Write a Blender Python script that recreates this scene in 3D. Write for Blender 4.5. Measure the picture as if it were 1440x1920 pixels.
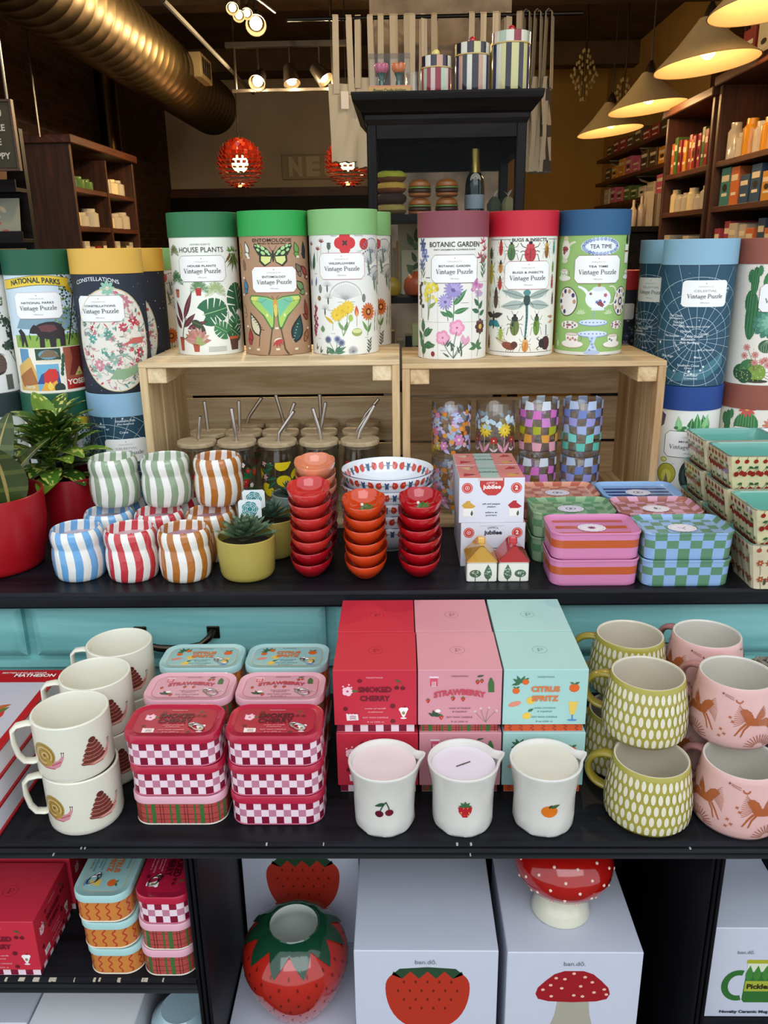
import bpy, math, random
from math import sin, cos, pi, radians, sqrt, atan2, asin, tan
from mathutils import Vector, Matrix
from mathutils.geometry import tessellate_polygon

for o in list(bpy.data.objects):
    bpy.data.objects.remove(o)
C = bpy.context.scene.collection
SC = bpy.context.scene

# ---------------------------------------------------------------- camera
FPX, PITCH, YAW, ROLL = 1520.0, radians(18.0), radians(1.3), radians(0.9)
CAM = Vector((0.0, 0.0, 1.5))
fw = Vector((-sin(YAW)*cos(PITCH), cos(YAW)*cos(PITCH), -sin(PITCH)))
r0 = Vector((cos(YAW), sin(YAW), 0))
u0 = r0.cross(fw)
RT = r0*cos(ROLL) - u0*sin(ROLL)
UP = u0*cos(ROLL) + r0*sin(ROLL)
cd = bpy.data.cameras.new('camera')
cam = bpy.data.objects.new('camera', cd)
C.objects.link(cam)
cam.matrix_world = Matrix(((RT.x, UP.x, -fw.x, CAM.x), (RT.y, UP.y, -fw.y, CAM.y), (RT.z, UP.z, -fw.z, CAM.z), (0, 0, 0, 1)))
cd.sensor_fit = 'VERTICAL'
cd.sensor_height = 36
cd.lens = 36*FPX/1920
cd.clip_start = 0.02
SC.camera = cam

# ---------------------------------------------------------------- sky, daylight, exposure
W = bpy.data.worlds.new('sky')
SC.world = W
W.use_nodes = True
bg = W.node_tree.nodes['Background']
bg.inputs[0].default_value = (0.86, 0.93, 1.0, 1)
bg.inputs[1].default_value = 0.78
SC.view_settings.view_transform = 'Standard'
SC.view_settings.look = 'None'
SC.view_settings.gamma = 1
SC.view_settings.use_curve_mapping = False
SC.view_settings.exposure = 0.62
SC.cycles.transparent_max_bounces = 48

def area(name, loc, rot, sx, sy, power, col):
    l = bpy.data.lights.new(name, 'AREA')
    l.shape = 'RECTANGLE'; l.size = sx; l.size_y = sy; l.energy = power; l.color = col
    o = bpy.data.objects.new(name, l); C.objects.link(o)
    o.location = loc; o.rotation_euler = rot
    return o
# open bright sky over the street behind the photographer, high up
area('street_sky_light', (0.6, -2.6, 4.2), (radians(-52)+pi/2-radians(38)-radians(0), 0, 0), 5.0, 2.5, 70, (0.92, 0.96, 1.0)).rotation_euler = (radians(52), 0, radians(8))

def P(px, py, z=None, y=None):
    """point of the ray through photo pixel (px,py) on the plane z=... or y=..."""
    d = fw*FPX + RT*(px-720) - UP*(py-960)
    t = (z-CAM.z)/d.z if z is not None else (y-CAM.y)/d.y
    return CAM + d*t

# ---------------------------------------------------------------- colours and materials
def lin(c):
    return c/12.92 if c <= 0.04045 else ((c+0.055)/1.055)**2.4
_cc = {}
def hx(s):
    if not isinstance(s, str): return s
    if s not in _cc:
        _cc[s] = tuple(lin(int(s[i:i+2], 16)/255) for i in (0, 2, 4)) + (1.0,)
    return _cc[s]
MATS = {}
def newmat(name):
    m = bpy.data.materials.new(name); m.use_nodes = True
    nt = m.node_tree
    return m, nt, nt.nodes['Principled BSDF']
def N(nt, t, **kw):
    n = nt.nodes.new(t)
    for k, v in kw.items():
        setattr(n, k, v)
    return n
def colmat(name, rough=0.5, coat=0.0, metal=0.0, spec=0.5, bump=0.0, bscale=300, var=0.04, vscale=40, sub=0.0, aniso=0.0):
    """object colour comes from the attribute Col, with slight uneven pigment and surface grain"""
    m, nt, b = newmat(name)
    a = N(nt, 'ShaderNodeAttribute', attribute_name='Col')
    n = N(nt, 'ShaderNodeTexNoise'); n.inputs['Scale'].default_value = vscale; n.inputs['Detail'].default_value = 4
    tc = N(nt, 'ShaderNodeTexCoord')
    nt.links.new(tc.outputs['Object'], n.inputs['Vector'])
    mr = N(nt, 'ShaderNodeMapRange'); mr.inputs[3].default_value = 1-var; mr.inputs[4].default_value = 1+var
    nt.links.new(n.outputs[0], mr.inputs[0])
    mx = N(nt, 'ShaderNodeVectorMath', operation='SCALE')
    nt.links.new(a.outputs['Color'], mx.inputs[0]); nt.links.new(mr.outputs[0], mx.inputs['Scale'])
    nt.links.new(mx.outputs[0], b.inputs['Base Color'])
    b.inputs['Roughness'].default_value = rough
    b.inputs['Metallic'].default_value = metal
    b.inputs['Specular IOR Level'].default_value = spec
    b.inputs['Coat Weight'].default_value = coat
    b.inputs['Coat Roughness'].default_value = 0.05
    if sub:
        b.inputs['Subsurface Weight'].default_value = sub; b.inputs['Subsurface Scale'].default_value = 0.01
    if bump:
        n2 = N(nt, 'ShaderNodeTexNoise'); n2.inputs['Scale'].default_value = bscale; n2.inputs['Detail'].default_value = 3
        nt.links.new(tc.outputs['Object'], n2.inputs['Vector'])
        bp = N(nt, 'ShaderNodeBump'); bp.inputs['Strength'].default_value = bump; bp.inputs['Distance'].default_value = 0.002
        nt.links.new(n2.outputs[0], bp.inputs['Height']); nt.links.new(bp.outputs[0], b.inputs['Normal'])
    MATS[name] = m
    return m
colmat('paper', rough=0.55, bump=0.05, bscale=500, var=0.03)
colmat('card', rough=0.45, var=0.02)
colmat('satin', rough=0.3, var=0.02)
colmat('gloss', rough=0.12, coat=0.6, var=0.04, vscale=60)
colmat('glaze', rough=0.28, coat=0.25, var=0.04, bump=0.08, bscale=60)
colmat('tin', rough=0.3, coat=0.3, var=0.02)
colmat('matte', rough=0.85, bump=0.1, bscale=200, var=0.08)
colmat('wax', rough=0.45, sub=0.2, var=0.02)
colmat('metal', rough=0.28, metal=1.0, var=0.05)
colmat('cloth', rough=0.95, bump=0.3, bscale=900, var=0.08, vscale=15)
colmat('leafy', rough=0.35, var=0.25, vscale=90)

def woodmat(name, dark, light, scale=18, rough=0.55, axis='X', knots=0.0, stretch=14):
    m, nt, b = newmat(name)
    tc = N(nt, 'ShaderNodeTexCoord')
    mp = N(nt, 'ShaderNodeMapping')
    sc = [scale]*3; sc['XYZ'.index(axis)] = scale/stretch
    mp.inputs['Scale'].default_value = sc
    nt.links.new(tc.outputs['Object'], mp.inputs[0])
    n = N(nt, 'ShaderNodeTexNoise'); n.inputs['Scale'].default_value = 1.6; n.inputs['Detail'].default_value = 6; n.inputs['Roughness'].default_value = 0.6
    n.inputs['Distortion'].default_value = 1.2
    nt.links.new(mp.outputs[0], n.inputs['Vector'])
    n2 = N(nt, 'ShaderNodeTexNoise'); n2.inputs['Scale'].default_value = 9; n2.inputs['Detail'].default_value = 3
    nt.links.new(mp.outputs[0], n2.inputs['Vector'])
    ad = N(nt, 'ShaderNodeMath', operation='MULTIPLY_ADD'); ad.inputs[1].default_value = 0.35
    nt.links.new(n2.outputs[0], ad.inputs[0]); nt.links.new(n.outputs[0], ad.inputs[2])
    cr = N(nt, 'ShaderNodeValToRGB')
    cr.color_ramp.elements[0].position = 0.48; cr.color_ramp.elements[0].color = hx(dark)
    cr.color_ramp.elements[1].position = 0.82; cr.color_ramp.elements[1].color = hx(light)
    nt.links.new(ad.outputs[0], cr.inputs[0]); nt.links.new(cr.outputs[0], b.inputs['Base Color'])
    b.inputs['Roughness'].default_value = rough
    bp = N(nt, 'ShaderNodeBump'); bp.inputs['Strength'].default_value = 0.15; bp.inputs['Distance'].default_value = 0.002
    nt.links.new(ad.outputs[0], bp.inputs['Height']); nt.links.new(bp.outputs[0], b.inputs['Normal'])
    MATS[name] = m
    return m
woodmat('pine_x', 'b08a58', 'dcbf92', axis='X')
woodmat('pine_y', 'b08a58', 'dcbf92', axis='Y')
woodmat('pine_z', 'a87f50', 'd3b283', axis='Z')
woodmat('pale_x', 'c4a474', 'ead4ac', axis='X')
woodmat('pale_y', 'c4a474', 'ead4ac', axis='Y')
woodmat('pale_z', 'bd9a68', 'e4cb9e', axis='Z')
woodmat('bamboo', 'a8906c', 'c9b391', axis='X', scale=60)
woodmat('black_x', '0e0e11', '1e1f24', axis='X', rough=0.38, scale=14)
woodmat('black_y', '0b0b0e', '17171b', axis='Y', rough=0.38, scale=14)
woodmat('black_z', '0b0b0e', '16161a', axis='Z', rough=0.4, scale=14)
woodmat('walnut_x', '2b150b', '5a2f19', axis='X', rough=0.5)
woodmat('walnut_z', '24120a', '4a2715', axis='Z', rough=0.5)
woodmat('ebony_x', '0b0908', '1b1615', axis='X', rough=0.5)
woodmat('ebony_z', '0b0908', '1b1615', axis='Z', rough=0.5)
for k_ in ('ebony_x', 'ebony_z', 'black_x', 'black_y', 'black_z'): MATS[k_].node_tree.nodes['Principled BSDF'].inputs['Specular IOR Level'].default_value = 0.14
woodmat('teal_x', '6cadae', '88c6c4', axis='X', rough=0.42, scale=10)

def flat(name, col, rough=0.6, metal=0.0, emit=None, es=0.0, noise=None):
    m, nt, b = newmat(name)
    b.inputs['Base Color'].default_value = hx(col); b.inputs['Roughness'].default_value = rough; b.inputs['Metallic'].default_value = metal
    if emit:
        b.inputs['Emission Color'].default_value = hx(emit); b.inputs['Emission Strength'].default_value = es
    if noise:
        tc = N(nt, 'ShaderNodeTexCoord'); n = N(nt, 'ShaderNodeTexNoise'); n.inputs['Scale'].default_value = noise[1]; n.inputs['Detail'].default_value = 8
        nt.links.new(tc.outputs['Object'], n.inputs['Vector'])
        cr = N(nt, 'ShaderNodeValToRGB'); cr.color_ramp.elements[0].color = hx(col); cr.color_ramp.elements[1].color = hx(noise[0])
        cr.color_ramp.elements[0].position = 0.35; cr.color_ramp.elements[1].position = 0.65
        nt.links.new(n.outputs[0], cr.inputs[0]); nt.links.new(cr.outputs[0], b.inputs['Base Color'])
        bp = N(nt, 'ShaderNodeBump'); bp.inputs['Strength'].default_value = 0.3; bp.inputs['Distance'].default_value = 0.01
        nt.links.new(n.outputs[0], bp.inputs['Height']); nt.links.new(bp.outputs[0], b.inputs['Normal'])
    MATS[name] = m
    return m
flat('plaster_cream', 'c0ae90', 0.9, noise=('cab99c', 3))
flat('plaster_ochre', 'a8813f', 0.9, noise=('b48a45', 3))
flat('ceiling_dark', '46341f', 0.9, noise=('5a4429', 5))
flat('concrete', '5e5245', 0.95, noise=('8e8070', 9))
flat('floor_wood', '3a2a1e', 0.6, noise=('4a3626', 4))
flat('bulb', 'ffd890', 0.5, emit='ffd080', es=9)
flat('bulb_soft', 'ffd890', 0.5, emit='ffb45a', es=6)
def brick():
    m, nt, b = newmat('brick')
    tc = N(nt, 'ShaderNodeTexCoord'); mp = N(nt, 'ShaderNodeMapping')
    mp.inputs['Rotation'].default_value = (radians(90), 0, radians(90))
    nt.links.new(tc.outputs['Object'], mp.inputs[0])
    sw = N(nt, 'ShaderNodeSeparateXYZ'); cb = N(nt, 'ShaderNodeCombineXYZ')
    nt.links.new(tc.outputs['Object'], sw.inputs[0]); nt.links.new(sw.outputs[1], cb.inputs[0]); nt.links.new(sw.outputs[2], cb.inputs[1])
    br = N(nt, 'ShaderNodeTexBrick'); br.inputs['Scale'].default_value = 4.5
    br.inputs['Color1'].default_value = hx('5a3a28'); br.inputs['Color2'].default_value = hx('3c2a22'); br.inputs['Mortar'].default_value = hx('574a3f')
    nt.links.new(cb.outputs[0], br.inputs['Vector']); nt.links.new(br.outputs[0], b.inputs['Base Color'])
    bp = N(nt, 'ShaderNodeBump'); bp.inputs['Distance'].default_value = 0.01; bp.inputs['Strength'].default_value = 0.6; bp.invert = True
    nt.links.new(br.outputs['Fac'], bp.inputs['Height']); nt.links.new(bp.outputs[0], b.inputs['Normal'])
    b.inputs['Roughness'].default_value = 0.9
    MATS['brick'] = m
brick()
def glassmat(name, col, rough=0.02, thin=True):
    m, nt, b = newmat(name)
    out = nt.nodes['Material Output']
    tr = N(nt, 'ShaderNodeBsdfTransparent'); tr.inputs[0].default_value = hx(col)
    gl = N(nt, 'ShaderNodeBsdfGlossy'); gl.inputs['Roughness'].default_value = rough
    lw = N(nt, 'ShaderNodeLayerWeight'); lw.inputs[0].default_value = 0.5
    pw = N(nt, 'ShaderNodeMath', operation='POWER'); pw.inputs[1].default_value = 3.2
    ml = N(nt, 'ShaderNodeMath', operation='MULTIPLY_ADD'); ml.inputs[1].default_value = 0.9; ml.inputs[2].default_value = 0.035
    nt.links.new(lw.outputs['Facing'], pw.inputs[0]); nt.links.new(pw.outputs[0], ml.inputs[0])
    mx = N(nt, 'ShaderNodeMixShader')
    nt.links.new(ml.outputs[0], mx.inputs[0]); nt.links.new(tr.outputs[0], mx.inputs[1]); nt.links.new(gl.outputs[0], mx.inputs[2])
    nt.links.new(mx.outputs[0], out.inputs[0])
    nt.nodes.remove(b)
    MATS[name] = m
glassmat('glass', 'fcfdfd')
glassmat('pane_glass', 'f0f2f2')
for n_ in MATS['pane_glass'].node_tree.nodes:
    if n_.type == 'MATH' and n_.operation == 'MULTIPLY_ADD': n_.inputs[2].default_value = 0.004
colmat('brass', rough=0.45, metal=0.35, var=0.08)
for n_ in MATS['glass'].node_tree.nodes:
    if n_.type == 'MATH' and n_.operation == 'MULTIPLY_ADD': n_.inputs[2].default_value = 0.06
glassmat('plastic_clear', 'f4f6fa', 0.08)

# ---------------------------------------------------------------- mesh builder
class MB:
    def __init__(s, mat='paper'):
        s.v = []; s.f = []; s.c = []; s.m = []; s.mats = [mat]; s.cur = 0; s.M = None
    def mat(s, name):
        if name not in s.mats: s.mats.append(name)
        s.cur = s.mats.index(name); return s
    def vert(s, p):
        p = Vector(p)
        if s.M is not None: p = s.M @ p
        s.v.append(p); return len(s.v)-1
    def face(s, idx, col):
        s.f.append(idx); s.c.append(hx(col)); s.m.append(s.cur)
    def poly(s, pts, col):
        s.face([s.vert(p) for p in pts], col)
    def loft(s, rings, col, cap0=True, cap1=True, loop=False):
        """rings of equal length; col = colour or f(i, j)"""
        n = len(rings[0]); ids = [[s.vert(p) for p in r] for r in rings]
        cf = col if callable(col) else (lambda i, j: col)
        R = len(rings)
        for i in range(R if loop else R-1):
            a, b = ids[i], ids[(i+1) % R]
            for j in range(n):
                k = (j+1) % n
                s.face([a[j], a[k], b[k], b[j]], cf(i, j))
        if not loop:
            if cap0: s.face(ids[0][::-1], cf(0, 0))
            if cap1: s.face(ids[-1], cf(R-2, 0))
    def box(s, x0, x1, y0, y1, z0, z1, col='ffffff', b=0.0):
        if b <= 0:
            r = lambda z: [(x0, y0, z), (x1, y0, z), (x1, y1, z), (x0, y1, z)]
            s.loft([r(z0), r(z1)], col); return
        cx, cy, w, d = (x0+x1)/2, (y0+y1)/2, x1-x0, y1-y0
        s.loft([ring(w-2*b, d-2*b, 0, z0, cx, cy, 1), ring(w, d, b, z0+b, cx, cy, 1), ring(w, d, b, z1-b, cx, cy, 1), ring(w-2*b, d-2*b, 0, z1, cx, cy, 1)], col)
    def lathe(s, prof, col, n=48, cap0=True, cap1=True, cx=0, cy=0):
        s.loft([[(cx+r*sin(2*pi*j/n), cy-r*cos(2*pi*j/n), z) for j in range(n)] for r, z in prof], col, cap0, cap1)
    def tube(s, pts, rad, col, n=8, cap=True):
        pts = [Vector(p) for p in pts]; rs = rad if isinstance(rad, (list, tuple)) else [rad]*len(pts)
        rings = []
        up = Vector((0.13, 0.21, 1)).normalized()
        for i, p in enumerate(pts):
            t = (pts[min(i+1, len(pts)-1)]-pts[max(i-1, 0)]).normalized()
            a = t.cross(up)
            if a.length < 0.05: a = t.cross(Vector((1, 0, 0)))
            a.normalize(); bb = a.cross(t)
            up = bb
            rings.append([p+(a*cos(2*pi*j/n)+bb*sin(2*pi*j/n))*rs[i] for j in range(n)])
        s.loft(rings, col, cap, cap)
    def sphere(s, c, r, col, n=16, m=10, sz=1.0):
        c = Vector(c)
        s.loft([[(c.x+r*sin(pi*i/m)*cos(2*pi*j/n), c.y+r*sin(pi*i/m)*sin(2*pi*j/n), c.z-r*sz*cos(pi*i/m)) for j in range(n)] for i in [0.15]+list(range(1, m))+[m-0.15]], col)
    def build(s, name, parent=None, smooth=35, loc=None, rz=None):
        me = bpy.data.meshes.new(name)
        me.from_pydata([tuple(v) for v in s.v], [], s.f)
        for m in s.mats: me.materials.append(MATS[m])
        me.polygons.foreach_set('material_index', s.m)
        at = me.color_attributes.new('Col', 'FLOAT_COLOR', 'CORNER')
        buf = []
        for f, c in zip(s.f, s.c): buf.extend(tuple(c)*len(f))
        at.data.foreach_set('color', buf)
        if smooth:
            me.polygons.foreach_set('use_smooth', [True]*len(s.f))
            me.update()
            me.set_sharp_from_angle(angle=radians(smooth))
        me.update()
        o = bpy.data.objects.new(name, me); C.objects.link(o)
        if parent: o.parent = parent
        if loc is not None: o.location = loc
        if rz is not None: o.rotation_euler = (0, 0, rz)
        return o

def ring(w, d, r, z, cx=0, cy=0, k=5):
    """rounded rectangle, k+1 points per corner, starting at front centre, counter-clockwise seen from above"""
    pts = []
    r = min(r, w/2, d/2)
    for qx, qy, a0 in ((1, -1, -pi/2), (1, 1, 0), (-1, 1, pi/2), (-1, -1, pi)):
        ox, oy = cx+qx*(w/2-r), cy+qy*(d/2-r)
        for i in range(k+1):
            a = a0+pi/2*i/k
            pts.append((ox+r*cos(a), oy+r*sin(a), z))
    return pts
def circ(r, z, n=48, cx=0, cy=0):
    return [(cx+r*sin(2*pi*j/n), cy-r*cos(2*pi*j/n), z) for j in range(n)]

# ---------------------------------------------------------------- flat artwork wrapped on surfaces
_tx = {}
def text_tris(body, bold=0.0, shear=0.0):
    key = (body, bold, shear)
    if key in _tx: return _tx[key]
    cu = bpy.data.curves.new('t', 'FONT'); cu.body = body; cu.resolution_u = 3; cu.offset = bold; cu.shear = shear
    ob = bpy.data.objects.new('t', cu); C.objects.link(ob)
    bpy.context.view_layer.update()
    dg = bpy.context.evaluated_depsgraph_get()
    me = ob.evaluated_get(dg).to_mesh()
    vs = [(v.co.x, v.co.y) for v in me.vertices]
    tr = []
    for p in me.polygons:
        ids = list(p.vertices)
        for i in range(1, len(ids)-1):
            tr.append((vs[ids[0]], vs[ids[i]], vs[ids[i+1]]))
    ob.evaluated_get(dg).to_mesh_clear()
    bpy.data.objects.remove(ob); bpy.data.curves.remove(cu)
    if vs:
        x0 = min(v[0] for v in vs); x1 = max(v[0] for v in vs)
    else: x0 = x1 = 0
    _tx[key] = (tr, x0, x1)
    return _tx[key]

# serif letters drawn with thick and thin strokes: (width, [(x0,y0,x1,y1,w0,w1) strokes], [(cx,cy,rx,ry,a0,a1,wthin,wthick) arcs])
_T, _t = 0.085, 0.035
SERIF = {
 'V': (0.62, [(.10,.70,.32,0,_T,_T),(.54,.70,.32,0,_t,_t),(.0,.69,.2,.69,_t,_t),(.46,.69,.62,.69,_t,_t)], []),
 'i': (0.28, [(.14,.44,.14,0,_T,_T),(.04,.44,.14,.44,_t,_t),(.03,.02,.25,.02,_t,_t),(.14,.62,.14,.70,_T,_T)], []),
 'n': (0.52, [(.12,.46,.12,0,_T,_T),(.40,.30,.40,0,_T,_T),(.02,.44,.12,.44,_t,_t),(.02,.02,.22,.02,_t,_t),(.30,.02,.50,.02,_t,_t)], [(.27,.30,.14,.15,0,180,_t,_T)]),
 't': (0.32, [(.13,.60,.13,.10,_T,_T),(.02,.43,.28,.43,_t,_t)], [(.21,.10,.08,.09,180,330,_t,_t)]),
 'a': (0.46, [(.34,.32,.34,.06,_T,_T),(.34,.03,.44,.03,_t,_t)], [(.22,.32,.12,.14,0,160,_t,_t),(.20,.14,.14,.14,0,360,_t,_T)]),
 'g': (0.48, [(.34,.40,.46,.44,_t,_t)], [(.22,.30,.14,.15,0,360,_t,_T),(.22,-.10,.18,.12,0,360,_t,.05),(.20,.09,.10,.07,90,270,_t,_t)]),
 'e': (0.44, [(.07,.27,.39,.27,_t,_t)], [(.23,.23,.16,.23,0,330,_t,_T)]),
 'P': (0.56, [(.14,.70,.14,0,.09,.09),(.02,.69,.30,.69,_t,_t),(.02,.01,.26,.01,_t,_t),(.14,.33,.30,.33,_t,_t)], [(.30,.51,.19,.18,-90,90,_t,_T)]),
 'u': (0.52, [(.12,.44,.12,.14,_T,_T),(.38,.44,.38,.02,_T,_T),(.02,.43,.14,.43,_t,_t),(.28,.43,.40,.43,_t,_t),(.38,.02,.50,.02,_t,_t)], [(.25,.15,.13,.14,180,360,_t,_t)]),
 'z': (0.44, [(.05,.42,.38,.42,_t,_t),(.37,.42,.06,.03,_T,_T),(.05,.02,.40,.02,_t,_t),(.05,.42,.05,.33,_t,_t),(.40,.02,.40,.13,_t,_t)], []),
 'l': (0.28, [(.14,.72,.14,0,_T,_T),(.04,.70,.14,.70,_t,_t),(.03,.02,.25,.02,_t,_t)], []),
 ' ': (0.28, [], []),
}

class Art:
    def __init__(s):
        s.items = []; s.n = 0; s.base = 1; s.fix = None
    def tri(s, tris, col):
        s.n += 1
        z = s.base + (s.n % 140 if s.fix is None else s.fix)
        for t in tris: s.items.append((t, col, z))
    def poly(s, pts, col):
        if len(pts) < 3: return
        pts = [(p[0], p[1]) for p in pts]
        if len(pts) <= 4:
            s.n += 1; z = s.base+(s.n % 140 if s.fix is None else s.fix)
            s.items.append((tuple(pts), col, z)) if len(pts) == 3 else s.items.extend([((pts[0], pts[1], pts[2]), col, z), ((pts[0], pts[2], pts[3]), col, z)])
            return
        ts = tessellate_polygon([[Vector((p[0], p[1], 0)) for p in pts]])
        s.tri([tuple(pts[i] for i in t) for t in ts], col)
    def fan(s, c, pts, col):
        s.tri([(c, pts[i], pts[(i+1) % len(pts)]) for i in range(len(pts))], col)
    def rect(s, x, y, w, h, col, ang=0):
        ca, sa = cos(ang), sin(ang)
        s.poly([(x+a*ca-b*sa, y+a*sa+b*ca) for a, b in ((-w/2, -h/2), (w/2, -h/2), (w/2, h/2), (-w/2, h/2))], col)
    def ell(s, x, y, rx, ry, col, ang=0, n=14, a0=0, a1=2*pi):
        ca, sa = cos(ang), sin(ang)
        full = abs(a1-a0-2*pi) < 1e-6
        k = n if full else n+1
        pts = []
        for i in range(k):
            t = a0+(a1-a0)*i/n
            a, b = rx*cos(t), ry*sin(t); pts.append((x+a*ca-b*sa, y+a*sa+b*ca))
        if full: s.fan((x, y), pts, col)
        else: s.poly(pts, col)
    def arc(s, x, y, rx, ry, a0, a1, w, col, n=16, w2=None):
        tr = []
        w2 = w if w2 is None else w2
        for i in range(n):
            q = []
            for t in (a0+(a1-a0)*i/n, a0+(a1-a0)*(i+1)/n):
                ww = w+(w2-w)*abs(cos(t))
                q.append(((x+(rx-ww/2)*cos(t), y+(ry-ww/2)*sin(t)), (x+(rx+ww/2)*cos(t), y+(ry+ww/2)*sin(t))))
            tr += [(q[0][0], q[0][1], q[1][1]), (q[0][0], q[1][1], q[1][0])]
        s.tri(tr, col)
    def line(s, pts, w, col, w2=None):
        w2 = w if w2 is None else w2
        tr = []; n = len(pts); L = []
        for i, p in enumerate(pts):
            a = pts[max(i-1, 0)]; b = pts[min(i+1, n-1)]
            dx, dy = b[0]-a[0], b[1]-a[1]; l = sqrt(dx*dx+dy*dy) or 1
            ww = (w+(w2-w)*i/max(n-1, 1))/2
            L.append(((p[0]-dy/l*ww, p[1]+dx/l*ww), (p[0]+dy/l*ww, p[1]-dx/l*ww)))
        for i in range(n-1):
            tr += [(L[i][0], L[i][1], L[i+1][1]), (L[i][0], L[i+1][1], L[i+1][0])]
        s.tri(tr, col)
    def curve(s, x0, y0, x1, y1, bend, w, col, w2=None, n=7):
        mx, my = (x0+x1)/2-(y1-y0)*bend, (y0+y1)/2+(x1-x0)*bend
        s.line([((1-t)**2*x0+2*t*(1-t)*mx+t*t*x1, (1-t)**2*y0+2*t*(1-t)*my+t*t*y1) for t in [i/n for i in range(n+1)]], w, col, w2)
    def leaf(s, x, y, L, Wd, ang, col, vein=None, n=6):
        ca, sa = cos(ang), sin(ang)
        prof = [(i/n, sin(pi*(i/n)**0.8)*(1-0.15*i/n)) for i in range(n+1)]
        up = [(t*L, h*Wd/2) for t, h in prof]; dn = [(t*L, -h*Wd/2) for t, h in prof[1:-1]][::-1]
        pts = [(x+a*ca-b*sa, y+a*sa+b*ca) for a, b in up+dn]
        s.poly(pts, col)
        if vein:
            s.line([(x, y), (x+L*.9*ca, y+L*.9*sa)], L*0.03, vein)
    def flower(s, x, y, r, n, col, cc='e8c33a', pw=0.5, inner=0.25, a0=0.0, c2=None):
        for i in range(n):
            a = a0+2*pi*i/n
            s.ell(x+r*.58*cos(a), y+r*.58*sin(a), r*.45, r*pw*.5, col if not c2 or i % 2 else c2, a, 8)
        s.ell(x, y, r*inner, r*inner, cc, 0, 8)
    def rrect(s, x, y, w, h, r, col, chamfer=False, border=None, bw=0.0):
        def out(w, h, r):
            pts = []
            for qx, qy, a0 in ((1, -1, -pi/2), (1, 1, 0), (-1, 1, pi/2), (-1, -1, pi)):
                k = 1 if chamfer else 4
                for i in range(k+1):
                    a = a0+pi/2*i/k
                    pts.append((x+qx*(w/2-r)+r*cos(a), y+qy*(h/2-r)+r*sin(a)))
            return pts
        if border: s.fan((x, y), out(w, h, r), border); s.fan((x, y), out(w-2*bw, h-2*bw, r*.9), col)
        else: s.fan((x, y), out(w, h, r), col)
    def text(s, body, x, y, size, col, width=None, bold=0.0, ang=0.0, shear=0.0, align='C', arch=0.0, sq=1.0):
        """size = cap height-ish; centred at x, baseline y; arch bends the line upwards in the middle"""
        tr, x0, x1 = text_tris(body, bold, shear)
        if x1-x0 <= 0: return
        k = size/0.7; kx = k*sq
        if width: kx = width/(x1-x0)
        ca, sa = cos(ang), sin(ang)
        ox = {'C': (x0+x1)/2, 'L': x0, 'R': x1}[align]
        hw = (x1-x0)*kx/2
        out = []
        for t in tr:
            q = []
            for p in t:
                a = (p[0]-ox)*kx; b = p[1]*k
                if arch: b += arch*(1-(a/hw)**2)
                q.append((x+a*ca-b*sa, y+a*sa+b*ca))
            out.append(tuple(q))
        f0 = s.fix; s.fix = 141; s.tri(out, col); s.fix = f0
    def serif(s, body, x, y, width, col, boldk=1.0):
        tot = sum(SERIF[c][0] for c in body); k = width/tot; cx = x-width/2
        f0 = s.fix; s.fix = 141
        for ch in body:
            w, st, ar = SERIF[ch]
            for x0, y0, x1, y1, w0, w1 in st:
                s.line([(cx+x0*k, y+y0*k), (cx+x1*k, y+y1*k)], w0*k*boldk, col, w1*k*boldk)
            for ax, ay, rx, ry, a0, a1, wt, wT in ar:
                s.arc(cx+ax*k, y+ay*k, rx*k, ry*k, radians(a0), radians(a1), wt*k*boldk, col, 12, wT*k*boldk)
            cx += w*k
        s.fix = f0
    def put(s, mb, F, du=None, dv=None, lift=5.5e-6, clip=None):
        """wrap onto a surface: F(u,v,offset) -> xyz; cut along the surface grid so that it stays flush"""
        for t, col, z in s.items:
            polys = [list(t)]
            if clip:
                for ax, val, keep in ((0, clip[0], 1), (0, clip[1], -1), (1, clip[2], 1), (1, clip[3], -1)):
                    polys = [q for q in (_half(p, ax, val, keep) for p in polys) if len(q) > 2]
            if du: polys = _strips(polys, 0, du)
            if dv: polys = _strips(polys, 1, dv)
            a = (t[1][0]-t[0][0])*(t[2][1]-t[0][1])-(t[1][1]-t[0][1])*(t[2][0]-t[0][0])
            for p in polys:
                pp = p if a > 0 else p[::-1]
                mb.poly([F(q[0], q[1], z*lift) for q in pp], col)

def _half(p, ax, val, keep):
    out = []
    n = len(p)
    for i in range(n):
        a, b = p[i], p[(i+1) % n]
        da, db = (a[ax]-val)*keep, (b[ax]-val)*keep
        if da >= 0: out.append(a)
        if (da > 0 and db < 0) or (da < 0 and db > 0):
            k = da/(da-db); out.append((a[0]+(b[0]-a[0])*k, a[1]+(b[1]-a[1])*k))
    return out
def _strips(polys, ax, step):
    res = []
    for p in polys:
        lo = min(q[ax] for q in p); hi = max(q[ax] for q in p)
        k0 = math.floor(lo/step+1e-6); k1 = math.ceil(hi/step-1e-6)
        if k1-k0 <= 1: res.append(p); continue
        for k in range(k0, k1):
            q = _half(_half(p, ax, k*step, 1), ax, (k+1)*step, -1)
            if len(q) > 2: res.append(q)
    return res
def cylmap(R, n):
    """cylinder of n flat facets (vertex at the front centre): u = distance along the facets"""
    st = 2*R*sin(pi/n)
    def F(u, v, o):
        k = math.floor(u/st+1e-9); f = u/st-k
        a0, a1 = 2*pi*k/n, 2*pi*(k+1)/n
        x = R*(sin(a0)*(1-f)+sin(a1)*f); y = -R*(cos(a0)*(1-f)+cos(a1)*f); am = a0+(a1-a0)*f
        return (x+o*sin(am), y-o*cos(am), v)
    return F, st

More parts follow.
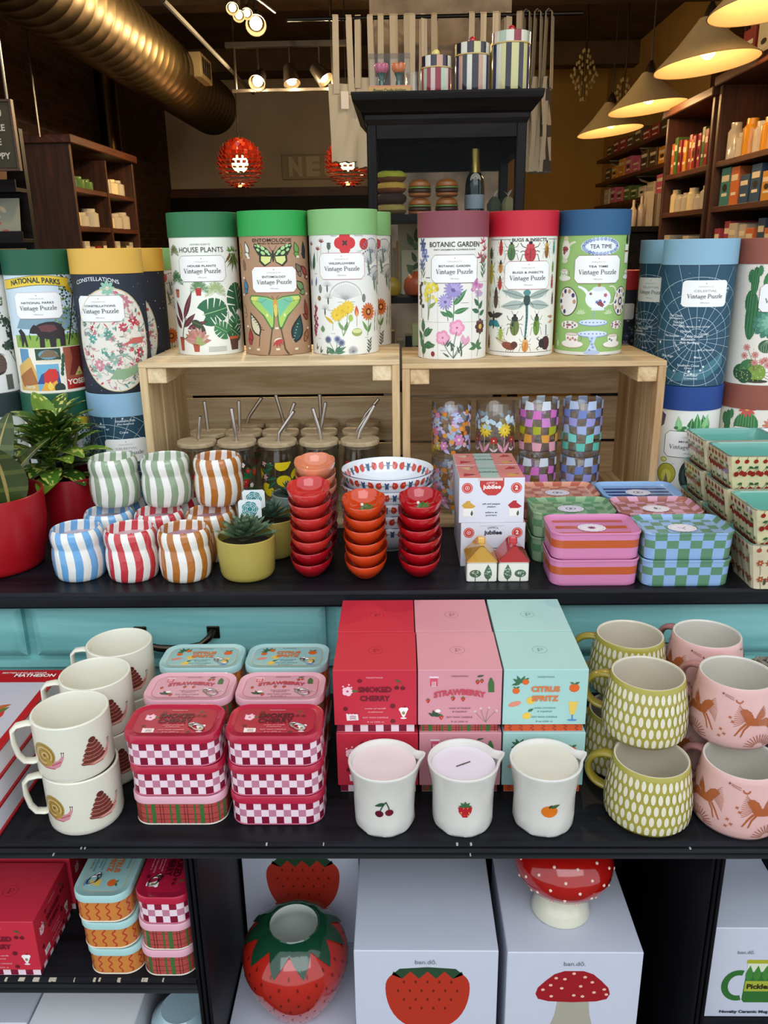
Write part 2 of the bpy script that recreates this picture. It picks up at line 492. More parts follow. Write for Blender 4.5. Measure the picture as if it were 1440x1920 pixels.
# ---------------------------------------------------------------- objects
def thing(name, label, cat, loc=(0, 0, 0), rz=0, group=None):
    o = bpy.data.objects.new(name, None); C.objects.link(o)
    o.empty_display_size = 0.02
    o.location = loc; o.rotation_euler = (0, 0, rz)
    o['label'] = label; o['category'] = cat
    if group: o['group'] = group
    return o
def tag(o, label, cat, group=None):
    o['label'] = label; o['category'] = cat
    if group: o['group'] = group
    return o
def struct(name, mb, smooth=0):
    o = mb.build(name, smooth=smooth); o['kind'] = 'structure'; return o
def solo(name, mb, label, cat, loc=(0, 0, 0), rz=0, group=None, smooth=35):
    return tag(mb.build(name, loc=loc, rz=rz, smooth=smooth), label, cat, group)
def dup(root, loc, rz=0, label=None, group=None):
    c = root.copy(); C.objects.link(c)
    c.location = loc; c.rotation_euler = (0, 0, rz)
    if label: c['label'] = label
    if group: c['group'] = group
    for ch in root.children:
        d = ch.copy(); C.objects.link(d); d.parent = c
        for g in ch.children:
            e = g.copy(); C.objects.link(e); e.parent = d
    return c
ZT, ZL = 1.5-0.467, 1.5-0.645      # counter top, lower shelf top
rnd = random.Random(7)
# ================================================================ ROOM
def sbox(name, x0, x1, y0, y1, z0, z1, mat):
    mb = MB(mat); mb.box(x0, x1, y0, y1, z0, z1); return struct(name, mb)
sbox('floor', -2.3, 2.3, -3.0, 8.4, -0.1, 0.0, 'floor_wood')
sbox('ceiling', -2.3, 2.3, 1.3, 8.4, 2.98, 3.08, 'ceiling_dark')
sbox('wall_left', -2.3, -2.15, 1.3, 8.4, 0, 2.98, 'brick')
sbox('wall_right', 1.85, 2.2, 1.3, 8.4, 0, 2.98, 'plaster_ochre')
sbox('wall_back', -2.3, 2.2, 8.2, 8.4, 0, 2.98, 'plaster_cream')
sbox('wall_back_side', 0.62, 1.85, 8.0, 8.2, 0, 2.98, 'plaster_ochre')
sbox('trim_1', -2.15, 0.62, 8.16, 8.2, 1.98, 2.06, 'walnut_x')
sbox('trim_2', -2.15, 0.62, 8.12, 8.2, 0.0, 1.98, 'ebony_x')
sbox('wall_front', -2.3, 2.2, 1.15, 1.3, 2.75, 3.3, 'ebony_x')
for i, y in enumerate((3.2, 5.2, 7.0)):
    sbox('trim_%d' % (3+i), -2.15, 1.85, y, y+0.16, 2.82, 2.98, 'ceiling_dark')
sbox('column_base', -0.09, 0.37, 3.0, 3.46, 0, 2.98, 'concrete').name = 'wall_column'

# ================================================================ COUNTER CABINET (upper)
def extrude_x(mb, prof, x0, x1, col='ffffff'):
    mb.loft([[(x0, y, z) for y, z in prof], [(x1, y, z) for y, z in prof]], col)
X0, X1 = -1.0, 1.0
cab = thing('counter_cabinet', 'long painted cabinet with black worn top and teal drawer fronts', 'cabinet', (0, 0, 0))
m = MB('black_x')
extrude_x(m, [(1.068, ZT-0.004), (1.072, ZT), (2.26, ZT), (2.26, ZT-0.03), (1.085, ZT-0.03), (1.08, ZT-0.026), (1.07, ZT-0.024), (1.067, ZT-0.020)], X0, X1)
m.build('cabinet_top', cab, smooth=0)
m = MB('teal_x')
m.box(X0+.02, X1-.02, 1.112, 2.2, 0.02, ZT-0.03)
m.box(X0+.02, X1-.02, 1.104, 1.112, 0.895, 0.907)
m.build('body', cab, smooth=0)
def drawer(x0, x1, hx_):
    m = MB('teal_x')
    z0, z1 = 0.917, ZT-0.034
    r = lambda a, y: [(x0+a, y, z0+a), (x1-a, y, z0+a), (x1-a, y, z1-a), (x0+a, y, z1-a)]
    m.loft([r(0, 1.112), r(0, 1.101), r(0.003, 1.099), r(0.012, 1.095), r(0.014, 1.0945)], 'ffffff', cap0=False)
    d = m.build('drawer', cab, smooth=20)
    h = MB('metal')
    for s in (-1, 1):
        h.box(hx_+s*0.055-0.0095, hx_+s*0.055+0.0095, 1.0915, 1.0945, 0.948, 0.968, '54473c', b=0.001)
    pts = [(hx_-0.055, 1.093, 0.960), (hx_-0.050, 1.080, 0.954), (hx_-0.040, 1.070, 0.949), (hx_-0.02, 1.066, 0.946), (hx_, 1.065, 0.945), (hx_+0.02, 1.066, 0.946), (hx_+0.040, 1.070, 0.949), (hx_+0.050, 1.080, 0.954), (hx_+0.055, 1.093, 0.960)]
    h.tube(pts, [.0055, .005, .0045, .0055, .006, .0055, .0045, .005, .0055], '54473c', n=10)
    o = h.build('drawer_handle', d); o['label'] = 'bronze bow handle'
drawer(-0.96, -0.573, -0.76)
drawer(-0.557, -0.115, -0.338)
drawer(-0.099, 0.153, 0.03)
drawer(0.169, 0.611, 0.390)
drawer(0.627, 0.96, 0.79)

# ================================================================ LOWER SHELF UNIT
un = thing('display_shelf', 'black painted display shelf with moulded edge standing in front of the teal drawers', 'shelf', (0, 0, 0))
def edge_prof(yf, zt, th, yb):
    return [(yf+.004, zt), (yb, zt), (yb, zt-th), (yf+.006, zt-th), (yf+.002, zt-th+.003), (yf+.006, zt-th+.006), (yf+.006, zt-th+.009), (yf+.001, zt-th+.012), (yf+.003, zt-th+.016), (yf, zt-.004), (yf+.001, zt-.001)]
m = MB('black_x'); extrude_x(m, edge_prof(0.762, ZL, 0.026, 1.09), X0, X1)
m.mat('card'); ch = m
for i in range(9):
    x = rnd.uniform(-.45, .45); z = ZL-rnd.choice((0.001, .006, .0155)); w = rnd.uniform(.0012, .003)
    ch.box(x, x+w, 0.7605, 0.765, z-.0011, z+.0004, 'a6a7a2')
m.build('shelf_board', un, smooth=0)
for x in (-0.2495, 0.362):
    m = MB('black_z')
    m.box(x-.0075, x+.0075, .775, 1.09, 0.0, ZL-.026)
    for k in range(3):
        m.box(x-.0085+.006*k, x-.0045+.006*k, .768, .776, 0.0, ZL-.026, b=.0012)
    m.build('upright', un, smooth=0)
m = MB('black_x'); extrude_x(m, edge_prof(0.765, 0.648, 0.026, 1.09), X0, -0.2575); m.mat('card')
for x, w in ((-.52, .012), (-.495, .004), (-.478, .03), (-.44, .009), (-.41, .003), (-.385, .011), (-.355, .004), (-.325, .008), (-.30, .003)):
    for q in range(3):
        if rnd.random() < .7: m.box(x+w*.3*q, x+w*.3*q+w*rnd.uniform(.2, .38), 0.7640, 0.7685, .6482-rnd.uniform(.0008, .0030), .6484, 'bdb7a2')
m.build('shelf_board', un, smooth=0)
m = MB('black_x'); extrude_x(m, edge_prof(0.785, 0.546, 0.026, 1.09), .3695, X1); m.build('shelf_board', un, smooth=0)
m = MB('black_x'); m.box(X0, X1, 1.09, 1.10, 0.0, ZL-.03); m.build('back_panel', un, smooth=0)
m = MB('black_x'); m.box(X0, X1, .78, 1.09, 0.0, .37); m.build('plinth', un, smooth=0)

# ================================================================ WOODEN CRATES
def crate(x0, x1, yf, d, label, H=0.293, wd='pale'):
    """lying on its long side, open to the front: the slats of its sides run front to back at the ends"""
    t = thing('wooden_crate', label, 'crate', ((x0+x1)/2, yf, ZT))
    w = (x1-x0)/2; T = 0.009
    def slat(nm, b, mt, bev=.0012):
        m = MB(mt); m.box(*b, b=bev); return m.build(nm, t, smooth=30)
    # top & bottom slats (long boards across)
    for z in (0, H-T):
        n = 3; dd = (d-0.012)/n
        for k in range(n):
            slat('slat', (-w, w, k*(dd+.006), k*(dd+.006)+dd, z, z+T), wd+'_x')
    # back boards
    n = 3; hh = (H-2*T-.012)/n
    for k in range(n):
        slat('back_board', (-w, w, d, d+T, T+k*(hh+.006), T+k*(hh+.006)+hh), wd+'_x')
    # end panels: thick end boards
    for s in (-1, 1):
        xa, xb = (w-.013, w) if s > 0 else (-w, -w+.013)
        n = 3; dd = (d-.008)/n
        for k in range(n):
            slat('end_board', (xa, xb, k*(dd+.004), k*(dd+.004)+dd, T, H-T), wd+'_z')
        # corner battens inside the ends, top and bottom
        for z in (T, H-T-.026):
            slat('batten', ((w-.045, w-.013) if s > 0 else (-w+.013, -w+.045)) + (.004, d-.006, z, z+.026), wd+'_y')
    return t
CL = crate(-0.435, -0.001, 1.345, 0.24, 'pale pine slatted crate lying on its side, full of straw tumblers')
CR = crate(0.003, 0.437, 1.345, 0.24, 'pale pine slatted crate lying on its side, holding patterned drinking glasses', 0.286, 'pine')
CTZ = ZT+0.293
CTR = ZT+0.286
# ================================================================ PRINTED MOTIFS
def pot(A, x, y, w, h, col='b5543a', rim='9a4530'):
    A.poly([(x-w*.36, y), (x+w*.36, y), (x+w*.48, y+h*.8), (x-w*.48, y+h*.8)], col); A.rect(x, y+h*.88, w, h*.2, rim)
def fern(A, x, y, L, col, n=7, spread=1.3, w=.16, a0=pi/2):
    for i in range(n):
        a = a0+spread*(i/(n-1)-.5)*2
        ex, ey = x+L*cos(a), y+L*sin(a)-L*.25*abs(cos(a))
        A.curve(x, y, ex, ey, -.25*cos(a), L*.04, col)
        for k in range(2, 7):
            f = k/6.5; px, py = x+(ex-x)*f, y+(ey-y)*f+L*.12*sin(pi*f)*abs(cos(a))
            A.leaf(px, py, L*w*1.6, L*w*.6, a+.8, col); A.leaf(px, py, L*w*1.6, L*w*.6, a-.8, col)
def monstera(A, x, y, r, ang, col='2f6b45', sl='f4f4ea'):
    pts = []
    for i in range(24):
        t = -pi+2*pi*i/24
        rr = r*(1-.25*cos(t))*(1 if abs(t) < 2.8 else .6)
        pts.append((x+rr*cos(t)*1.05*cos(ang)-rr*.85*sin(t)*sin(ang), y+rr*cos(t)*1.05*sin(ang)+rr*.85*sin(t)*cos(ang)))
    A.fan((x, y), pts, col)
    for s_ in (-1, 1):
        for k in range(4):
            f = -.55+k*.35; a = ang+s_*(1.25-.12*k)
            bx, by = x+r*f*cos(ang), y+r*f*sin(ang)
            A.line([(bx+r*.28*cos(a), by+r*.28*sin(a)), (bx+r*.98*cos(a), by+r*.98*sin(a))], r*.03, sl, r*.10)
    A.line([(x-r*.9*cos(ang), y-r*.9*sin(ang)), (x+r*.8*cos(ang), y+r*.8*sin(ang))], r*.05, '9cc08c')
def bloom(A, x, y, r, col, h, n=8, cc='e8c33a', lc='4f7a3e', bend=.08, lf=1, pw=.5, inner=.25, c2=None):
    A.curve(x, y, x+h*bend, y-h, bend, r*.12, lc)
    if lf:
        A.leaf(x+h*bend*.6, y-h*.75, h*.42, r*.5, .9, lc, '86a874'); A.leaf(x+h*bend*.6, y-h*.85, h*.38, r*.5, 2.3, lc, '86a874')
    A.flower(x, y, r, n, col, cc, pw, inner, .2, c2)
def wing(A, x, y, L, w, ang, c, c2):
    A.leaf(x, y, L, w, ang, c2); A.leaf(x+L*.08*cos(ang), y+L*.08*sin(ang), L*.82, w*.72, ang, c)
def butterfly(A, x, y, s, c='3e6b3c', c2='e3e09a', d='20241f', up=True):
    for q in (-1, 1):
        k = lambda pts: [(x+q*a*s, y+b*s) for a, b in pts]
        A.poly(k([(.05, .1), (.35, .42), (.95, .62), (1.0, .45), (.75, .05), (.1, -.05)]), d)
        A.poly(k([(.05, .0), (.7, .05), (.72, -.25), (.45, -.5), (.12, -.3)]), d)
        A.poly(k([(.1, -.02), (.6, .0), (.62, -.2), (.42, -.4), (.16, -.26)]), c2)
        for a, b, r in ((.3, .22, .09), (.5, .38, .1), (.72, .48, .08), (.5, .15, .1), (.75, .3, .08), (.88, .5, .05), (.2, .1, .06)):
            A.ell(x+q*a*s, y+b*s, r*s*1.3, r*s*.8, c, q*.6, 8)
        A.line([(x+q*.02*s, y+.2*s), (x+q*.2*s, y+.5*s)], .02*s, d)
    A.ell(x, y, .06*s, .3*s, d, 0, 10)
def beetle(A, x, y, s, col, d='1e1a18', legs=True, el=1.0, c2=None):
    if legs:
        for q in (-1, 1):
            for b, e in ((.35, .6), (.05, .05), (-.2, -.55)):
                A.line([(x+q*.2*s, y+b*s*el), (x+q*.55*s, y+(b+.1)*s*el), (x+q*.72*s, y+e*s*el*1.2)], .045*s, d)
            A.line([(x+q*.08*s, y+.75*s*el), (x+q*.3*s, y+1.05*s*el)], .03*s, d)
    A.ell(x, y-.08*s*el, .42*s, .62*s*el, col, 0, 14)
    A.ell(x, y+.5*s*el, .3*s, .2*s*el, c2 or col, 0, 10); A.ell(x, y+.72*s*el, .14*s, .12*s*el, d, 0, 8)
    A.line([(x, y+.38*s*el), (x, y-.66*s*el)], .03*s, d)
    A.ell(x-.17*s, y+.12*s*el, .09*s, .2*s*el, 'ffffff' if el > 5 else (c2 or col), 0, 8)
def plate_(A, x, y, rx, ry, c='e9e4dc', r1='3a3560', r2='b8926a'):
    A.ell(x, y, rx, ry, '4a3038', 0, 20); A.ell(x, y, rx*.94, ry*.94, c, 0, 20)
    for i in range(10):
        a = 2*pi*i/10; A.ell(x+rx*.72*cos(a), y+ry*.72*sin(a), rx*.16, ry*.16, r1 if i % 2 else r2, 0, 8)
    A.ell(x, y, rx*.48, ry*.48, 'd9c7a8', 0, 14); A.ell(x, y, rx*.3, ry*.3, r1, 0, 12); A.ell(x, y, rx*.16, ry*.16, c, 0, 8)
def cup_(A, x, y, w, c='efe9e2', p='c26a78'):
    A.ell(x, y-w*.28, w*.85, w*.26, 'b79c83', 0, 18); A.ell(x, y-w*.26, w*.82, w*.24, c, 0, 18)
    A.arc(x+w*.5, y+w*.12, w*.2, w*.2, -1.6, 1.6, w*.06, 'a08a70', 8)
    A.poly([(x-w*.5, y+w*.4), (x-w*.42, y-w*.05), (x-w*.2, y-w*.25), (x+w*.2, y-w*.25), (x+w*.42, y-w*.05), (x+w*.5, y+w*.4)], c)
    A.ell(x, y+w*.4, w*.5, w*.12, 'a58a68', 0, 14); A.ell(x, y+w*.4, w*.45, w*.09, 'd9d0c4', 0, 14)
    for i in range(4): A.flower(x-w*.28+w*.19*i, y+w*(.12-.1*(i % 2)), w*.1, 5, p, '7a9a50', .7)
def teapot_(A, x, y, w):
    c = 'eef2f4'
    A.curve(x-w*.35, y-w*.05, x-w*.8, y+w*.45, -.35, w*.16, c, w*.07)
    A.arc(x+w*.5, y+w*.12, w*.26, w*.34, -1.9, 1.9, w*.05, 'e5e2cf', 12)
    A.ell(x, y, w*.5, w*.4, c, 0, 20); A.rect(x, y-w*.4, w*.5, w*.08, 'dfe6ea'); A.ell(x, y+w*.36, w*.26, w*.1, 'd8dfe3', 0, 12)
    A.ell(x, y+w*.5, w*.06, w*.07, 'a5793f', 0, 8)
    for i in range(9):
        A.flower(x+w*rnd.uniform(-.34, .34), y+w*rnd.uniform(-.26, .22), w*rnd.uniform(.05, .1), 5, rnd.choice(('b23a4e', 'c75c6a', '5b66a8', '8f2f48')), '6f8f4e', .7)

R_T, H_T, LID_H, N_T = 0.0585, 0.237, 0.040, 96
CYL, ST_T = cylmap(R_T, N_T)
VB = H_T-LID_H
def conv(cx0, cx1, hw, y0, y1):
    """zoomed-photo pixels -> distance along / up the tube"""
    k = R_T/hw
    def q(x, y):
        t = (y-y0)/(y1-y0); s = max(-.999, min(.999, (x-(cx0+(cx1-cx0)*t))/hw))
        return (R_T*asin(s), (1-t)*VB)
    return q, k*1.02
def plate(A, cx, cy, w, h, small, border='3c3a36', bw=.0006, wide=.064, chamf=True):
    n0 = A.base; A.base = 142; A.n = 0
    A.rrect(cx, cy, w, h, h*.16, 'f6f6f2', chamf, border, bw)
    A.text('CAVALLINI & CO.', cx, cy+h*.245, .0021, 'b9b6ad')
    A.rect(cx, cy+h*.38, .0014, .0014, '6a665e', .78)
    A.text(small, cx, cy+h*.07, .0033, '3c3a38' if border != 'e8eef0' else 'b5b3ad', width=min(.052, .0036*len(small)*1.1), bold=.01)
    A.serif('Vintage Puzzle', cx, cy-h*.17, wide, '2b2a28', 1.1)
    A.text('1000 pieces', cx, cy-h*.36, .0022, 'a5a29a')
    A.base = n0
TUBES = {}
def make_tube(kind, lid, ground, art, label, loc, rz=0, bottom=None, group=None):
    t = thing('puzzle_tube', label, 'puzzle tube', loc, rz, group)
    m = MB('paper')
    rim = bottom or ground
    m.loft([circ(R_T-.001, 0, N_T), circ(R_T, .001, N_T), circ(R_T, .006, N_T), circ(R_T, VB, N_T), circ(R_T, VB+.002, N_T)], lambda i, j: hx(rim) if i < 2 else hx(ground))
    A = Art(); art(A)
    A.put(m, CYL, du=ST_T, clip=(-pi*R_T*.74, pi*R_T*.74, .0015, VB))
    m.build('tube_body', t, smooth=30)
    l = MB('paper')
    RL = R_T+.0013
    l.loft([circ(RL-.0008, VB-.0003, N_T), circ(RL, VB, N_T), circ(RL, H_T-.0008, N_T), circ(RL-.0007, H_T, N_T), circ(RL-.003, H_T, N_T), circ(RL-.0035, H_T-.0012, N_T)], lid)
    l.build('lid', t, smooth=30)
    return t

def art_house(A):
    q, k = conv(1122, 1180, 197, 240, 968)
    A.text("GROWER'S GUIDE TO", *q(1105, 288), .0024, '6f6d62')
    A.text('HOUSE PLANTS', *q(1110, 330), .0082, '23241f', width=.078)
    x, y = q(1295, 330)
    for i in range(26):
        a = rnd.uniform(-2.6, -.5); A.leaf(x+rnd.uniform(-.011, .011), y-rnd.uniform(0, .012), rnd.uniform(.012, .03), .0035, a, rnd.choice(('4f7a35', '6d8f4a', '7b4a2c', '3c5a2a')))
    for i in range(10): A.leaf(x+rnd.uniform(-.01, .01), y, .012, .003, rnd.uniform(.2, 2.9), '5a8a3c')
    for px, py, s, c in ((960, 330, .012, '6f8150'), (975, 500, .016, '3f7a42'), (1100, 550, .015, '63905a'), (1195, 570, .017, 'a9bd80')):
        fern(A, *q(px, py), s, c, 9, 1.7)
        fern(A, *q(px, py), s*.7, c, 5, .9)
    pot(A, *q(983, 605), .011, .014, 'c26a4c'); pot(A, *q(1101, 592), .011, .013, 'b5302e', 'c23b36')
    for px, py, L, a in ((1018, 740, .052, 1.15), (1010, 760, .04, 1.9), (1020, 790, .035, .75), (1040, 800, .04, .35), (1005, 800, .03, 2.2)):
        x, y = q(px, py); A.leaf(x, y, L, .011, a, '5b2730', '8d4a4f'); 
    A.curve(*q(1012, 870), *q(1030, 730), .1, .0016, '4f5a35'); A.curve(*q(1010, 870), *q(1065, 790), -.3, .0014, '4f5a35')
    x, y = q(1100, 775); A.leaf(x, y, .02, .012, -.9, '3c4630'); A.leaf(*q(1060, 750), .024, .013, -.4, '39452e', '7d8a55')
    pot(A, *q(1013, 940), .012, .024)
    for a in range(9): A.leaf(*q(1092, 880), .026, .011, .1+a*.36, rnd.choice(('c98a86', 'd9a79a', 'b9766c')), '7f8d4e')
    for a in range(6): A.leaf(*q(1092, 890), .017, .008, .0+a*.6, '97a860', 'd6b0a4')
    pot(A, *q(1093, 945), .013, .014)
    monstera(A, *q(1200, 690), .027, .25); monstera(A, *q(1318, 605), .030, 1.75, '2d6440'); monstera(A, *q(1318, 775), .021, 1.2, '35734a'); monstera(A, *q(1233, 805), .017, 2.6, '3f7f4e')
    monstera(A, *q(1322, 840), .018, -.6, '2a5f3c')
    A.curve(*q(1300, 860), *q(1270, 700), .1, .0012, '5b7d4a')
    pot(A, *q(1316, 942), .022, .024, '5d4038', 'c0603f')
    for i in range(5): A.rect(*q(1215, 915+i*7), .032, .0007, '9d9b92')
    plate(A, *q(1117, 429), .083, .0425, 'HOUSE PLANTS')
def art_ento(A):
    q, k = conv(262, 315, 262, 318, 1300)
    A.text('ENTOMOLOGIE', *q(253, 366), .0054, '2e241c', width=.068, bold=.012)
    A.text('Moths & Butterflies', *q(253, 385), .0028, '4a3a2c', width=.048, bold=.02)
    butterfly(A, *q(263, 480), .034, 'a8d68c', 'd8e08a', '22301f')
    x, y = q(282, 870)
    for s_ in (-1, 1):
        kk = lambda pts: [(x+s_*a*.001, y+b*.001) for a, b in pts]
        A.poly(kk([(2, 8), (12, 13), (30, 15), (46, 15), (50, 10), (46, 2), (34, -8), (22, -20), (14, -34), (8, -44), (4, -40), (2, -20)]), '4d7d3e')
        A.poly(kk([(3, 7), (13, 11), (30, 13), (44, 13), (47, 9), (42, 1), (32, -8), (20, -18), (12, -32), (7, -41), (5, -30)]), 'a9cf62')
        A.poly(kk([(4, 6), (14, 10), (28, 12), (30, 5), (22, -3), (12, -14), (6, -22)]), '74c2a0')
        A.poly(kk([(30, 12), (44, 12.6), (46, 9), (38, 2)]), 'd7dd74')
        A.line(kk([(14, 9), (24, 3), (32, 5), (44, 6)]), .0006, '5c6b3a'); A.ell(*kk([(15, -18)])[0], .002, .0028, 'e9e6a8', 0, 8)
        A.line(kk([(7, -38), (11, -60), (13, -75), (18 if s_ < 0 else 24, -92)]), .0022, '5a4a2c', .0034); A.leaf(*kk([(20, -84)])[0], .013, .004, -pi/2-.3*s_, 'a9a860')
    A.ell(x, y+.001, .0045, .009, 'c9a04a', 0, 10); A.ell(x, y-.010, .0032, .011, 'e0c46a', 0, 10); A.line([(x-.001, y+.008), (x-.006, y+.014)], .0006, '3a2a1c'); A.line([(x+.001, y+.008), (x+.006, y+.014)], .0006, '3a2a1c')
    wing(A, *q(165, 1140), .045, .022, 2.0, 'd8cfae', '2e241c'); 
    for i in range(6): A.line([q(100+i*14, 985+i*18), q(130+i*14, 975+i*22)], .001, '2e241c')
    A.line([q(165, 1140), q(160, 1225)], .0012, '2e241c')
    wing(A, *q(440, 1200), .050, .028, 1.3, '1f4a4a', '16242a'); 
    for i in range(7): A.ell(*q(420+i*6, 1190-i*25), .0015, .0008, '9ac09a')
    for px, py, L, w, a, c, c2 in ((80, 470, .024, .012, 1.9, 'e5e3cf', '222222'), (22, 480, .022, .010, 1.5, 'd0a94a', '33261a'), (450, 470, .022, .013, 1.9, '6f9f4a', '3b4a22'), (500, 490, .026, .013, 1.7, '1f2a33', '111111'), (475, 620, .02, .014, 2.2, '7a6a58', '2a2422'), (520, 640, .024, .014, 2.4, 'a83a3a', '2a2422'), (50, 580, .016, .01, 1.7, '8a5f4a', '5f4436'), (65, 770, .022, .014, 1.7, '3f7fa0', '20384a'), (500, 760, .026, .016, 2.5, '6f8f5a', '2f3022'), (60, 960, .02, .010, 2.0, 'b5a070', '5a4a30'), (530, 1000, .034, .014, 1.75, '8f3a2c', '3a201a'), (100, 1200, .026, .014, 1.6, 'a8302e', '5b1f20'), (520, 1190, .022, .016, 1.2, 'a56a40', '4a2c1a')):
        wing(A, *q(px, py), L, w, a, c, c2); wing(A, *q(px+8, py+8), L*.6, w*.8, a+.9, c, c2)
    A.leaf(*q(275, 1195), .016, .009, .6, 'e9e0d0', '3a2a22'); 
    for a in range(5): A.leaf(*q(300, 1165), .014, .004, -.2-a*.5, 'b5403a')
    for px, py in ((80, 490), (448, 488), (45, 655), (45, 795), (520, 655), (520, 795), (75, 1058), (295, 1068), (535, 1085), (88, 1246), (155, 1250), (305, 1246), (448, 1250), (545, 1246)):
        A.rect(*q(px, py), .0065, .0036, 'e8dcc4')
    plate(A, *q(272, 668), .080, .0425, 'ENTOMOLOGY', 'b5453c', .0007, .060)
def art_wild(A):
    q, k = conv(788, 840, 262, 318, 1300)
    A.text('Papaver', *q(720, 332), .0024, '8a887d'); A.text('Ranunculus', *q(905, 332), .0024, '8a887d')
    x, y = q(803, 385)
    for i in range(4): A.ell(x+.0085*cos(i*pi/2), y+.0085*sin(i*pi/2), .0095, .0095, 'cf3136', 0, 14)
    for i in range(4): A.ell(x+.003*cos(i*pi/2+.78), y+.003*sin(i*pi/2+.78), .0024, .0013, '3a1a22', i*pi/2+.78, 8)
    A.ell(x, y, .003, .003, '2a3a32', 0, 10)
    A.ell(*q(947, 395), .009, .0095, 'c8322f', 0, 14); A.curve(*q(945, 435), *q(900, 450), .2, .0007, '6f8a52')
    A.ell(*q(684, 408), .0038, .006, '4f6650', 0, 10); A.rect(*q(684, 385), .008, .0012, '3c5040'); A.line([q(684, 430), q(684, 460)], .001, '4f6650')
    for px, py in ((550, 400), (625, 380), (600, 440)):
        for a in range(5): A.leaf(*q(px, py), .008, .002, .4+a*.5, rnd.choice(('a8353f', '6f6a5a', '8a3c40')))
        A.line([q(px, py), q(px, py+90)], .0006, '7c7a68')
    for px, py in ((1010, 380), (1060, 410), (1000, 470), (1045, 600), (1065, 640)):
        for a in range(11):
            L = .024; b = .5+a*.22; A.line([q(px, py+90), (q(px, py+90)[0]+L*cos(b), q(px, py+90)[1]+L*sin(b))], .0007, '8d93a0'); A.ell(q(px, py+90)[0]+L*cos(b), q(px, py+90)[1]+L*sin(b), .0012, .0022, '777f92', b, 6)
        A.leaf(*q(px, py+180), .030, .005, 1.75, '5c7a62')
    x, y = q(823, 820)
    for a in range(23):
        b = pi*.06+a*pi*.88/22; L = .028*(1-.12*abs(cos(b)))
        A.line([(x, y-.004), (x+L*cos(b), y+L*.78*sin(b))], .00045, 'a9aca6')
        for j in range(6):
            c = b-.5+j*.2; A.ell(x+L*cos(b)+.004*cos(c), y+L*.78*sin(b)+.004*sin(c), .0009, .0007, 'b8bbb6', 0, 5)
    A.line([(x, y), (x, y-.012)], .0009, '9aa898')
    for px, py in ((680, 700), (690, 800), (668, 890)):
        for a in range(9): A.line([q(px, py+30), (q(px, py+30)[0]+.009*cos(.2+a*.34), q(px, py+30)[1]+.009*sin(.2+a*.34))], .0005, 'a3a29a')
        A.ell(*q(px, py+50), .0014, .006, '4a4a44', 0, 8)
    for px, py in ((628, 750), (960, 830)):
        A.ell(*q(px, py), .0035, .007, '4b4b47', 0, 10); [A.line([(q(px, py)[0]+d, q(px, py)[1]-.005), (q(px, py)[0]+d, q(px, py)[1]+.005)], .0004, 'd8d6cc') for d in (-.0015, 0, .0015)]
    A.flower(*q(622, 828), .0045, 8, '7a5c2c', 'b8923c')
    for px, py in ((840, 900), (760, 960), (800, 930)):
        A.flower(*q(px, py), .0115, 13, 'e7c436', 'd9a52a', .35, .3); A.flower(*q(px, py+4), .008, 11, 'eecd3f', 'd9a52a', .35, .3)
    A.leaf(*q(735, 1035), .022, .006, 2.5, 'dcb83c', 'b08f2a'); A.curve(*q(728, 1035), *q(732, 1090), 0, .0007, '6f8a52')
    for px, py in ((765, 985), (840, 930), (865, 985)): A.curve(*q(px, py), *q(812, 1140), .08, .0010, '6c8f50')
    A.leaf(*q(820, 1100), .018, .006, 1.2, '6c8f50'); A.leaf(*q(815, 1090), .017, .006, 2.2, '7da060'); A.ell(*q(865, 990), .004, .006, 'a8bf5a')
    A.flower(*q(1000, 945), .0155, 16, 'cf6a32', '6a2c1a', .32, .42); A.ell(*q(1000, 945), .0032, .0032, 'e9a04a')
    A.curve(*q(1003, 990), *q(1000, 1145), .03, .0012, '5c8a46'); A.leaf(*q(1000, 1110), .022, .006, 2.1, '6f9a52'); A.leaf(*q(1002, 1120), .02, .006, 1.1, '5c8a46')
    A.leaf(*q(912, 985), .020, .008, 1.6, 'c9603a'); A.leaf(*q(912, 985), .012, .005, 1.6, 'e3a05a'); A.line([q(912, 985), q(915, 1060)], .0008, '9a8f60')
    A.ell(*q(918, 1110), .0095, .0068, '9aa95c', 0, 14); A.ell(*q(918, 1100), .0085, .0036, 'd9dc9a', 0, 14)
    A.leaf(*q(655, 1110), .012, .010, 1.57, '6f8f5c'); 
    for i in range(9):
        A.ell(*q(590+rnd.uniform(-9, 14), 900+i*28), .0035, .0035, '8f2f45', 0, 7); A.ell(*q(600+rnd.uniform(-9, 14), 912+i*28), .003, .003, 'a84258', 0, 7)
    A.line([q(595, 860), q(595, 1160)], .0007, '5d6b4a')
    for i, a in enumerate((1.7, 1.3, 1.5)): A.leaf(*q(555+i*12, 600), .030, .006, a, '31603f')
    A.leaf(*q(560, 730), .014, .005, 1.3, '44528a'); A.leaf(*q(595, 730), .016, .004, 1.4, '55609a')
    for px, py, c in ((768, 1165, '8f93b5'), (697, 1170, '6a6f92'), (800, 1195, '7f84a8')):
        A.flower(*q(px, py), .0065, 12, c, '565b80', .3, .5); A.curve(*q(px, py), *q(755, 1290), .05, .0008, '557a5c')
    for a, L in ((.5, .022), (.1, .018), (2.6, .020), (3.0, .017), (.9, .016)): A.leaf(*q(755, 1280), L, .006, a, '3f7355', '86a98f')
    A.flower(*q(892, 1265), .009, 18, 'a7a9ac', '83868a', .15, .4)
    for i in range(8): A.leaf(*q(1020, 1290-i*14), .009, .003, .9 if i % 2 else 2.3, '3b4a3a')
    A.line([q(1020, 1180), q(1018, 1298)], .0008, '3b4a3a')
    for px, py in ((610, 1250), (640, 1275), (690, 1280)): A.leaf(*q(px, py+15), .013, .003, 1.4, '4c5a42'); A.leaf(*q(px, py+15), .010, .003, .8, '6d6a3c')
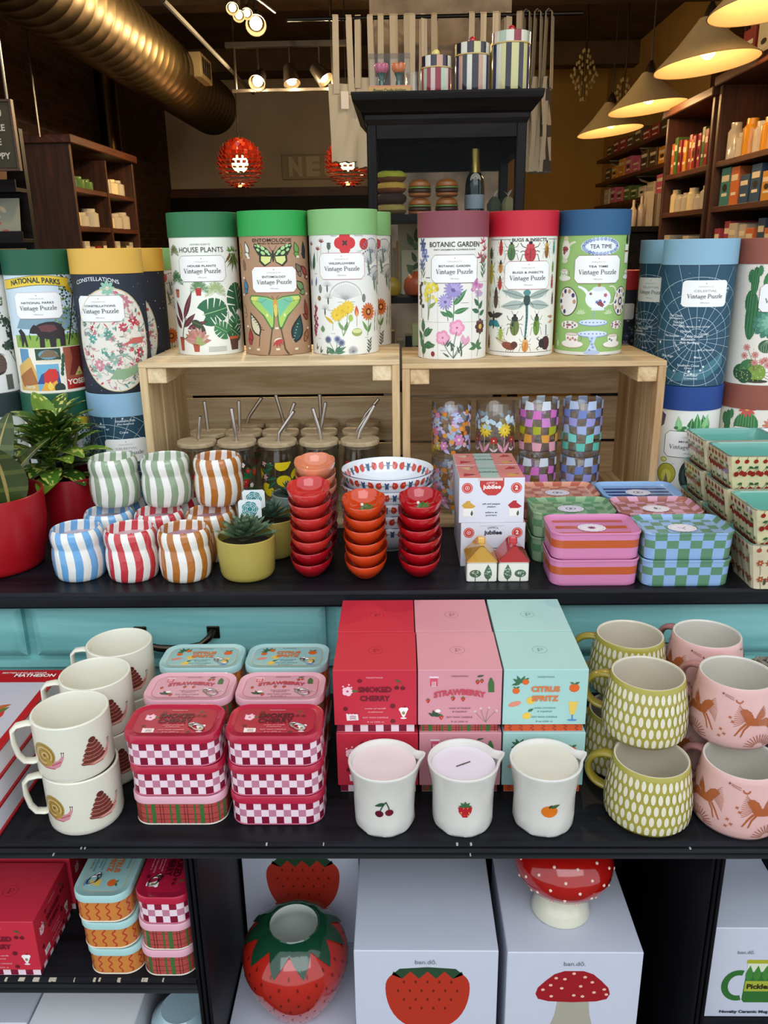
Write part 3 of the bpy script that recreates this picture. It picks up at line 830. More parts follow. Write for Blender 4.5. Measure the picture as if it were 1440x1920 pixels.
    for px in (1055, 1075):
        for i in range(3): A.leaf(*q(px, 1000+i*60), .015, .003, 1.5, 'a8402e' if i < 1 else '7d8a6a')
    for px, py in ((780, 858), (880, 858), (700, 925), (735, 1118), (995, 1160), (1005, 625), (590, 628), (980, 575), (630, 1165)): A.rect(*q(px, py), .008, .0008, 'a5a39a')
    plate(A, *q(785, 568), .081, .0425, 'WILDFLOWERS', 'c0616a', .0007, .060)
def art_botanic(A):
    q, k = conv(296, 290, 206, 262, 1048)
    for x0 in (207, 408): A.line([q(x0, 545), q(x0, 1045)], .0005, '9b9a90')
    for y0 in (545, 800): A.line([q(92, y0), q(495, y0)], .0005, '9b9a90', )
    A.text('BOTANIC GARDEN', *q(308, 322), .0078, '2a2926', width=.088, bold=.01)
    A.text('FORTY ORNAMENTAL FLOWERING PLANTS', *q(308, 344), .0022, '55534c', width=.072, bold=.02)
    for px, py, c in ((125, 340, '6e78ad'), (135, 380, '8088b8'), (120, 300, '4a5078'), (115, 430, '7a83b4')):
        A.flower(*q(px, py), .010, 6, c, '3d4268', .45)
    A.curve(*q(130, 300), *q(110, 530), .05, .0009, '55694e'); 
    for i in range(6): A.leaf(*q(120, 440+i*16), .014, .003, 1.0 if i % 2 else 2.2, '55694e')
    for px, py in ((470, 300), (480, 345), (455, 390), (470, 420), (485, 400)): 
        for a in range(4): A.leaf(*q(px, py), .011, .003, .5+a*.9, 'b53a4a')
    A.line([q(480, 290), q(470, 520)], .0008, '4f6a48')
    for i in range(7): A.leaf(*q(472, 520-i*18), .014, .004, .9 if i % 2 else 2.2, '4f7050')
    for i in range(34): A.ell(*q(rnd.uniform(130, 208), rnd.uniform(545, 660)), .0036, .003, rnd.choice(('e3cf3a', 'eadb52', 'c9b52c')), rnd.uniform(0, 3), 7)
    for x0 in (150, 165): A.curve(*q(x0, 620), *q(150, 790), .04, .0012, '6d8a40')
    A.leaf(*q(155, 710), .018, .006, .6, '7d9a4a')
    for i in range(9): A.ell(*q(rnd.uniform(100, 122), 555+i*18), .004, .0036, '4a3a30', 0, 7)
    A.line([q(112, 640), q(112, 780)], .001, '4f5a3c')
    for (px, py, r) in ((300, 590, .0165), (252, 668, .0135)):
        A.flower(*q(px, py), r, 17, '9a8fc4', '6a5c98', .22, .25); A.flower(*q(px, py), r*.8, 13, 'b0a6d4', '6a5c98', .22, .25)
    A.curve(*q(300, 620), *q(298, 790), .04, .0014, '4f7d4e'); A.curve(*q(255, 690), *q(268, 790), .04, .0012, '4f7d4e')
    for px, py, L, a, w in ((300, 690, .034, .85, .010), (300, 740, .028, .3, .009), (296, 770, .018, 2.3, .009), (268, 760, .016, 2.6, .007)): A.leaf(*q(px, py), L, w, a, '3f7a4a', '7fae7a')
    for i in range(16): A.ell(*q(438+rnd.uniform(-28, 28), 565+rnd.uniform(-36, 36)), .004, .0035, rnd.choice(('c47aa8', 'b465a0', 'd696bc')), 0, 7)
    for i in range(9): A.ell(*q(445+rnd.uniform(-16, 20), 620+rnd.uniform(-14, 20)), .0034, .003, rnd.choice(('b9a8c4', 'c9a0bc')), 0, 7)
    A.line([q(440, 600), q(450, 790)], .001, '50624a')
    for px, py, a in ((448, 740, 2.8), (448, 700, 2.3), (452, 760, .5), (450, 720, 1.0)): A.leaf(*q(px, py), .017, .008, a, '3c6a4c')
    for px, py, L, a in ((120, 870, .024, 1.6), (125, 890, .024, .5), (125, 960, .026, .1), (115, 920, .02, 2.3), (120, 980, .024, 2.0), (130, 900, .02, 1.0), (118, 1020, .02, 1.3), (135, 940, .02, -.3)): A.leaf(*q(px, py), L, .012, a, '33683f', '7fa070')
    A.line([q(125, 830), q(120, 1040)], .0012, '5a4a2c'); A.ell(*q(178, 1010), .0038, .0045, '8f2430')
    for px, py, r in ((320, 835, .0135), (237, 900, .0125)):
        A.flower(*q(px, py), r, 5, 'e495b4', 'c9688f', 1.0, .2, ); A.flower(*q(px, py), r*.7, 5, 'eeb0c6', 'c05a80', .9, .2)
    for px, py in ((355, 905), (385, 915), (370, 930)): A.leaf(*q(px, py+25), .013, .008, 1.57, 'dfa3bb')
    for px, py in ((320, 860), (240, 925), (358, 930), (385, 935)): A.curve(*q(px, py), *q(300, 1035), -.1, .0010, '4a5f50')
    for i in range(10): A.leaf(*q(rnd.uniform(250, 380), rnd.uniform(950, 1030)), .014, .003, rnd.uniform(.4, 2.7), '4a5f50')
    A.flower(*q(458, 835), .013, 8, '5a2a30', 'd9b848', .7, .35); A.curve(*q(455, 860), *q(440, 1030), .05, .0012, '4f6a48')
    for a in (.5, 2.5, 1.2, 3.3, -.2): A.leaf(*q(435, 970), .016, .007, a, '4f7a50')
    A.rect(*q(240, 985), .010, .0008, '8b897e'); A.rect(*q(365, 675), .014, .0008, '8b897e'); A.rect(*q(150, 515), .010, .0016, '6b695e')
    plate(A, *q(306, 460), .081, .0445, 'BOTANIC GARDEN', '5d2a30', .0007, .062)
def art_bugs(A):
    q, k = conv(708, 685, 205, 255, 1035)
    A.text('BUGS & INSECTS', *q(740, 288), .0050, '2a2926', width=.060, bold=.012)
    for a, b in ((520, 630), (850, 905)): A.line([q(a, 275), q(b, 275)], .0009, '3a3936')
    A.line([q(500, 1005), q(880, 1008)], .0008, '3a3936')
    for px, py, s, c, el, c2 in ((573, 330, .010, 'b5342c', 1.7, None), (632, 355, .017, '4c7040', 1.15, '5f8048'), (838, 345, .011, '8f5a24', 1.7, 'c99a3a'), (883, 330, .007, '2f8f7a', 2.2, None), (571, 450, .010, 'c4863a', 1.4, '3a3a30'), (566, 555, .010, 'b23a30', 1.5, '7a5a3a'), (518, 490, .015, 'b5a838', 1.7, None), (877, 455, .006, '6a8f3a', 1.9, None), (873, 550, .007, 'b03a44', 2.2, None), (543, 655, .012, '5a4632', 1.9, '3a3028'), (650, 830, .019, '6a7a40', 1.25, '2c3430'), (780, 830, .015, '6a8f3a', 1.6, '3c5a2a'), (712, 960, .014, 'd08a3a', 1.15, 'e0a860'), (568, 885, .011, '9db04a', 1.3, None), (878, 660, .007, '4a4034', 2.0, None), (500, 950, .008, '8f5a30', 2, None)):
        beetle(A, *q(px, py), s, c, el=el, c2=c2)
    x, y = q(741, 360); beetle(A, x, y, .023, 'b8323a', '2a1518', el=.95, c2='c9404a'); 
    for i in range(7): A.ell(x+rnd.uniform(-.007, .007), y+rnd.uniform(-.012, .006), .0008, .0008, '5b1a20')
    for px, py in ((520, 365),): beetle(A, *q(px, py), .012, '3f5a3a')
    x, y = q(722, 660)
    for s_ in (-1, 1):
        A.leaf(x+s_*.003, y+.004, .044, .013, .28 if s_ > 0 else pi-.28, '9fb0a8', '6d8078'); A.leaf(x+s_*.003, y-.006, .043, .016, -.12 if s_ > 0 else pi+.12, 'a9b8b0', '6d8078')
        for j in range(5): A.line([(x+s_*(.010+.006*j), y+.004), (x+s_*(.014+.006*j), y+.012+.001*j)], .0004, '7d8f88')
        A.line([(x+s_*.004, y), (x+s_*.012, y-.012)], .0007, '22302e')
    A.line([(x, y-.004), (x+.001, y-.030), (x-.0008, y-.062)], .0040, '2f6b6a', .0026)
    for j in range(7): A.rect(x+.0005, y-.018-.006*j, .0032, .0009, '16302e')
    A.ell(x, y, .0055, .010, '2c4a44', 0, 12); A.ell(x, y+.012, .0062, .0048, '4d8a84', 0, 12)
    x, y = q(527, 795)
    for s_ in (-1, 1): A.leaf(x, y+.006, .022, .010, .25 if s_ > 0 else pi-.25, '3a3230'); A.leaf(x, y-.002, .018, .012, -.5 if s_ > 0 else pi+.5, '2f8088')
    A.ell(x, y, .003, .016, '4a3a30')
    x, y = q(880, 780); A.leaf(x, y, .018, .006, pi-.1, 'b08a64'); A.leaf(x, y-.006, .016, .006, pi+.2, 'c9a078')
    x, y = q(610, 960)
    A.leaf(x+.004, y, .034, .012, 2.75, 'cfc0a4', '7a5a40'); A.ell(x+.001, y-.001, .013, .0065, '8a4a34', -.25, 12); A.ell(x+.011, y+.001, .006, .006, '5a2f24', 0, 10)
    for j in range(4): A.line([(x+.004*j, y-.003), (x+.004*j-.004, y-.012)], .0007, '4a2a20')
    x, y = q(830, 950); A.ell(x+.003, y, .011, .012, '4a2228', 0, 12); A.ell(x-.007, y, .006, .008, '2a2426', 0, 10)
    for b in (-1, 1): A.line([(x-.010, y+b*.003), (x-.017, y+b*.009), (x-.013, y+b*.011)], .0016, '2a2426'); A.line([(x+.004, y+b*.009), (x+.010, y+b*.014)], .0011, '2a2426')
    for j in range(5): A.ell(*q(840, 835+j*14), .0016, .0024, '6a7aa0')
    for px, py in ((510, 650), (500, 720)): A.leaf(*q(px, py), .014, .003, 1.7, '6a7a50')
    plate(A, *q(730, 502), .081, .0455, 'BUGS & INSECTS', 'a8484c', .0007, .062)
def art_tea(A):
    q, k = conv(1130, 1090, 207, 262, 1030)
    x, y = q(1157, 332); A.ell(x, y, .0335, .0145, 'e4ebf2', 0, 24)
    for i in range(28):
        a = 2*pi*i/28; A.flower(x+.029*cos(a), y+.0118*sin(a), .0030, 5, rnd.choice(('6f86b8', '8fa2c8', '5a72a8')), 'dfe8f2', .7)
    A.ell(x, y, .0235, .0085, 'eef3f5', 0, 20); A.text('TEA TIME', x, y-.0032, .0066, '2c2f3a', width=.036)
    x, y = q(955, 350); A.ell(x, y, .011, .017, 'e9e6d8', 0, 14); A.ell(x-.001, y-.018, .008, .004, 'd8d4c4'); A.curve(x+.006, y-.002, x+.022, y+.012, .4, .005, 'e2dfc8', .003); A.arc(x-.013, y, .007, .011, 1.6, 4.7, .0016, 'd9cfa0'); A.ell(x, y+.018, .006, .004, 'd9cfa0')
    for i in range(5): A.flower(x+rnd.uniform(-.006, .006), y-.002+rnd.uniform(-.006, .004), .0042, 5, '9a2f48', '5f7a44', .7)
    cup_(A, *q(945, 510), .020, 'e6eadb', 'b8c0a8'); cup_(A, *q(1310, 510), .016, 'e9ebe2')
    x, y = q(1310, 380); A.rect(x, y, .014, .030, 'ece7de'); A.rect(x, y+.004, .014, .003, 'a8404a'); A.leaf(x, y+.014, .02, .010, 1.57, '2c2a34')
    plate_(A, *q(962, 680), .0205, .0245); plate_(A, *q(1275, 680), .018, .0245)
    teapot_(A, *q(1143, 660), .044)
    for px in (1040, 1200):
        for i in range(5): A.leaf(*q(px, 760), .010, .004, .4+i*.6, 'bcd3a0')
    x, y = q(1113, 815)
    A.line([(x, y), (x, y+.014)], .0012, '9fb4d4'); A.arc(x, y+.016, .002, .002, 0, 6.28, .0008, '9fb4d4')
    for yy, rx in ((0, .025), (-.019, .026)):
        A.ell(x, y+yy, rx, .0058, '8fa6cc', 0, 20); A.ell(x, y+yy+.0009, rx*.95, .0048, 'd4dff0', 0, 20)
        for i in range(7): A.ell(x-rx*.75+i*rx*.25, y+yy+.0005, .0016, .001, '6f88bc')
    A.poly([(x-.007, y-.022), (x+.007, y-.022), (x+.003, y-.035), (x+.011, y-.050), (x-.011, y-.050), (x-.003, y-.035)], 'c4d2ea'); A.ell(x, y-.050, .014, .004, 'b4c4e2', 0, 12)
    for i in range(5): A.flower(x+rnd.uniform(-.005, .005), y-.026-.005*i, .0022, 5, '6f88bc', 'dfe8f2', .7)
    for px in (970, 1255):
        x, y = q(px, 832); A.ell(x, y, .0185 if px < 1000 else .015, .0078, 'a58a68', 0, 18); A.ell(x, y, .0178 if px < 1000 else .0143, .0072, 'ece6dc', 0, 18)
        for i in range(7): A.flower(x+.012*cos(i*.9), y+.0045*sin(i*.9), .0022, 5, rnd.choice(('5f7a54', '8a3a5a', '4a4a68')), 'ccaaaa', .7)
        A.ell(x, y, .006, .002, '9a5a6a')
    cup_(A, *q(985, 930), .0255); cup_(A, *q(1228, 935), .0225, 'efe9e2', '4f6a58')
    A.arc(*q(900, 920), .004, .005, 0, 6.28, .001, 'dfe0c8'); A.leaf(*q(905, 985), .014, .006, 1.5, 'dfe0c8')
    plate(A, *q(1140, 475), .080, .0455, 'TEA TIME', '7d4a4c', .0007, .064)
def art_parks(A):
    q, k = conv(235, 330, 172, 480, 1160)
    W_ = .060
    A.rect(0, VB*.745, .16, VB*.50, 'cfe0ea')
    A.rect(0, VB*.45, .13, VB*.11, '8fb04a'); 
    x, y = q(235, 640); A.poly([(x-.05, y-.04), (x-.03, y-.01), (x-.018, y-.022), (x, y+.002), (x+.02, y-.02), (x+.05, y-.005), (x+.05, y-.045)], '7f9fae')
    for px, py in ((340, 520), (385, 560), (355, 650), (395, 700), (330, 700), (365, 800), (400, 800), (410, 610), (345, 590)):
        x, y = q(px, py)
        for i in range(26): A.fix = 10+i; A.ell(x+rnd.uniform(-.011, .011), y+rnd.uniform(-.015, .015), .0022, .0016, rnd.choice(('2f4f2c', '4a6f35', '6f8f42', '20361f', '8fa04a')), rnd.uniform(0, 3), 5)
    A.fix = None; A.n = 40; A.line([q(385, 600), q(375, 880)], .0025, '3a2c22')
    for i in range(12): A.leaf(*q(150+i*24, 850+rnd.uniform(-5, 5)), .012, .003, 1.57+rnd.uniform(-.5, .5), '3f6f3a')
    x, y = q(275, 815)
    B = lambda pts: [(x+a*.001, y+b*.001) for a, b in pts]
    A.poly(B([(-30, 3), (-28, 9), (-23, 15), (-20, 17), (-17, 15), (-12, 18), (0, 21), (12, 21), (22, 17), (27, 8), (28, -4), (27, -20), (18, -20), (18, -8), (12, -7), (11, -21), (2, -21), (1, -8), (-6, -6), (-7, -21), (-15, -21), (-14, -4), (-18, 2), (-24, 2)]), '2c2226')
    A.poly(B([(-14, 14), (0, 17), (12, 15), (16, 8), (4, 4), (-10, 6)]), '6b3a3e')
    x, y = q(165, 835); A.poly([(x-.006, y-.014), (x-.006, y+.006), (x-.010, y+.012), (x-.003, y+.016), (x+.004, y+.008), (x+.007, y-.014), (x+.003, y-.014), (x+.001, y-.004), (x-.003, y-.014)], '241c1e')
    A.rect(0, q(0, 1020)[1], .17, .076, 'efe9d8')
    def panel(x0, x1, y0, y1, col):
        a = q(x0, y0); b = q(x1, y1); A.poly([(a[0], b[1]), (b[0], b[1]), (b[0], a[1]), (a[0], a[1])], col); return a, b
    panel(148, 222, 895, 1155, '5f93b8'); a = q(150, 1155); A.poly([q(150, 1000), q(195, 940), q(232, 1040), q(245, 1155), q(170, 1155)], 'd9b060'); A.poly([q(158, 1060), q(205, 1000), q(240, 1100), q(175, 1120)], 'a86a34')
    A.text('CANYON', *q(205, 1128), .0052, 'efe8c8', bold=.03, width=.020); A.text('ARIZ.', *q(215, 1150), .0036, 'efe8c8', bold=.02)
    panel(215, 342, 895, 962, '2f4a34'); A.ell(*q(278, 930), .016, .008, '6f9ab0'); A.poly([q(235, 945), q(262, 905), q(300, 905), q(335, 945)], '7f6a52'); A.text('NATIONAL PARK', *q(280, 970), .0032, 'efe8c8', bold=.03, width=.034)
    panel(222, 352, 985, 1155, '6fb0cf'); A.poly([q(235, 1100), q(250, 1045), q(285, 1020), q(330, 1030), q(345, 1100)], '3d4f8a')
    A.poly([q(268, 1095), q(262, 1040), q(285, 1012), q(320, 1015), q(332, 1060), q(318, 1100)], 'd1322c'); A.poly([q(250, 1155), q(270, 1090), q(300, 1100), q(325, 1080), q(345, 1155)], 'e8a83c'); A.ell(*q(342, 1128), .009, .009, '2c3a33')
    A.leaf(*q(300, 1140), .016, .010, 1.57, 'f0d05a')
    panel(345, 500, 892, 1080, 'a5573a'); A.poly([q(385, 1060), q(395, 960), q(380, 895), q(460, 892), q(450, 960), q(482, 1055)], '7a2c22'); A.poly([q(412, 1062), q(430, 1010), q(450, 1060)], 'e9c98a'); A.rect(*q(432, 1050), .008, .004, '8fae3a')
    for px in (352, 480): [A.leaf(*q(px, 1060-i*24), .012, .006, 1.57, '2f5a44') for i in range(5)]
    panel(370, 500, 1078, 1152, 'b5201f'); A.text('YOSEMITE', *q(452, 1112), .0085, 'f3ead0', bold=.04, width=.062); A.text('National Park', *q(450, 1135), .0042, '3a1a1a', shear=.2)
    A.rect(0, .003, .20, .005, 'efe9d8')
    # banner
    pts = [(q(75+i*22, 540-30*sin(pi*(i+1)/16))) for i in range(14)]
    A.line(pts, .0155, '3a3320'); A.line(pts, .0142, 'e9c83c'); A.poly([q(360, 530), q(388, 605), q(372, 585), q(345, 560)], 'd1ab2a')
    A.text('NATIONAL PARKS', *q(205, 538), .0082, '2f3a2c', bold=.03, width=.083, arch=.0045)
    plate(A, *q(222, 650), .078, .0425, 'NATIONAL PARKS', 'd9a8b0', .0006, .060)
def art_const(A):
    q, k = conv(612, 690, 203, 480, 1175)
    A.fix = 1
    for i in range(60): A.ell(rnd.uniform(-.09, .09), rnd.uniform(.005, VB), .0006+.0004*(i % 3 == 0), .0006+.0004*(i % 3 == 0), 'dfe6ee', 0, 5)
    cx, cy = q(640, 860); cx = -.004; A.fix = None
    A.ell(cx, cy, .0655, .086, 'c9b890', 0, 40); A.ell(cx, cy, .0645, .085, 'e6e2d4', 0, 40)
    cols = ('7fb5a2', '9cc7b4', 'b83a50', 'd1788a', '5f9a8a', 'd9cdb4', 'c94a50', 'efe9dc', '8f9a94', 'cf8f98', 'bcd3c4', '6a7f74')
    for i in range(330):
        A.fix = 70+i % 60
        a = rnd.uniform(0, 2*pi); r = sqrt(rnd.random())*.94
        x, y = cx+.0645*r*cos(a), cy+.085*r*sin(a); c = rnd.choice(cols); z = rnd.random()
        if z < .4: A.leaf(x, y, rnd.uniform(.005, .012), rnd.uniform(.002, .005), rnd.uniform(0, 6), c)
        elif z < .6: A.ell(x, y, rnd.uniform(.002, .005), rnd.uniform(.0015, .004), c, rnd.uniform(0, 3), 8)
        elif z < .7: A.flower(x, y, rnd.uniform(.004, .008), 7, c, 'efe0c0', .5)
        else: A.curve(x, y, x+rnd.uniform(-.015, .015), y+rnd.uniform(-.012, .012), rnd.uniform(-.5, .5), .0006, rnd.choice(('6a6f68', '8a5f5a', '5a7a70')))
    A.fix = None; A.n = 0; A.base = 60
    for px, py, r, c in ((525, 790, .006, 'b8324a'), (745, 750, .009, 'b8324a'), (690, 785, .008, 'c44a60'), (525, 850, .008, '4fa39a'), (560, 1000, .010, 'd18a9a'), (790, 940, .009, 'b5324a'), (640, 970, .009, '8fb0a0'), (600, 560, .012, '8fc0a8'), (690, 640, .012, 'c47a86')):
        A.flower(*q(px, py), r, 8, c, 'e9d8c0', .5)
    A.poly([q(690, 890), q(745, 850), q(810, 850), q(800, 885), q(740, 882)], 'c9605a'); x, y = q(690, 1010); A.arc(x, y, .028, .012, pi, 2*pi, .006, '7fa39a'); A.arc(x, y+.006, .018, .012, 0, pi, .003, '9ab0a4')
    A.poly([q(620, 1085), q(650, 1030), q(740, 1025), q(790, 985), q(770, 1060), q(700, 1090)], '8fae86')
    A.arc(cx, cy, .064, .085, 0, 2*pi, .0012, 'd8c692', 48)
    x, y = q(520, 535); 
    A.text('CONSTELLATIONS', x+.006, y-.001, .0062, 'dfe3e2', width=.074, bold=.01, arch=.006)
    plate(A, *q(558, 675), .080, .0425, 'CONSTELLATIONS', '2a2a2a', .0005, .061)
def celestial(cxs, cys, pxs, label=True):
    def art(A):
        cx, cy = cxs, cys
        ln = 'c4d6de'
        for i in range(90): A.ell(rnd.uniform(-.1, .1), rnd.uniform(.005, VB), .0005+.0005*(i % 5 == 0), .0005+.0005*(i % 5 == 0), 'dfe9ee', 0, 5)
        b = [(cx-.10, cy-.045), (cx-.06, cy-.035), (cx-.03, cy-.055), (cx+.01, cy-.048), (cx+.05, cy-.02), (cx+.055, cy-.04), (cx+.02, cy-.065), (cx-.03, cy-.07), (cx-.06, cy-.055), (cx-.1, cy-.06)]
        A.poly(b, '3f7080')
        for r in (.018, .036, .056, .076, .10): A.arc(cx, cy, r, r, 0, 2*pi, .0006, ln, 56)
        for k_ in range(24):
            a = 2*pi*k_/24+.05; r0_ = .018 if k_ % 2 else .004
            A.line([(cx+r0_*cos(a), cy+r0_*sin(a)), (cx+.03*cos(a), cy+.03*sin(a)), (cx+.13*cos(a), cy+.13*sin(a))], .0005, ln)
        A.fix = 141
        for s_, dx, dy, sz in (('Table South', -.004, .004, .0042), ('Mountain', -.012, -.001, .0042), ('Pole', .001, -.007, .0042), ('(Mons Mensae)', -.012, -.006, .003), ('Octans', .012, .008, .0036), ('Hydrus', -.017, .012, .004), ('The Net', -.030, .026, .0038), ('(Reticulum)', -.030, .022, .003), ('The Clock', -.036, .037, .0038), ('(Horologium)', -.036, .033, .003), ('SMALL MAGELLANIC CLOUD', -.004, .020, .0026), ('The Swordfish', -.040, .004, .0032), ('Centaur', -.002, -.060, .0048), ('(Centaurus)', -.002, -.065, .003), ('Southern Cross', -.008, -.044, .0038), ('(Crux)', -.008, -.048, .003), ('Musca', .006, -.030, .0034), ('Bird of Paradise', .018, -.018, .003), ('Phoenix', -.012, .070, .005), ('Ship Argo', -.045, -.030, .004), ('Southern Fish', .034, .080, .0042), ('(Pisc. Austrinus)', .034, .075, .003), ('Crane', .03, .060, .004), ('60°', .003, .066, .003), ('Flying Fish', -.03, -.012, .003)):
            A.text(s_, cx+dx, cy+dy, sz, 'dfe8ec', bold=.01, ang=-.9 if s_ == 'Flying Fish' else 0)
        for dx, dy, r in ((-.01, .077, .0022), (.03, .086, .002), (-.044, -.046, .002), (-.03, -.052, .0022), (-.006, -.052, .0026), (.012, -.05, .0022), (.016, -.044, .0022), (-.002, -.056, .002), (-.065, -.007, .003)): A.flower(cx+dx, cy+dy, r, 5, 'eef5e8', 'ffffff', .5)
        A.fix = None
        if label: plate(A, pxs[0], pxs[1], .074, .042, 'CELESTIAL', 'e8eef0', .0006, .056, False)
    return art
def art_cacti(A):
    q, k = conv(1000, 900, 280, 310, 1230)
    for px, py, w, h in ((880, 700, 50, 330), (870, 590, 42, 160), (905, 440, 30, 200), (880, 400, 26, 90), (945, 360, 20, 70)):
        x, y = q(px, py); A.ell(x, y, w*k, h*k*.55, '2c6a3c', 0, 14)
        for j in range(3): A.line([(x-w*k*.5+j*w*k*.5, y-h*k*.45), (x-w*k*.5+j*w*k*.5, y+h*k*.45)], .0008, '4f8f58')
        for j in range(12): A.line([(x+w*k*cos(j*.52), y+h*k*.55*sin(j*.52)), (x+(w+8)*k*cos(j*.52), y+(h+16)*k*.55*sin(j*.52))], .0004, '3a4a30')
    x, y = q(1060, 440); A.ell(x, y, .020, .022, '3a7a44', 0, 16); [A.line([(x+j*.005, y-.02), (x+j*.004, y+.02)], .0008, '7fb07a') for j in (-3, -2, -1, 0, 1, 2, 3)]
    A.flower(x, y+.028, .014, 11, 'cf5a52', 'e9b04a', .35); 
    x, y = q(1010, 745)
    for r, n, c in ((.026, 13, '3f7a62'), (.019, 11, '5c9a80'), (.012, 9, '7fb59c'), (.006, 6, 'a0ccb4')): A.flower(x, y, r, n, c, c, .45)
    x, y = q(990, 925); A.ell(x, y, .0125, .011, '3c5f42', 0, 14); [A.line([(x, y+.010), (x+j*.004, y), (x+j*.003, y-.010)], .0007, '9ab08a') for j in (-2, -1, 0, 1, 2)]
    for px, py, r, c in ((800, 1130, .014, '2f5f38'), (860, 1100, .016, '3f7a44'), (920, 1130, .0145, '7d9a3a'), (830, 1160, .012, '2a5432')):
        x, y = q(px, py); A.ell(x, y, r, r, c, 0, 14)
        for j in range(22): A.ell(x+rnd.uniform(-.8, .8)*r*.8, y+rnd.uniform(-.8, .8)*r*.8, .0008, .0008, 'b8c47a', 0, 5)
    for px, py in ((848, 935), (910, 990), (905, 1050), (985, 1030), (1000, 1070), (1050, 1010), (960, 1040), (830, 1000)):
        A.curve(*q(px, py), *q(900, 1110), .1, .0006, '7a5548'); A.flower(*q(px, py), .006, 9, 'd08a80', 'b8604a', .35)
    for px, py in ((1040, 1110), (1040, 1160), (1015, 1185)): A.curve(*q(px, py), *q(945, 1130), .1, .0006, '5a4438'); A.ell(*q(px, py), .002, .002, '4a2c30')
    A.ell(*q(910, 1195), .020, .003, '3f3a30', 0, 12)
    for i in range(14): A.ell(rnd.uniform(-.07, .07), rnd.uniform(.02, .19), .0006, .0006, '8a6a5a')
    # round the side: more of the garland of blossoms
    for u, v, c in ((.055, .17, 'cf7a62'), (.062, .11, '4a8a5a'), (.05, .05, '7d9a3a'), (.07, .03, 'd08a80')): A.flower(u, v, .013, 10, c, 'e9d8a0', .35)
    plate(A, *q(1120, 560), .081, .0455, 'CACTI & SUCCULENTS', '5d2a30', .0007, .062)
def art_minerals(A):
    q, k = conv(515, 480, 207, 1400, 2150)
    def gem(px, py, w, h, c, c2):
        x, y = q(px, py); A.poly([(x, y+h), (x+w, y+h*.5), (x+w*.8, y-h*.5), (x, y-h), (x-w*.8, y-h*.5), (x-w, y+h*.5)], c); A.poly([(x, y+h), (x+w*.4, y+h*.4), (x, y-h), (x-w*.3, y+h*.3)], c2)
    gem(375, 1470, .0115, .0165, '5f5262', '8a7a90'); gem(345, 1640, .009, .015, '5f6a68', '9aa6a2')
    x, y = q(570, 1500)
    for i in range(9): A.leaf(x+rnd.uniform(-.026, .026), y-.012, rnd.uniform(.016, .034), .013, rnd.uniform(1.2, 1.9), rnd.choice(('3f8f4a', '6fb36a', '8fc98a', '2f6f3a')), 'b0dcae')
    for i in range(16): A.ell(x+rnd.uniform(-.03, .03), y-.012+rnd.uniform(0, .01), .004, .003, rnd.choice(('5fa35e', '9ccf9a', '3a7a44')), 0, 6)
    x, y = q(300, 1810); A.poly([(x-.02, y+.02), (x+.012, y+.022), (x+.016, y+.008), (x+.013, y-.02), (x-.02, y-.022)], '8a8072')
    for j in range(7): A.line([(x-.018, y+.016-.005*j), (x, y+.018-.005*j), (x+.013, y+.014-.005*j)], .0009, '2c2824')
    A.ell(*q(405, 1735), .006, .005, 'b8b04a'); A.ell(*q(405, 1735), .004, .003, 'd8d890')
    x, y = q(422, 1830); A.ell(x, y, .0165, .019, '3c3a20', 0, 20); A.ell(x, y, .0155, .018, 'b8b03a', 0, 20); A.ell(x, y-.004, .009, .012, 'd6d05a', 0, 14); A.poly([(x-.004, y-.017), (x, y+.002), (x+.005, y-.017)], '7a7860')
    x, y = q(545, 1830); A.ell(x, y, .014, .026, '22302c', 0, 18); A.ell(x+.001, y, .010, .020, '3f5a50', 0, 18); A.ell(x+.002, y, .006, .014, '1c2622', 0, 14)
    x, y = q(290, 2010); A.ell(x, y, .014, .018, '2a2a30', 0, 9); x, y = q(400, 2010); A.ell(x, y, .019, .018, 'b8a032', 0, 9); A.ell(x, y+.004, .012, .008, 'e0d060', 0, 9)
    x, y = q(640, 1950); A.ell(x, y, .012, .012, '7a9ab0', 0, 8)
    for px, py in ((470, 1990), (640, 1700), (330, 1540), (460, 1760)): A.rect(*q(px, py), .005, .0008, '9a988e')
    A.ell(*q(600, 2080), .012, .010, '9a6a8a', 0, 8)
    plate(A, *q(545, 1625), .080, .0465, 'MINERALS', '1f1e1c', .0008, .062)
def art_trees(A):
    for (x, y, w, h, c) in ((.030, .155, .022, .030, '7d9060'), (.012, .14, .02, .03, '6d8a58'), (.052, .095, .016, .018, '3a4f44'), (.045, .12, .014, .012, '445a4a'), (.060, .075, .014, .012, '324439'), (.040, .080, .012, .009, '3c5044'), (.057, .110, .012, .010, '3a4f44'), (-.02, .15, .02, .03, '8a9a6a'), (-.05, .12, .02, .03, '5a7a4a')):
        for i in range(40): A.ell(x+rnd.gauss(0, .4)*w, y+rnd.gauss(0, .35)*h, .003, .002, c if i % 3 else '2c3f34', rnd.uniform(0, 3), 6)
    A.curve(.052, .10, .056, .012, .06, .0016, '3f3a34', .0034); A.line([(.030, .15), (.030, .118)], .0014, '5a5244'); A.curve(.056, .05, .040, .080, .1, .0012, '3f3a34'); A.curve(.056, .06, .066, .08, .1, .001, '3f3a34')
    A.ell(.020, .050, .013, .018, '5f4f44', 0, 14)
    for i in range(5): A.arc(.020, .042+i*.005, .011, .006, .2, 2.9, .0007, '2f2824')
    A.rect(.034, .018, .013, .026, '5c5f58'); [A.line([(.030+.003*i, .006), (.030+.003*i, .030)], .0006, '353832') for i in range(4)]
    A.leaf(.01, .03, .02, .004, .4, '2c2a28'); A.leaf(.0, .02, .02, .01, 1.3, '6a8a4a')
def face(x, y): return atan2(-x, y)
def toward(x, y, extra=0): return atan2(-x, y)+radians(extra)
TB = []
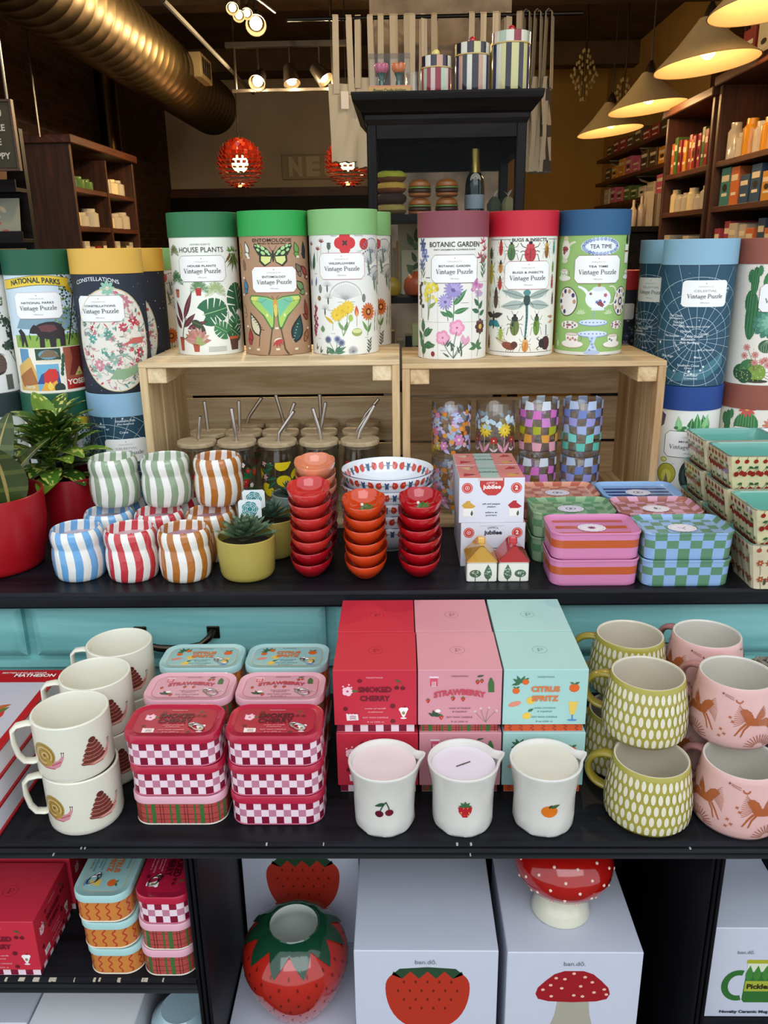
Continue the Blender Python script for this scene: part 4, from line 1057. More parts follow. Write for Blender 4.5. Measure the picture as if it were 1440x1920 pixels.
def place_tube(kind, lid, ground, art, label, x, y, z, extra=0, bottom=None):
    TB.append(make_tube(kind, lid, ground, art, label, (x, y, z), toward(x, y, extra), bottom)); return TB[-1]
z = CTZ+.0002
place_tube('house', '2b7346', 'eef0e4', art_house, 'house plants puzzle tube with dark green lid, standing on the left crate', -.3430, 1.490, z)
place_tube('ento', '2ca24b', 'b08a6a', art_ento, 'brown entomology puzzle tube with bright green lid and butterflies, on the left crate', -.2180, 1.476, z)
wt = place_tube('wild', '86bd78', 'ebebe4', art_wild, 'wildflowers puzzle tube with pale green lid, front one on the left crate', -.0965, 1.470, z)
place_tube('bot', '84404a', 'ebe9df', art_botanic, 'botanic garden puzzle tube with maroon lid, standing on the right crate', .0905, 1.440, CTR+.0002, 0)
place_tube('bugs', 'c41a30', 'eceade', art_bugs, 'bugs and insects puzzle tube with bright red lid, on the right crate', .2125, 1.474, CTR+.0002, 3)
place_tube('tea', '1f567e', '94bb6c', art_tea, 'green tea time puzzle tube with navy blue lid, on the right crate', .3350, 1.477, CTR+.0002, 4, 'e8e6da')
dup(wt, (-.075, 1.5905, CTZ+.0002), 0.0, 'pale green lidded tube peeping out right behind the front wildflowers tube on the left crate')
# left piles, two high
z2 = ZT+H_T+.0004
pk = place_tube('parks', '13573d', 'f0eee2', art_parks, 'national parks puzzle tube with dark green lid, upper one of its pile', -.6155, 1.437, z2, 1)
ct = place_tube('const', 'e0b04a', '1b2536', art_const, 'constellations puzzle tube with yellow lid, front upper one', -.4975, 1.430, z2, 3)
dup(ct, (-.4955, 1.552, z2), -.10, 'constellations puzzle tube with yellow lid, half hidden one behind')
dup(wt, (-.4935, 1.674, z2), 0, 'pale green lidded wildflowers tube at the back between yellow lid and left crate')
tr = place_tube('trees', '2b3a3c', 'e6e7e4', art_trees, 'tree print puzzle tube with near-black lid at the left edge', -.735, 1.432, z2, 4)
dup(pk, (-.6165, 1.437, ZT), radians(30), 'national parks puzzle tube with dark green lid, lower one behind the speckled plant')
ce = place_tube('cel_l', '8bb4cf', '1c4458', celestial(-.035, .108, (-.004, .157-.02)), 'celestial puzzle tube with pale blue lid at the bottom of the left pile', -.4975, 1.431, ZT, 2, '1c4458')
dup(tr, (-.735, 1.433, ZT), .5, 'tree print puzzle tube with near-black lid, lower one at the left edge')
dup(tr, (-.4935, 1.674, ZT), .5, 'tube at the foot of the left pile, behind the crate corner')
dup(pk, (-.4955, 1.5525, ZT), .5, 'tube at the foot of the left pile, behind the celestial one')
# right piles
ce2 = place_tube('cel_r', '86afc4', '1e4a60', celestial(.006, .078, (.014, .152)), 'celestial puzzle tube with pale blue lid, front upper one right of the crates', .5030, 1.430, z2, 0, '1e4a60')
dup(ce2, (.4985, 1.551, z2), -1.2, 'celestial puzzle tube with pale blue lid standing behind the front one')
cc = place_tube('cacti', '93503f', 'eae2d4', art_cacti, 'cacti puzzle tube with terracotta lid, upper one at the right edge', .6225, 1.432, z2, -3)
dup(cc, (.6225, 1.432, ZT), toward(.65, 1.42, -22), 'cacti puzzle tube with terracotta lid, lower one at the right edge behind the baskets')
mn = place_tube('minerals', '153f85', 'e9e8e0', art_minerals, 'minerals puzzle tube with royal blue lid under the front celestial one', .5030, 1.430, ZT, 0)
dup(mn, (.4985, 1.551, ZT), 0.3, 'royal blue lidded tube at the foot of the right pile, hidden behind the minerals one')
# small dark tube with a red lid behind the tea time tube
t = thing('puzzle_tube', 'small dark puzzle tube with red lid between tea time tube and celestial tubes', 'puzzle tube', (.4335, 1.655, ZT))
m = MB('paper'); m.loft([circ(.045, 0, 64), circ(.045, .385, 64)], '23232e')
A = Art(); 
for i in range(90): A.flower(rnd.uniform(-.065, .065), rnd.uniform(.20, .375), rnd.uniform(.003, .008), 6, rnd.choice(('3f5a34', '2c3f6a', '6a3a44', '2c4a3a', '7a7a8a')), '9a8a6a', .5)
A.rrect(0.0, .345, .036, .030, .004, 'd8d4cc')
F_, st_ = cylmap(.045, 64); A.put(m, F_, du=st_); m.build('tube_body', t)
m = MB('paper'); m.loft([circ(.046, .385, 64), circ(.046, .420, 64)], 'b0201f'); m.build('lid', t)
# ================================================================ STRIPED CERAMIC CANDLE JARS
JP = [(0, .0335), (.002, .0355), (.008, .0378), (.022, .0396), (.034, .0398), (.042, .0391), (.0470, .0382), (.0500, .0374), (.0525, .0375), (.057, .0385), (.064, .0390), (.070, .0385), (.0745, .0368), (.077, .0350), (.0775, .0342), (.0765, .0334), (.072, .0338), (.066, .0345), (.060, .0340)]
def jar(col, wax, label, loc, rz):
    t = thing('candle_jar', label, 'candle jar', loc, rz, None)
    m = MB('gloss'); n = 88; a = hx(col); w = hx('e9e8e0')
    def cf(i, j):
        k = j % 8
        return a if k < 4 else w
    rings = []
    for z, r in JP:
        rings.append([(r*(1+.006*sin(3*x+z*60))*sin(x), -r*(1+.006*sin(3*x+z*60))*cos(x), z) for x in (2*pi*j/n+.10*sin(z*55)+.012*sin(j*2.3)*sin(z*130+j) for j in range(n))])
    m.loft(rings, cf, True, False); m.build('jar_body', t, smooth=50)
    x = MB('wax'); x.loft([circ(.0345, .0600, 48), circ(.0343, .0612, 48), circ(.010, .0606, 48)], wax); x.tube([(0, 0, .060), (.001, 0, .067)], .0009, '3a3430', n=6)
    o = x.build('wax', t); o['label'] = 'wax filling'
    return t
JH = .0780
jb = jar('6aa6d6', 'c9b3bc', 'blue and white striped ceramic jar, leftmost of the front row', (-.489, 1.142, ZT), .1)
jr = jar('c4383f', 'd9b3bb', 'red and white striped ceramic jar, middle of the front row', (-.4065, 1.138, ZT), .3)
jo = jar('b06c2a', 'b88a98', 'orange and white striped ceramic jar, front row beside the yellow pot', (-.3255, 1.136, ZT), .2)
jg = jar('8ea384', 'c9c9bc', 'green and white striped jar stacked at the left end of the upper row', (-.4660, 1.262, ZT+JH), .5)
dup(jg, (-.3810, 1.262, ZT+JH), .9, 'green and white striped jar in the middle of the upper row')
dup(jo, (-.2960, 1.262, ZT+JH), .35, 'orange and white striped jar at the right end of the upper row')
dup(jb, (-.4680, 1.2225, ZT), .4, 'blue and white striped jar behind the front row, under a green one')
dup(jr, (-.3860, 1.2195, ZT), .2, 'red and white striped jar behind the front row, under a green one')
dup(jo, (-.3040, 1.2175, ZT), .6, 'orange and white striped jar in the second row, violet wax showing')
dup(jo, (-.2850, 1.2990, ZT), .1, 'orange and white striped jar furthest back beside the yellow pots')
dup(jb, (-.4660, 1.3030, ZT), .1, 'blue striped jar in the hidden back row under a green jar')
dup(jr, (-.3740, 1.3005, ZT), .1, 'red striped jar in the hidden back row behind the second red one')

# ================================================================ FRUIT SHAPED PINCH BOWLS
def fruit_ring(R, z, wob=0.0, n=48):
    pts = []
    for j in range(n):
        a = 2*pi*j/n; c = cos(a)
        r = R*(1+.20*max(0, c)**3-.02*abs(sin(a)))
        if c < .2: r *= 1+wob*.03*abs(sin(4*a))
        pts.append((r*sin(a), -r*c*(1.12 if c > 0 else 1.2)+.002, z-(.0036*c if z > .02 else 0)+(wob*.0012*abs(sin(4*a)) if c < 0 else 0)))
    return pts
def fruit_bowl(col, label, loc, leaf='2f5a2a', group=None, seed='ece6dc'):
    t = thing('pinch_bowl', label, 'small bowl', loc, 0, group)
    m = MB('gloss')
    pr = [(.010, 0), (.014, 0.0005), (.020, .005), (.0265, .013), (.0305, .022), (.0322, .0295), (.0318, .0312), (.0305, .0300), (.028, .021), (.024, .0165), (.016, .0135), (.006, .013)]
    m.loft([fruit_ring(r, z, 1 if z > .02 else 0) for r, z in pr], col); 
    m.build('bowl', t, smooth=50)
    if leaf:
        l = MB('gloss'); A = Art()
        for i in range(7): A.leaf(0, .004, .017, .007, .2+i*.45-.3 if i < 5 else 3.3+i*.3, leaf)
        A.ell(0, .004, .007, .005, leaf); A.put(l, lambda u, v, o: (u, v, .0145+o*4+ (u*u+v*v)*12)); o = l.build('leaf_relief', t, smooth=0)
        s_ = MB('gloss'); s_.sphere((-.003, .014, .0180), .0028, seed, 10, 6); s_.build('stem_dot', t)
    return t
def stack(src, n, x, y, z0, dz, what, jit=.0015, first=False):
    for k in range(n):
        pos = 'top one' if k == n-1 else ('bottom one' if k == 0 else 'number %s from the bottom' % ('two', 'three', 'four', 'five', 'six', 'seven')[k-1])
        lab = '%s, %s' % (what, pos)
        loc = (x+rnd.uniform(-jit, jit), y+rnd.uniform(-jit, jit), z0+k*dz)
        if k == 0 and first: src.location = loc; src['label'] = lab
        else: dup(src, loc, rnd.uniform(-.06, .06), lab)
SD = .0178
fr = fruit_bowl('c3302c', 'x', (0, 0, 0), None)
fr2 = fruit_bowl('a8121f', 'x', (0, 0, 0), None)
stack(fr2, 2, -.135, 1.138, ZT, SD, 'crimson glazed pinch bowl at the foot of the left fruit bowl stack', first=True)
stack(fr, 5, -.135, 1.138, ZT+2*SD, SD, 'coral red glazed pinch bowl of the left fruit bowl stack', first=True)
pe = fruit_bowl('d98460', 'x', (0, 0, 0), None, seed='6a3020')
A = Art(); A.arc(0, .004, .010, .004, pi, 2*pi, .0016, '7a3a28'); A.line([(0, .001), (0, .006)], .0016, '7a3a28')
l = MB('gloss'); A.put(l, lambda u, v, o: (u, v, .0145+(u*u+v*v)*12)); l.build('stem_mark', pe, smooth=0)
stack(pe, 3, -.134, 1.215, ZT+5*SD, SD, 'peach coloured pinch bowl standing behind the red stack', first=True)
stack(fr2, 5, -.134, 1.215, ZT, SD, 'dark red pinch bowl under the peach ones behind')
fo = fruit_bowl('cf4418', 'x', (0, 0, 0), '3a6a2c')
stack(fo, 6, -.0545, 1.130, ZT, SD, 'orange glazed tomato pinch bowl of the middle stack', first=True)
fs = fruit_bowl('b0101c', 'x', (0, 0, 0), '3f7030')
stack(fs, 6, .0265, 1.135, ZT, SD, 'strawberry red pinch bowl of the right stack', first=True)

# ================================================================ PAINTED PORCELAIN BOWLS
t = thing('patterned_bowl', 'white bowl with red tulips and blue leaves, topmost of five', 'bowl', (-.022, 1.262, 0))
BP = [(.030, 0), (.032, .0002), (.034, .004), (.045, .008), (.058, .018), (.067, .030), (.0725, .043), (.0745, .0525), (.0738, .0535), (.0725, .0525), (.0700, .043), (.064, .030), (.054, .019), (.040, .011), (.018, .008)]
m = MB('gloss'); m.loft([circ(r, z, 96) for r, z in BP], lambda i, j: hx('33456e') if i in (6, 7) and i == 7 else hx('e6eaee'))
A = Art(); B2 = Art()
def tulips(A, L, v, s):
    n = 12
    for i in range(n):
        u = -L/2+(i+.5)*L/n
        for q in (-1, 1):
            A.ell(u+q*s*.34, v, s*.26, s*.32, 'c8402f', 0, 10); A.leaf(u+q*s*.25, v, s*.45, s*.35, .9 if q > 0 else pi-.9, 'c8402f'); A.ell(u+q*s*.42, v+s*.02, s*.09, s*.15, 'e07a5a', 0, 8)
            A.leaf(u+q*s*.9, v-s*.35, s*.75, s*.24, 1.2 if q > 0 else pi-1.2, '3f5f86'); A.leaf(u+q*s*.85, v+s*.3, s*.55, s*.2, -1.0 if q > 0 else pi+1.0, '2f4a78')
            A.line([(u+q*s*.6, v), (u+q*s*1.2, v)], s*.05, '5a7a6a')
Lb = 2*pi*.0725
tulips(A, Lb, .0430, .0185)
def bowlout(u, v, o):
    a = u/.0725
    for (r0_, z0), (r1, z1) in zip(BP[3:8], BP[4:9]):
        if z0 <= v <= z1+1e-6: break
    r = r0_+(r1-r0_)*(v-z0)/(z1-z0)+.00025+o*.3; return (r*sin(a), -r*cos(a), v)
A.put(m, bowlout, du=Lb/96, dv=.0045)
tulips(B2, Lb, .0395, .0190)
def bowlin(u, v, o):
    a = -u/.0725
    seg = [(BP[i], BP[i+1]) for i in range(9, 12)]
    for (r0_, z0), (r1, z1) in seg:
        if z1-1e-6 <= v <= z0: break
    r = r0_+(r1-r0_)*(v-z0)/(z1-z0)-.0004-o*.3; return (r*sin(a), -r*cos(a), v)
B2.put(m, bowlin, du=Lb/96, dv=.0045)
m.build('bowl', t, smooth=50)
BD = .0195
t.location.z = ZT+4*BD
for k in range(4): dup(t, (-.022+rnd.uniform(-.002, .002), 1.262, ZT+k*BD), .2*k+.1, 'white bowl with red tulips and blue leaves, ' + ('bottom of the five', 'second from the bottom', 'middle of the five', 'second from the top')[k])

# ================================================================ SALT AND PEPPER SHAKERS AND THEIR BOXES
def shaker(col, dk, label, x, flip):
    t = thing('salt_shaker' if flip else 'pepper_shaker', label, 'shaker', (x, 1.1225, ZT))
    w = .0222; m = MB('gloss')
    m.loft([ring(2*w-.003, 2*w-.003, .003, 0), ring(2*w, 2*w, .003, .0015), ring(2*w, 2*w, .003, .0305)], 'e9e7da')
    A = Art(); g = '4f6a50'
    for px, ry, rx in ((-.0095 if flip else .0095, .008, .0085), (.009 if flip else -.009, .0125, .0062)):
        y = .0135 if ry < .01 else .0155
        A.line([(px, 0.0005), (px, y)], .0014, g); A.leaf(px, y-ry, 2*ry, 2*rx, pi/2, g) if ry > .01 else A.ell(px, y, rx, ry*.75, g, 0, 16)
        for i in range(12):
            a, b = rnd.uniform(-.6, .6), rnd.uniform(-.6, .6); A.rect(px+a*rx, y+b*ry*.8, .0016, .0009, 'e0e2d4')
    A.put(m, lambda u, v, o: (u, -w-.0002-o*.3, v)); m.build('house_body', t, smooth=30)
    m = MB('gloss'); e = w+.0006
    prof = [(-e, .0300), (e, .0300), (e, .0325), (.003, .0560), (-.003, .0560), (-e, .0325)]
    m.loft([[(a, -e+.0015, z) for a, z in prof], [(a, -e, z) for a, z in prof], [(a, e, z) for a, z in prof]], col)
    m.build('roof', t, smooth=30)
    m = MB('gloss'); c = .006
    m.loft([ring(2*c, .013, .003, .045, 0, 0), ring(2*c, .012, .003, .0615, 0, 0), ring(2*c-.002, .010, .003, .063, 0, 0), ring(.006, .006, .003, .0632)], dk); m.build('chimney', t, smooth=40)
    return t
shaker('c4932f', 'd2a23c', 'house shaped shaker with mustard yellow roof', .1165, True)
shaker('b0141c', 'b8141c', 'house shaped shaker with bright red roof', .1630, False)

def jubilee(loc, label):
    w, d, h = .0975, .0745, .0703
    t = thing('shaker_box', label, 'product box', loc)
    m = MB('card'); m.box(-w/2, w/2, 0, d, 0, h, 'dcdfe8', b=.0006)
    A = Art()
    A.poly([(-.018, h), (.018, h), (.018, h-.012), (.013, h-.022), (.006, h-.027), (-.006, h-.027), (-.013, h-.022), (-.018, h-.012)], 'c33a34') if 'upper' in label else None
    tc = 'f3e9e4' if 'upper' in label else '2a2c3a'
    A.text('DANICA', 0, h-.010, .0030, tc, width=.016, arch=.0015); A.text('jubilee', 0, h-.0165 if 'upper' in label else h-.018, .0062, tc, width=.027, bold=.04)
    for q in (-1, 1):
        A.ell(q*.0365, h-.0155, .0082, .0082, 'c8433c', 0, 20); A.arc(q*.0365, h-.0155, .0066, .0066, 0, 2*pi, .0005, 'eecfc8', 20)
    A.arc(-.0365, h-.0155, .003, .003, 0, 6.28, .0008, 'eecfc8', 12); A.ell(-.0365, h-.0155, .0012, .0012, 'eecfc8'); A.text('2', .0365, h-.018, .006, 'f3e9e4', bold=.04)
    for q, c in ((-1, 'd0a240'), (1, 'b32a34')):
        x = q*.0345; y = .022
        A.poly([(x-.010, y+.006), (x-.002, y+.013), (x+.003, y+.013), (x+.003, y+.010), (x+.011, y+.004), (x+.004, y), (x-.006, y+.001)], c); A.poly([(x-.008, y+.001), (x+.008, y+.001), (x+.008, y-.011), (x-.008, y-.012)], 'efeee6'); A.leaf(x+.005, y-.011, .009, .004, 1.5, '3f5a48')
    for i, s_ in enumerate(('salt and pepper', 'shakers', '', 'saliere et', 'poivriere')):
        if s_: A.text(s_, 0, .029-.0045*i, .0026, '5a5f70', width=.0018*len(s_), bold=.02)
    A.put(m, lambda u, v, o: (u, -.0002-o*.3, v))
    B = Art(); B.rect(0, d/2, w-.001, d-.001, 'd9837c'); B.rect(-.002, d/2, .028, d-.001, 'a9bfb4')
    for x, y, c, rot in ((-.034, .016, 'b53038', .3), (.034, .018, 'cfa04a', 2.5), (-.032, .055, 'd9b890', 1.0), (.033, .056, 'b53038', 4)):
        B.poly([(x+.014*cos(rot), y+.010*sin(rot)), (x-.012*cos(rot+.6), y-.010*sin(rot+.6)), (x+.012*cos(rot+1.8), y+.012*sin(rot+1.8))], c); B.ell(x+.006, y+.004, .003, .002, '3f4a44')
    B.text('DANICA', -.002, .052, .006, '6f8f84'); B.text('jubilee', -.002, .030, .008, '5f7f74', bold=.03)
    B.put(m, lambda u, v, o: (u, v, h+.0002+o*.3))
    m.build('carton', t, smooth=0)
    f = MB('card'); f.box(-.020, .016, -.0010, .0, h-.004, h-.0002, 'dfc4c0' if 'upper' in label else 'dcdfe8'); f.build('tuck_flap', t, smooth=0)
    return t
for yy, s1 in ((1.1625, 'front'), (1.2385, 'back')):
    jubilee((.1385, yy, ZT), 'lower %s white shaker box with pink lid' % s1)
    jubilee((.1350, yy, ZT+.0706), 'upper %s white shaker box with red arch logo and pink lid' % s1)

# ================================================================ PATTERNED SNACK TINS
def pring(w, d, r, z, n=96, cy=0):
    """rounded rectangle cut into n equal steps, first point at the middle of the front"""
    sx, sy = w/2-r, d/2-r; q = pi*r/2
    segs = [('l', (0, -d/2), (sx, -d/2), sx), ('a', (sx, -sy), -pi/2, q), ('l', (w/2, -sy), (w/2, sy), 2*sy), ('a', (sx, sy), 0, q), ('l', (sx, d/2), (-sx, d/2), 2*sx), ('a', (-sx, sy), pi/2, q), ('l', (-w/2, sy), (-w/2, -sy), 2*sy), ('a', (-sx, -sy), pi, q), ('l', (-sx, -d/2), (0, -d/2), sx)]
    tot = sum(s_[3] for s_ in segs); pts = []
    for i in range(n):
        L = tot*i/n
        for s_ in segs:
            if L <= s_[3]+1e-9: break
            L -= s_[3]
        f = L/s_[3] if s_[3] else 0
        if s_[0] == 'l': pts.append((s_[1][0]+(s_[2][0]-s_[1][0])*f, s_[1][1]+(s_[2][1]-s_[1][1])*f+cy, z))
        else: a = s_[2]+pi/2*f; pts.append((s_[1][0]+r*cos(a), s_[1][1]+r*sin(a)+cy, z))
    return pts
def snack_tin(kind, label, loc, rz=0):
    w, d, h, r, n = .128, .088, .0395, .017, 96
    t = thing('snack_tin', label, 'tin box', loc, rz)
    K = dict(pink=('d383ae', 'bf5a2c'), green=('5f8f62', '8fae84'), orange=('b8604a', 'd99a80'), bluest=('8fb4e0', '1f3a78'), pinkck=('d9a0b4', 'a8685e'), gingham=('5f8a6a', '8fb0da'))[kind]
    a, b = hx(K[0]), hx(K[1])
    zs = [0, .0015] + [.0015+.036*i/9 for i in range(1, 10)] + [h]
    def cf(i, j):
        if kind in ('pink', 'bluest'): return b if 5 <= i <= 7 else a
        return a if ((j//4)+(max(0, i-2)//3)) % 2 else b
    m = MB('tin')
    m.loft([pring(w-.006+ (0 if z < .001 else .002+z*.08), d-.006+(0 if z < .001 else .002+z*.08), r, z, n, d/2) for z in zs], cf, True, False)
    m.build('tin_body', t, smooth=40)
    l = MB('tin'); W_, D_ = w+.001, d+.001
    l.loft([pring(W_-.003, D_-.003, r, h-.002, n, d/2), pring(W_, D_, r, h-.0015, n, d/2), pring(W_, D_, r, h+.0006, n, d/2), pring(W_-.002, D_-.002, r, h+.0012, n, d/2), pring(W_-.004, D_-.004, r-.001, h, n, d/2), pring(W_-.014, D_-.014, r-.004, h-.0045, n, d/2), pring(W_-.018, D_-.018, r-.005, h-.0050, n, d/2)], lambda i, j: a if (kind in ('pink', 'bluest') or (j//4) % 2) else b, False, True)
    A = Art(); cw, cdp = W_-.019, D_-.019
    if kind in ('pink', 'bluest'):
        for i in range(-2, 3): A.rect(0, d/2+i*(.028 if kind == 'pink' else .018), cw*.95, .012 if kind == 'pink' else .010, K[1])
    else:
        q = .0155
        for i in range(-4, 5):
            for j in range(-3, 4):
                if (i+j) % 2: A.rect(i*q, d/2+j*q, q, q, K[0])
    A.put(l, lambda u, v, o: (u, v, h-.0049+o*.3), clip=(-cw/2+.003, cw/2-.003, d/2-cdp/2+.003, d/2+cdp/2-.003))
    l.build('lid', t, smooth=40)
    s_ = MB('card'); B = Art()
    B.fan((0, 0), [((.0195+.0012*abs(sin(8*x)))*cos(x), (.0165+.0012*abs(sin(8*x)))*sin(x)) for x in (2*pi*i/96 for i in range(96))], 'e6dde6')
    B.arc(0, 0, .017, .014, 0, 6.28, .0004, '9a8aa0', 24)
    if kind == 'pink': B.flower(0, 0, .0065, 9, '8a3f6a', '6a2a50', .4)
    elif kind == 'gingham': B.line([(-.006, .003), (0, -.002), (.006, .004)], .0014, '4a4a5a'); B.line([(0, -.002), (.003, -.007)], .0014, '4a4a5a')
    elif kind == 'pinkck': B.text('S', 0, -.003, .008, '3a3a50', bold=.03); B.arc(.004, 0, .003, .004, 0, 6.28, .001, '3a3a50', 12)
    else: B.arc(-.003, 0, .004, .005, 0, 6.28, .0014, '3a4050', 14); B.arc(.003, 0, .0045, .004, 0, 6.28, .0014, '3a4050', 14)
    B.put(s_, lambda u, v, o: (u, v, o*.3)); o = s_.build('sticker', t, smooth=0); o.location = (0, d/2-.004, h-.0043); o['label'] = 'scalloped white paper sticker'
    return t
TD = .0400
for kind, x, y, rz, nm in (('pink', .277, 1.082, .0, 'pink tin with orange stripe at the counter edge'), ('gingham', .4065, 1.078, .0, 'green and blue checked tin at the counter edge'),
                       ('green', .2640, 1.1735, -.02, 'green gingham tin behind the pink one'), ('pinkck', .3960, 1.1700, .0, 'pink and brown checked tin behind the blue checked one'),
                       ('orange', .2600, 1.2640, 0, 'orange gingham tin, back one by the boxes'), ('bluest', .3930, 1.2610, 0, 'blue striped tin, back one in front of the crate corner')):
    if kind in ('orange', 'bluest'): y -= .003
    a = snack_tin(kind, nm + ', upper', (x, y, ZT+TD+.0004), rz)
    dup(a, (x, y, ZT), rz, nm + ', lower')

# ================================================================ CERAMIC BERRY BASKETS
def basket(label, loc, ground='ddd3a4', red='9a2420', inside='6fb0a0', floral=False):
    t = thing('berry_basket', label, 'berry basket', loc)
    w, d, h = .125, .096, .070; n = 64
    m = MB('gloss')
    def R_(z, ins=0, off=0): 
        k = .78+.22*z/h
        return pring(w*k-ins, d*k-ins, .008, z, n)
    def ribbed(z, g):
        p = R_(z); return [(x*(1-g*(.02 if j % 4 < 2 else 0)), y*(1-g*(.02 if j % 4 < 2 else 0)), zz) for j, (x, y, zz) in enumerate(p)]
    m.loft([R_(0), ribbed(.004, 1), ribbed(.052, 1), R_(.054), R_(h-.001)], ground, True, False)
    m.loft([R_(h-.001), R_(h, .001), R_(h, .006), R_(h-.002, .008)], lambda i, j: hx('5f9a8c') if i else hx('7a6a50'), False, False)
    m.loft([R_(h-.002, .008), R_(.030, .009), R_(.006, .010), R_(.005, .02)], inside, False, True)
    for face_ in range(4):
        A = Art(); W2 = (w if face_ % 2 == 0 else d)/2-.006
        L = int(W2*2/.013)
        for i in range(L):
            u = -W2+.006+i*.0135
            A.ell(u, .062, .0034, .0034, red, 0, 10); A.line([(u, .065), (u+.001, .069)], .0006, '2f4a2a')
            for r_ in range(2):
                uu = u*.9+(.005 if r_ else 0); v = .042-.026*r_
                if floral:
                    A.flower(uu, v, .0052, 6, 'a8503a', 'd9b06a', .5); A.curve(uu, v-.004, uu+.003, v-.02, .1, .0006, '5a4a30'); continue
                A.ell(uu-.0036, v, .0038, .0040, red if i % 2 else '8a1f1c', 0, 10); A.ell(uu+.0038, v+.002, .0036, .0038, red, 0, 10)
                A.curve(uu-.0035, v+.003, uu+.002, v+.013, -.2, .0006, '2f4a2a'); A.curve(uu+.0035, v+.005, uu+.002, v+.013, .1, .0006, '2f4a2a'); A.leaf(uu+.002, v+.012, .007, .004, -.5 if i % 2 else 3.6, '2c5a34')
        for i in range(4): A.ell(-W2*.6+i*W2*.4, .012, .0022, .006, '5a5040', 0, 8)
        def F(u, v, o, f=face_):
            k = .78+.22*v/h; e = .00045+o*.3
            if f == 0: return (u, -(d/2*k+e), v)
            if f == 1: return (w/2*k+e, u, v)
            if f == 2: return (-u, d/2*k+e, v)
            return (-(w/2*k+e), -u, v)
        A.put(m, F)
    m.build('basket_body', t, smooth=30)
    return t
BS = .0500
bf = basket('floral berry basket with tiny red blossoms at the counter edge, bottom of its stack', (.5450, 1.106, ZT), 'ddd0ae', 'a8503a', floral=True)
bc = basket('cherry print berry basket stacked on the floral one', (.5450, 1.108, ZT+BS))
for k, nm in enumerate(('bottom', 'middle', 'top')):
    dup(bc, (.5440, 1.2095, ZT+BS*k), 0, 'cherry print berry basket, %s of the middle stack' % nm)
    dup(bc, (.5440, 1.3110, ZT+BS*k), 0, 'cherry print berry basket, %s of the back stack by the blue-lidded tube' % nm)

# ================================================================ POTS AND PLANTS
def pot_(label, loc, r1, r0_, h, col, fill='3a3026', mat='satin'):
    t = thing('plant_pot', label, 'plant pot', loc)
    m = MB(mat)
    m.lathe([(r0_-.008, 0), (r0_-.003, .001), (r0_, .004), (r0_+.002, .010), (r1-.0005, h*.6), (r1, h-.001), (r1-.001, h), (r1-.003, h-.0005), (r1-.004, h*.7)], col, 64, True, False); m.build('pot_body', t, smooth=45)
    s_ = MB('matte'); s_.lathe([(r1-.0042, h*.78), (r1*.5, h*.80), (.002, h*.81)], fill, 32); s_.build('soil', t)
    return t
def leaf3d(mb, base, az, el, L, Wd, droop, c1, c2=None, vein=None, spot=None, fold=.25, n=9, k=3):
    base = Vector(base); rows = []
    side = Vector((-sin(az), cos(az), 0)); p = base.copy(); e = el
    for i in range(n+1):
        t = i/n; wd = Wd/2*max(.03, sin(pi*min(1, t*.93+.05))**.75)
        d = Vector((cos(az)*cos(e), sin(az)*cos(e), sin(e))); nn = side.cross(d)*-1
        rows.append([p+side*(wd*j/k)+nn*(abs(j)/k*wd*fold) for j in range(-k, k+1)])
        p = p+d*(L/n); e -= droop/n
    ids = [[mb.vert(q) for q in r] for r in rows]
    for i in range(n):
        for j in range(2*k):
            c = c1
            if vein and j == k: c = vein
            elif spot and rnd.random() < spot[1]: c = spot[0]
            elif c2 and i % 4 == 1: c = c2
            mb.face([ids[i][j], ids[i][j+1], ids[i+1][j+1], ids[i+1][j]], c)
def plant(name, label, cat, loc): return thing(name, label, cat, loc)
# red pots at the left
pot_('large bright red pot at the left end of the counter', (-.640, 1.185, ZT), .083, .070, .120, 'a5121c')
pot_('red pot behind, holding the gold speckled plant', (-.564, 1.325, ZT), .060, .053, .112, '8f101a')
t = plant('croton_plant', 'broad leaved dark croton with pale vein rising from the front red pot', 'plant', (-.640, 1.185, ZT+.095))
for az, el, L, Wd, dr, bx_, by_ in ((-1.4, 1.45, .115, .070, .35, .050, -.034), (2.2, 1.2, .14, .06, .9, -.01, .01), (.6, 1.1, .13, .055, .6, .01, .02), (3.4, .9, .13, .05, .9, -.02, 0), (1.4, 1.3, .15, .055, .5, .0, .02)):
    m = MB('leafy'); leaf3d(m, (bx_, by_, 0), az, el, L, Wd, dr, '37451f', '4f5c2a', '9a8a4e', None, .12, 16, 7)
    m.build('leaf', t)
m = MB('leafy'); m.tube([(0, 0, -.005), (.004, 0, .03), (0, .01, .06)], .004, '4a5a2c'); m.build('stem', t)
t = plant('speckled_plant', 'bushy green plant with gold speckled leaves in the back red pot', 'plant', (-.588, 1.322, ZT+.088))
m = MB('leafy')
for x, y in ((0, 0), (.02, .01), (-.02, .005)): m.tube([(x, y, 0), (x*1.4, y, .05), (x*2, y*1.5, .09)], .003, '5a6a2c')
m.build('stem', t)
for i in range(58):
    az = i*2.399; lv = i/58
    el = .1+1.1*lv+rnd.uniform(-.1, .15); b = .018*(1-lv)
    m = MB('leafy'); leaf3d(m, (b*cos(az)+rnd.uniform(-.012, .012), b*sin(az), .02+.075*lv), az, el, rnd.uniform(.066, .094), rnd.uniform(.030, .042), rnd.uniform(.6, 1.2), rnd.choice(('3f6420', '4f7826', '365a1c', '6a8a2c')), None, None, ('c4c462', .2), .2, 11, 4)
    m.build('leaf', t)
